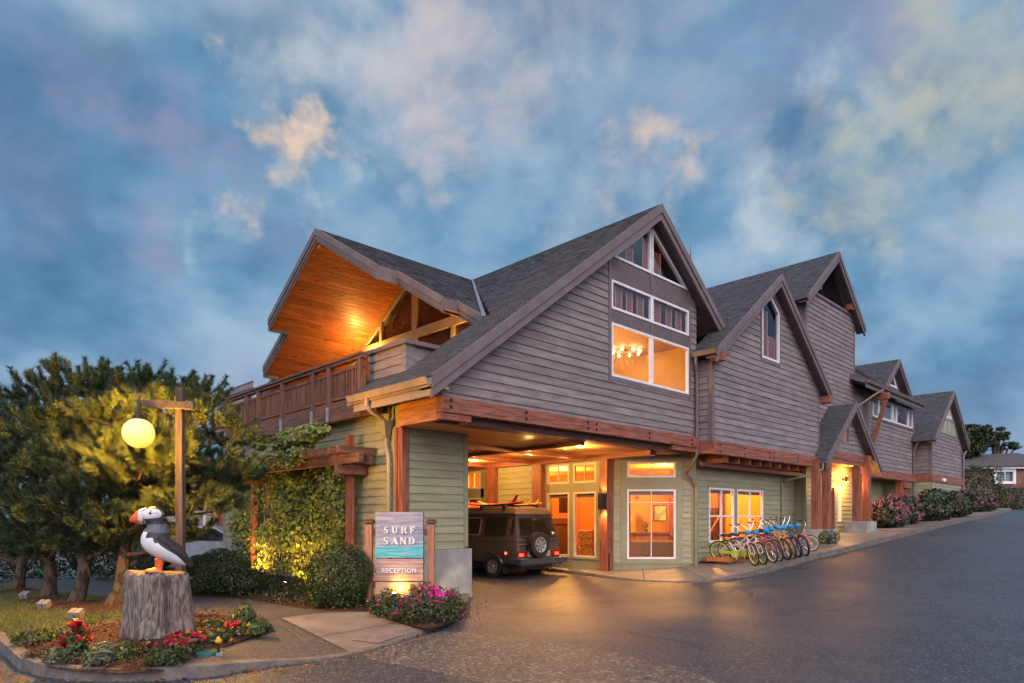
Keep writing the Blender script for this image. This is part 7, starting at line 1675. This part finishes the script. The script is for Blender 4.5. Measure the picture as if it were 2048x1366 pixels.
k = MB(); k.pbox(PHs, U_(1915), U_(2150), Z_(937.5), Z_(933.6), .1, .45); k.build('fascia', M['white'], hr)
k = MB(); k.pbox(PHs, U_(1955), U_(1984), Z_(912), Z_(889), -6, -4.4); k.pbox(PHs, U_(1953), U_(1986), Z_(889), Z_(886), -6.1, -4.3); k.build('chimney', mk('brick_chimney', (.13, .07, .055), (.09, .05, .04), scale=4), hr)
window(PHs, T, U_(1986), U_(2030), Z_(968), Z_(938), vm=(U_(2008),), fr=.28, mun=.10, o=.15); k = MB(); k.add([PHs(U_(1986), Z_(968), -.3), PHs(U_(2030), Z_(968), -.3), PHs(U_(2030), Z_(938), -.3), PHs(U_(1986), Z_(938), -.3)], [(0, 1, 2, 3)]); k.build('curtain', mk('teal_curtain', (.22, .34, .34), scale=1), T)
# far cypresses
def cypress(label, blobs, d, trunk, n):
    q = onD(trunk[0], trunk[1], d); T = thing('cypress_tree', label, 'tree', (q[0], q[1], 2.5), 'cypresses on the skyline'); V, F, o = [], [], 0; k = MB()
    for (px, py, rx, rz) in blobs:
        s = d/FPX; c = onD(px, py, d+rng.uniform(-1.5, 1.5)); pos, nr = blob_points(c, (rx*s, rx*s, rz*s), int(n*rx*rz/120), shell=.25, lump=.5, freq=3, seed=px); v, f = leaves(pos, nr+np.array([0, 0, .6]), .42, .4, jitter=.6); V.append(v); F.append(f+o); o += len(v)
        k.tube([(q[0], q[1], 2.2), tuple((np.array([q[0], q[1], q[2]])+c)/2-UPV*.6), tuple(c)], [.28, .16, .05], 6)
    mesh_np('crown', np.concatenate(V), np.concatenate(F), M['dkleaf'], T); k.build('trunk', M['stemw'], T)
cypress('dense round headed cypress behind the right end of the lodge', [(1945, 862, 20, 13), (1930, 880, 16, 16), (1962, 872, 18, 14), (1950, 895, 22, 14), (1932, 905, 14, 14), (1972, 858, 10, 7)], 74, (1945, 940), 640)
cypress('wispy wind swept cypress right of the chimney', [(1990, 868, 14, 5), (2000, 877, 16, 5), (2012, 868, 8, 4), (2020, 888, 14, 4), (1985, 888, 12, 7), (2030, 895, 12, 3), (2002, 858, 8, 4), (1998, 898, 12, 5)], 76, (1988, 940), 330)
# neighbouring building and parked car glimpsed at the far left
nb = thing('outbuilding', 'small pale sided building glimpsed between the pines and the lodge', 'building', (9, 27, .1))
k = MB(); PN = planeY(27.0); siding(k, PN, [(6.6, .1), (13, .1), (13, 3.4), (6.6, 3.4)], [(8.3, 9.2, .9, 2.0)], pitch=.15); backing(k, PN, [(6.6, .1), (13, .1), (13, 3.4), (6.6, 3.4)], [(8.3, 9.2, .9, 2.0)]); k.box(6.6, 13, 27.1, 31, .1, 3.4); k.build('wall', mk('pale_siding', (.34, .35, .32), (.29, .3, .27), scale=2), nb)
k = MB(); k.box(9.62, 9.80, 26.85, 26.98, .1, 3.4); k.build('post', M['redz'], nb); k = MB(); k.box(6.6, 13, 26.82, 26.97, 2.75, 2.98); k.build('beam', M['redx'], nb)
k = MB(); k.pprism(lambda u, z, o: (o, u, z), [(26.5, 3.4), (31.5, 3.4), (29, 4.1)], 6.3, 13.2); k.build('roof', mk('outbuilding_roof', (.07, .068, .07), rough=.9), nb); window(PN, nb, 8.3, 9.2, .9, 2.0, fr=.08)
ca = onZ(392, 1112, .1); ca = ca/np.linalg.norm(ca-CAM)*1.0; 
cq = onD(394, 1098, 21.5); T = thing('parked_car', 'pale blue parked car half hidden behind the rounded shrub', 'car', (cq[0], cq[1], .1)); ROOT[T.name] = (0, 0, 0); T.rotation_euler = (0, 0, math.radians(-35))
k = MB(); k.pprism(lambda u, z, o: (u, o, z), [(-2.1, .35), (2.1, .35), (2.15, .75), (1.5, .92), (.8, 1.38), (-.9, 1.42), (-1.7, .98), (-2.1, .9)], -.82, .82); k.build('body', mk('pale_blue_paint', (.30, .38, .42), rough=.3), T, bevel=.06, world=False)
k = MB(); k.pprism(lambda u, z, o: (u, o, z), [(1.38, .93), (.78, 1.33), (-.85, 1.36), (-1.5, .98)], -.835, .835); k.build('window', vgl, T, world=False)
for x in (-1.3, 1.3):
    for y in (-.78, .78): k = MB(); k.lathe([(.001, -.1), (.3, -.1), (.31, 0), (.3, .1), (.001, .1)], 18, (x, y, .31), axis='y'); k.build('wheel', tyr, T, world=False)
# ---------------------------------------------------------------- things inside the lit rooms
PD0 = lambda u, z, o: tuple(CAM*np.array([1, 1, 0])+FW*(24.6-o)+RT*u+UPV*z)
cX = float(onY(1252, 700, 11.6)[0]); cY = 11.6; cZ = float(onY(1252, 708, 11.6)[2])-5.95
T = thing('chandelier', 'branched chandelier of small bulbs hanging behind the big gable window', 'chandelier', (cX, cY, cZ+6.0)); k = MB(); bl_ = MB(); dr_ = MB(); k.tube([(cX, cY, cZ+6.0), (cX, cY, 6.79)], .012, 6)
for lvl, r, m_ in ((cZ+5.95, .42, 8), (cZ+6.15, .22, 5)):
    for i in range(m_):
        a = 2*math.pi*i/m_+lvl; x, y = cX+r*math.cos(a), cY+r*math.sin(a); k.tube([(cX, cY, lvl-.05), ((cX+x)/2, (cY+y)/2, lvl-.16), (x, y, lvl)], .008, 5); bl_.ball((x, y, lvl+.05), .042, 6)
for i in range(170):
    a = random.random()*6.28; r = .46*math.sqrt(random.random()); z = cZ+5.95-random.random()*.45*(1-r*.8); dr_.tube([(cX+r*math.cos(a), cY+r*math.sin(a), z), (cX+r*math.cos(a), cY+r*math.sin(a), z-.10)], .006, 3)
k.build('arm', mk('brass', (.5, .33, .12), rough=.3, metal=.8), T); bl_.build('bulb', mk('chandelier_bulb', (1, .8, .5), emit=(1, .72, .34), estr=26), T); dr_.build('crystal_drop', mk('crystal', (.75, .55, .32), rough=.15), T)
# shelf of books and pictures for the rooms
T = thing('bookshelf', 'tall shelf with coloured spines at the left of the bay window room', 'bookshelf', PD0(4.05, zf, 0)); k = MB(); k.pbox(PD0, 3.95, 4.45, zf, 2.9, -.35, -.30)
for z in (zf, .9, 1.4, 1.9, 2.4, 2.86): k.pbox(PD0, 3.95, 4.45, z, z+.03, -.30, 0)
k.pbox(PD0, 3.92, 3.95, zf, 2.9, -.35, 0); k.pbox(PD0, 4.45, 4.48, zf, 2.9, -.35, 0); k.build('carcass', M['redz'], T)
bk_ = MB()
for z in (.93, 1.43, 1.93, 2.43):
    u = 3.97
    while u < 4.40: w_ = random.uniform(.025, .06); bk_.pbox(PD0, u, u+w_-.004, z, z+random.uniform(.22, .38), -.28, -.04); u += w_
bk_.build('books', mk('book_spines', (.50, .12, .07), (.10, .14, .20), scale=14, rough=.6, island=.5, lo=.45, hi=.55), T)
for lb, u, z, s_ in (('small framed picture on the reception back wall', 5.95, 1.95, .28), ('light switch plate on the reception back wall', 4.75, 1.72, .07)):
    T = thing('picture' if s_ > .1 else 'switch_plate', lb, 'picture' if s_ > .1 else 'switch', PD0(u, z, -1.6)); k = MB(); k.pbox(PD0, u-s_, u+s_, z-s_*1.2, z+s_*1.2, -1.62, -1.58); k.build('frame' if s_ > .1 else 'plate', mk('dark_picture_frame', (.12, .06, .03)) if s_ > .1 else M['white'], T)
    if s_ > .1: k = MB(); k.pbox(PD0, u-s_*.8, u+s_*.8, z-s_, z+s_, -1.579, -1.575); k.build('print', mk('seascape_print', (.55, .50, .38), (.20, .28, .32), scale=4), T)
# reception desk square to the bay, with a pot plant
rd = 24.0; T = thing('reception_desk', 'long wooden reception counter behind the angled bay window', 'counter', tuple((FW*rd+RT*5.0)[:2])+(zf,)); PD = lambda u, z, o: tuple(CAM*np.array([1, 1, 0])+FW*(rd-o)+RT*u+UPV*z)
k = MB(); k.pbox(PD, 4.35, 6.3, zf, 1.18, -.45, 0); k.build('front', mwood('counter_wood', (.34, .15, .06), (.2, .08, .03), 'z'), T); k = MB(); k.pbox(PD, 4.3, 6.35, 1.181, 1.24, -.5, .08); k.build('top', mwood('counter_top', (.30, .11, .04), (.18, .06, .02), 'x', rough=.3), T)
T = thing('sofa', 'low upholstered sofa back just inside the bay window', 'sofa', tuple((FW*21.0+RT*4.9)[:2])+(zf,)); PSo = lambda u, z, o: tuple(CAM*np.array([1, 1, 0])+FW*(21.3-o)+RT*u+UPV*z); k = MB(); k.pbox(PSo, 3.7, 5.45, zf+.1, 1.02, -.25, 0); k.build('back', mk('brown_tweed', (.28, .17, .08), (.2, .12, .055), scale=30, rough=.9), T, bevel=.05); k = MB(); k.pbox(PSo, 3.75, 5.4, zf, .7, -1.0, -.251); k.build('seat', mk('tweed_seat', (.26, .16, .08), scale=30), T, bevel=.04)
def potplant(label, c, r, h, n=60, mat='leaf'):
    T = thing('potted_plant', label, 'plant', c, None); k = MB(); k.lathe([(.001, c[2]), (r*.7, c[2]), (r, c[2]+r*1.6), (r*.85, c[2]+r*1.6), (.001, c[2]+r*1.4)], 14, (c[0], c[1], 0)); k.build('pot', mk('dark_pot', (.08, .05, .035), rough=.5), T); pos, nr = blob_points((c[0], c[1], c[2]+r*1.6+h*.45), (h*.4, h*.4, h*.5), n, shell=.1, lump=.3); v, f = leaves(pos, nr, h*.35, .22, jitter=.3); mesh_np('foliage', v, f, M[mat], T)
potplant('small pot plant on the reception counter', PD(4.98, 1.24, -.2), .075, .32)
T = thing('fire_alarm', 'small red fire alarm box on the reception wall', 'alarm', PD(4.75, 2.55, -.9)); k = MB(); k.bar(PD(4.70, 2.55, -.9), PD(4.84, 2.55, -.9), .05, .16); k.build('box', mk('alarm_red', (.6, .02, .02), rough=.4), T)
T = thing('armchair', 'plaid lounge armchair seen through the corner of the drive window', 'armchair', (17.6, 14.2, zf)); pl_ = mk('plaid_cloth', (.55, .34, .12), (.30, .13, .05), scale=14, rough=.9, lo=.48, hi=.52); k = MB(); k.box(17.2, 17.9, 13.95, 14.6, zf+.12, .78); k.build('seat', pl_, T, bevel=.05); k = MB(); k.box(17.25, 17.42, 13.95, 14.6, .79, 1.35); k.build('backrest', pl_, T, bevel=.05)
T = thing('fireplace', 'dark timber fireplace surround in the orange lounge', 'fireplace', (18.3, 17.2, zf)); k = MB(); k.box(17.9, 18.15, 16.6, 16.9, zf, 2.9); k.box(18.15, 19.4, 16.65, 16.95, 1.55, 1.75); k.box(18.15, 19.4, 16.7, 16.95, zf, 1.54); k.build('surround', mk('dark_surround', (.10, .05, .03), rough=.6), T)
T = thing('television', 'dark wall screen in the orange lounge', 'television', (19.0, 16.9, 2.0)); k = MB(); k.box(18.55, 19.35, 16.60, 16.64, 1.95, 2.75); k.build('screen', mk('dark_screen', (.02, .012, .01), rough=.2), T)
T = thing('wall_art', 'leafy gold wall art glowing beside the screen', 'wall art', (16.8, 18.5, 2.2)); v, f = leaves(np.array([17.0, 18.4, 2.0])+rng.normal(0, 1, (260, 3))*np.array([.30, .03, .42]), np.tile([-.7, -.7, 0], (260, 1)), .14, .35); mesh_np('leaf_panel', v, f, mk('gold_leaf_art', (.75, .42, .10), (.5, .2, .04), scale=5, rough=.4), T)
# front office: table, lamp, easel, stair rail, plant
T = thing('desk', 'wooden desk inside the front office window', 'desk', (19.3, 11.6, .45)); k = MB(); k.box(18.9, 20.2, 11.3, 12.0, 1.15, 1.2); k.build('top', M['redx'], T); k = MB()
for x in (18.95, 20.15):
    for y in (11.35, 11.95): k.box(x-.03, x+.03, y-.03, y+.03, zf, 1.149)
k.build('leg', M['redz'], T)
T = thing('table_lamp', 'cream shaded table lamp on the office desk', 'lamp', (19.1, 11.6, 1.2)); k = MB(); k.lathe([(.001, 1.2), (.09, 1.2), (.03, 1.3), (.02, 1.5), (.001, 1.5)], 12, (19.1, 11.6, 0)); k.build('stand', M['iron'], T); k = MB(); k.lathe([(.24, 1.45), (.14, 1.80)], 18, (19.1, 11.6, 0)); k.build('shade', mk('lit_shade', (.9, .7, .4), emit=(1, .66, .2), estr=2.0), T)
T = thing('easel', 'thin wooden easel inside the left office window', 'easel', (20.3, 12.2, zf)); k = MB(); k.bar((20.1, 12.2, zf), (20.3, 12.25, 2.2), .03, .03); k.bar((20.5, 12.2, zf), (20.3, 12.25, 2.2), .03, .03); k.bar((20.3, 12.7, zf), (20.3, 12.25, 2.2), .03, .03); k.build('frame', M['redz'], T)
T = thing('stair_rail', 'dark stair balustrade seen through the right office window', 'railing', (23.0, 12.5, zf)); k = MB(); k.bar((22.4, 12.6, 1.0), (23.6, 12.6, 2.0), .07, .09); k.build('handrail', M['redx'], T); k = MB()
for i in range(10): k.box(22.3+i*.12, 22.33+i*.12, 12.64, 12.67, zf, 2.15)
k.build('baluster', M['iron'], T)
potplant('bushy plant behind the stair balustrade', (23.1, 13.2, 1.6), .14, .7, 120)
T = thing('picture', 'pale picture on the back wall of the office', 'picture', (21.3, 15.7, 2.0)); k = MB(); k.box(21.0, 21.9, 15.72, 15.77, 1.75, 2.45); k.build('canvas', mk('pale_canvas', (.62, .60, .42), (.5, .5, .35), scale=2), T)
for x in (20.9, 23.9):
    k = MB(); k.box(x-.14, x+.14, 12.9, 13.2, zf, zc-.01); k.build('room_post', M['redz'], LODGE)
print('objects', len(sc.objects))
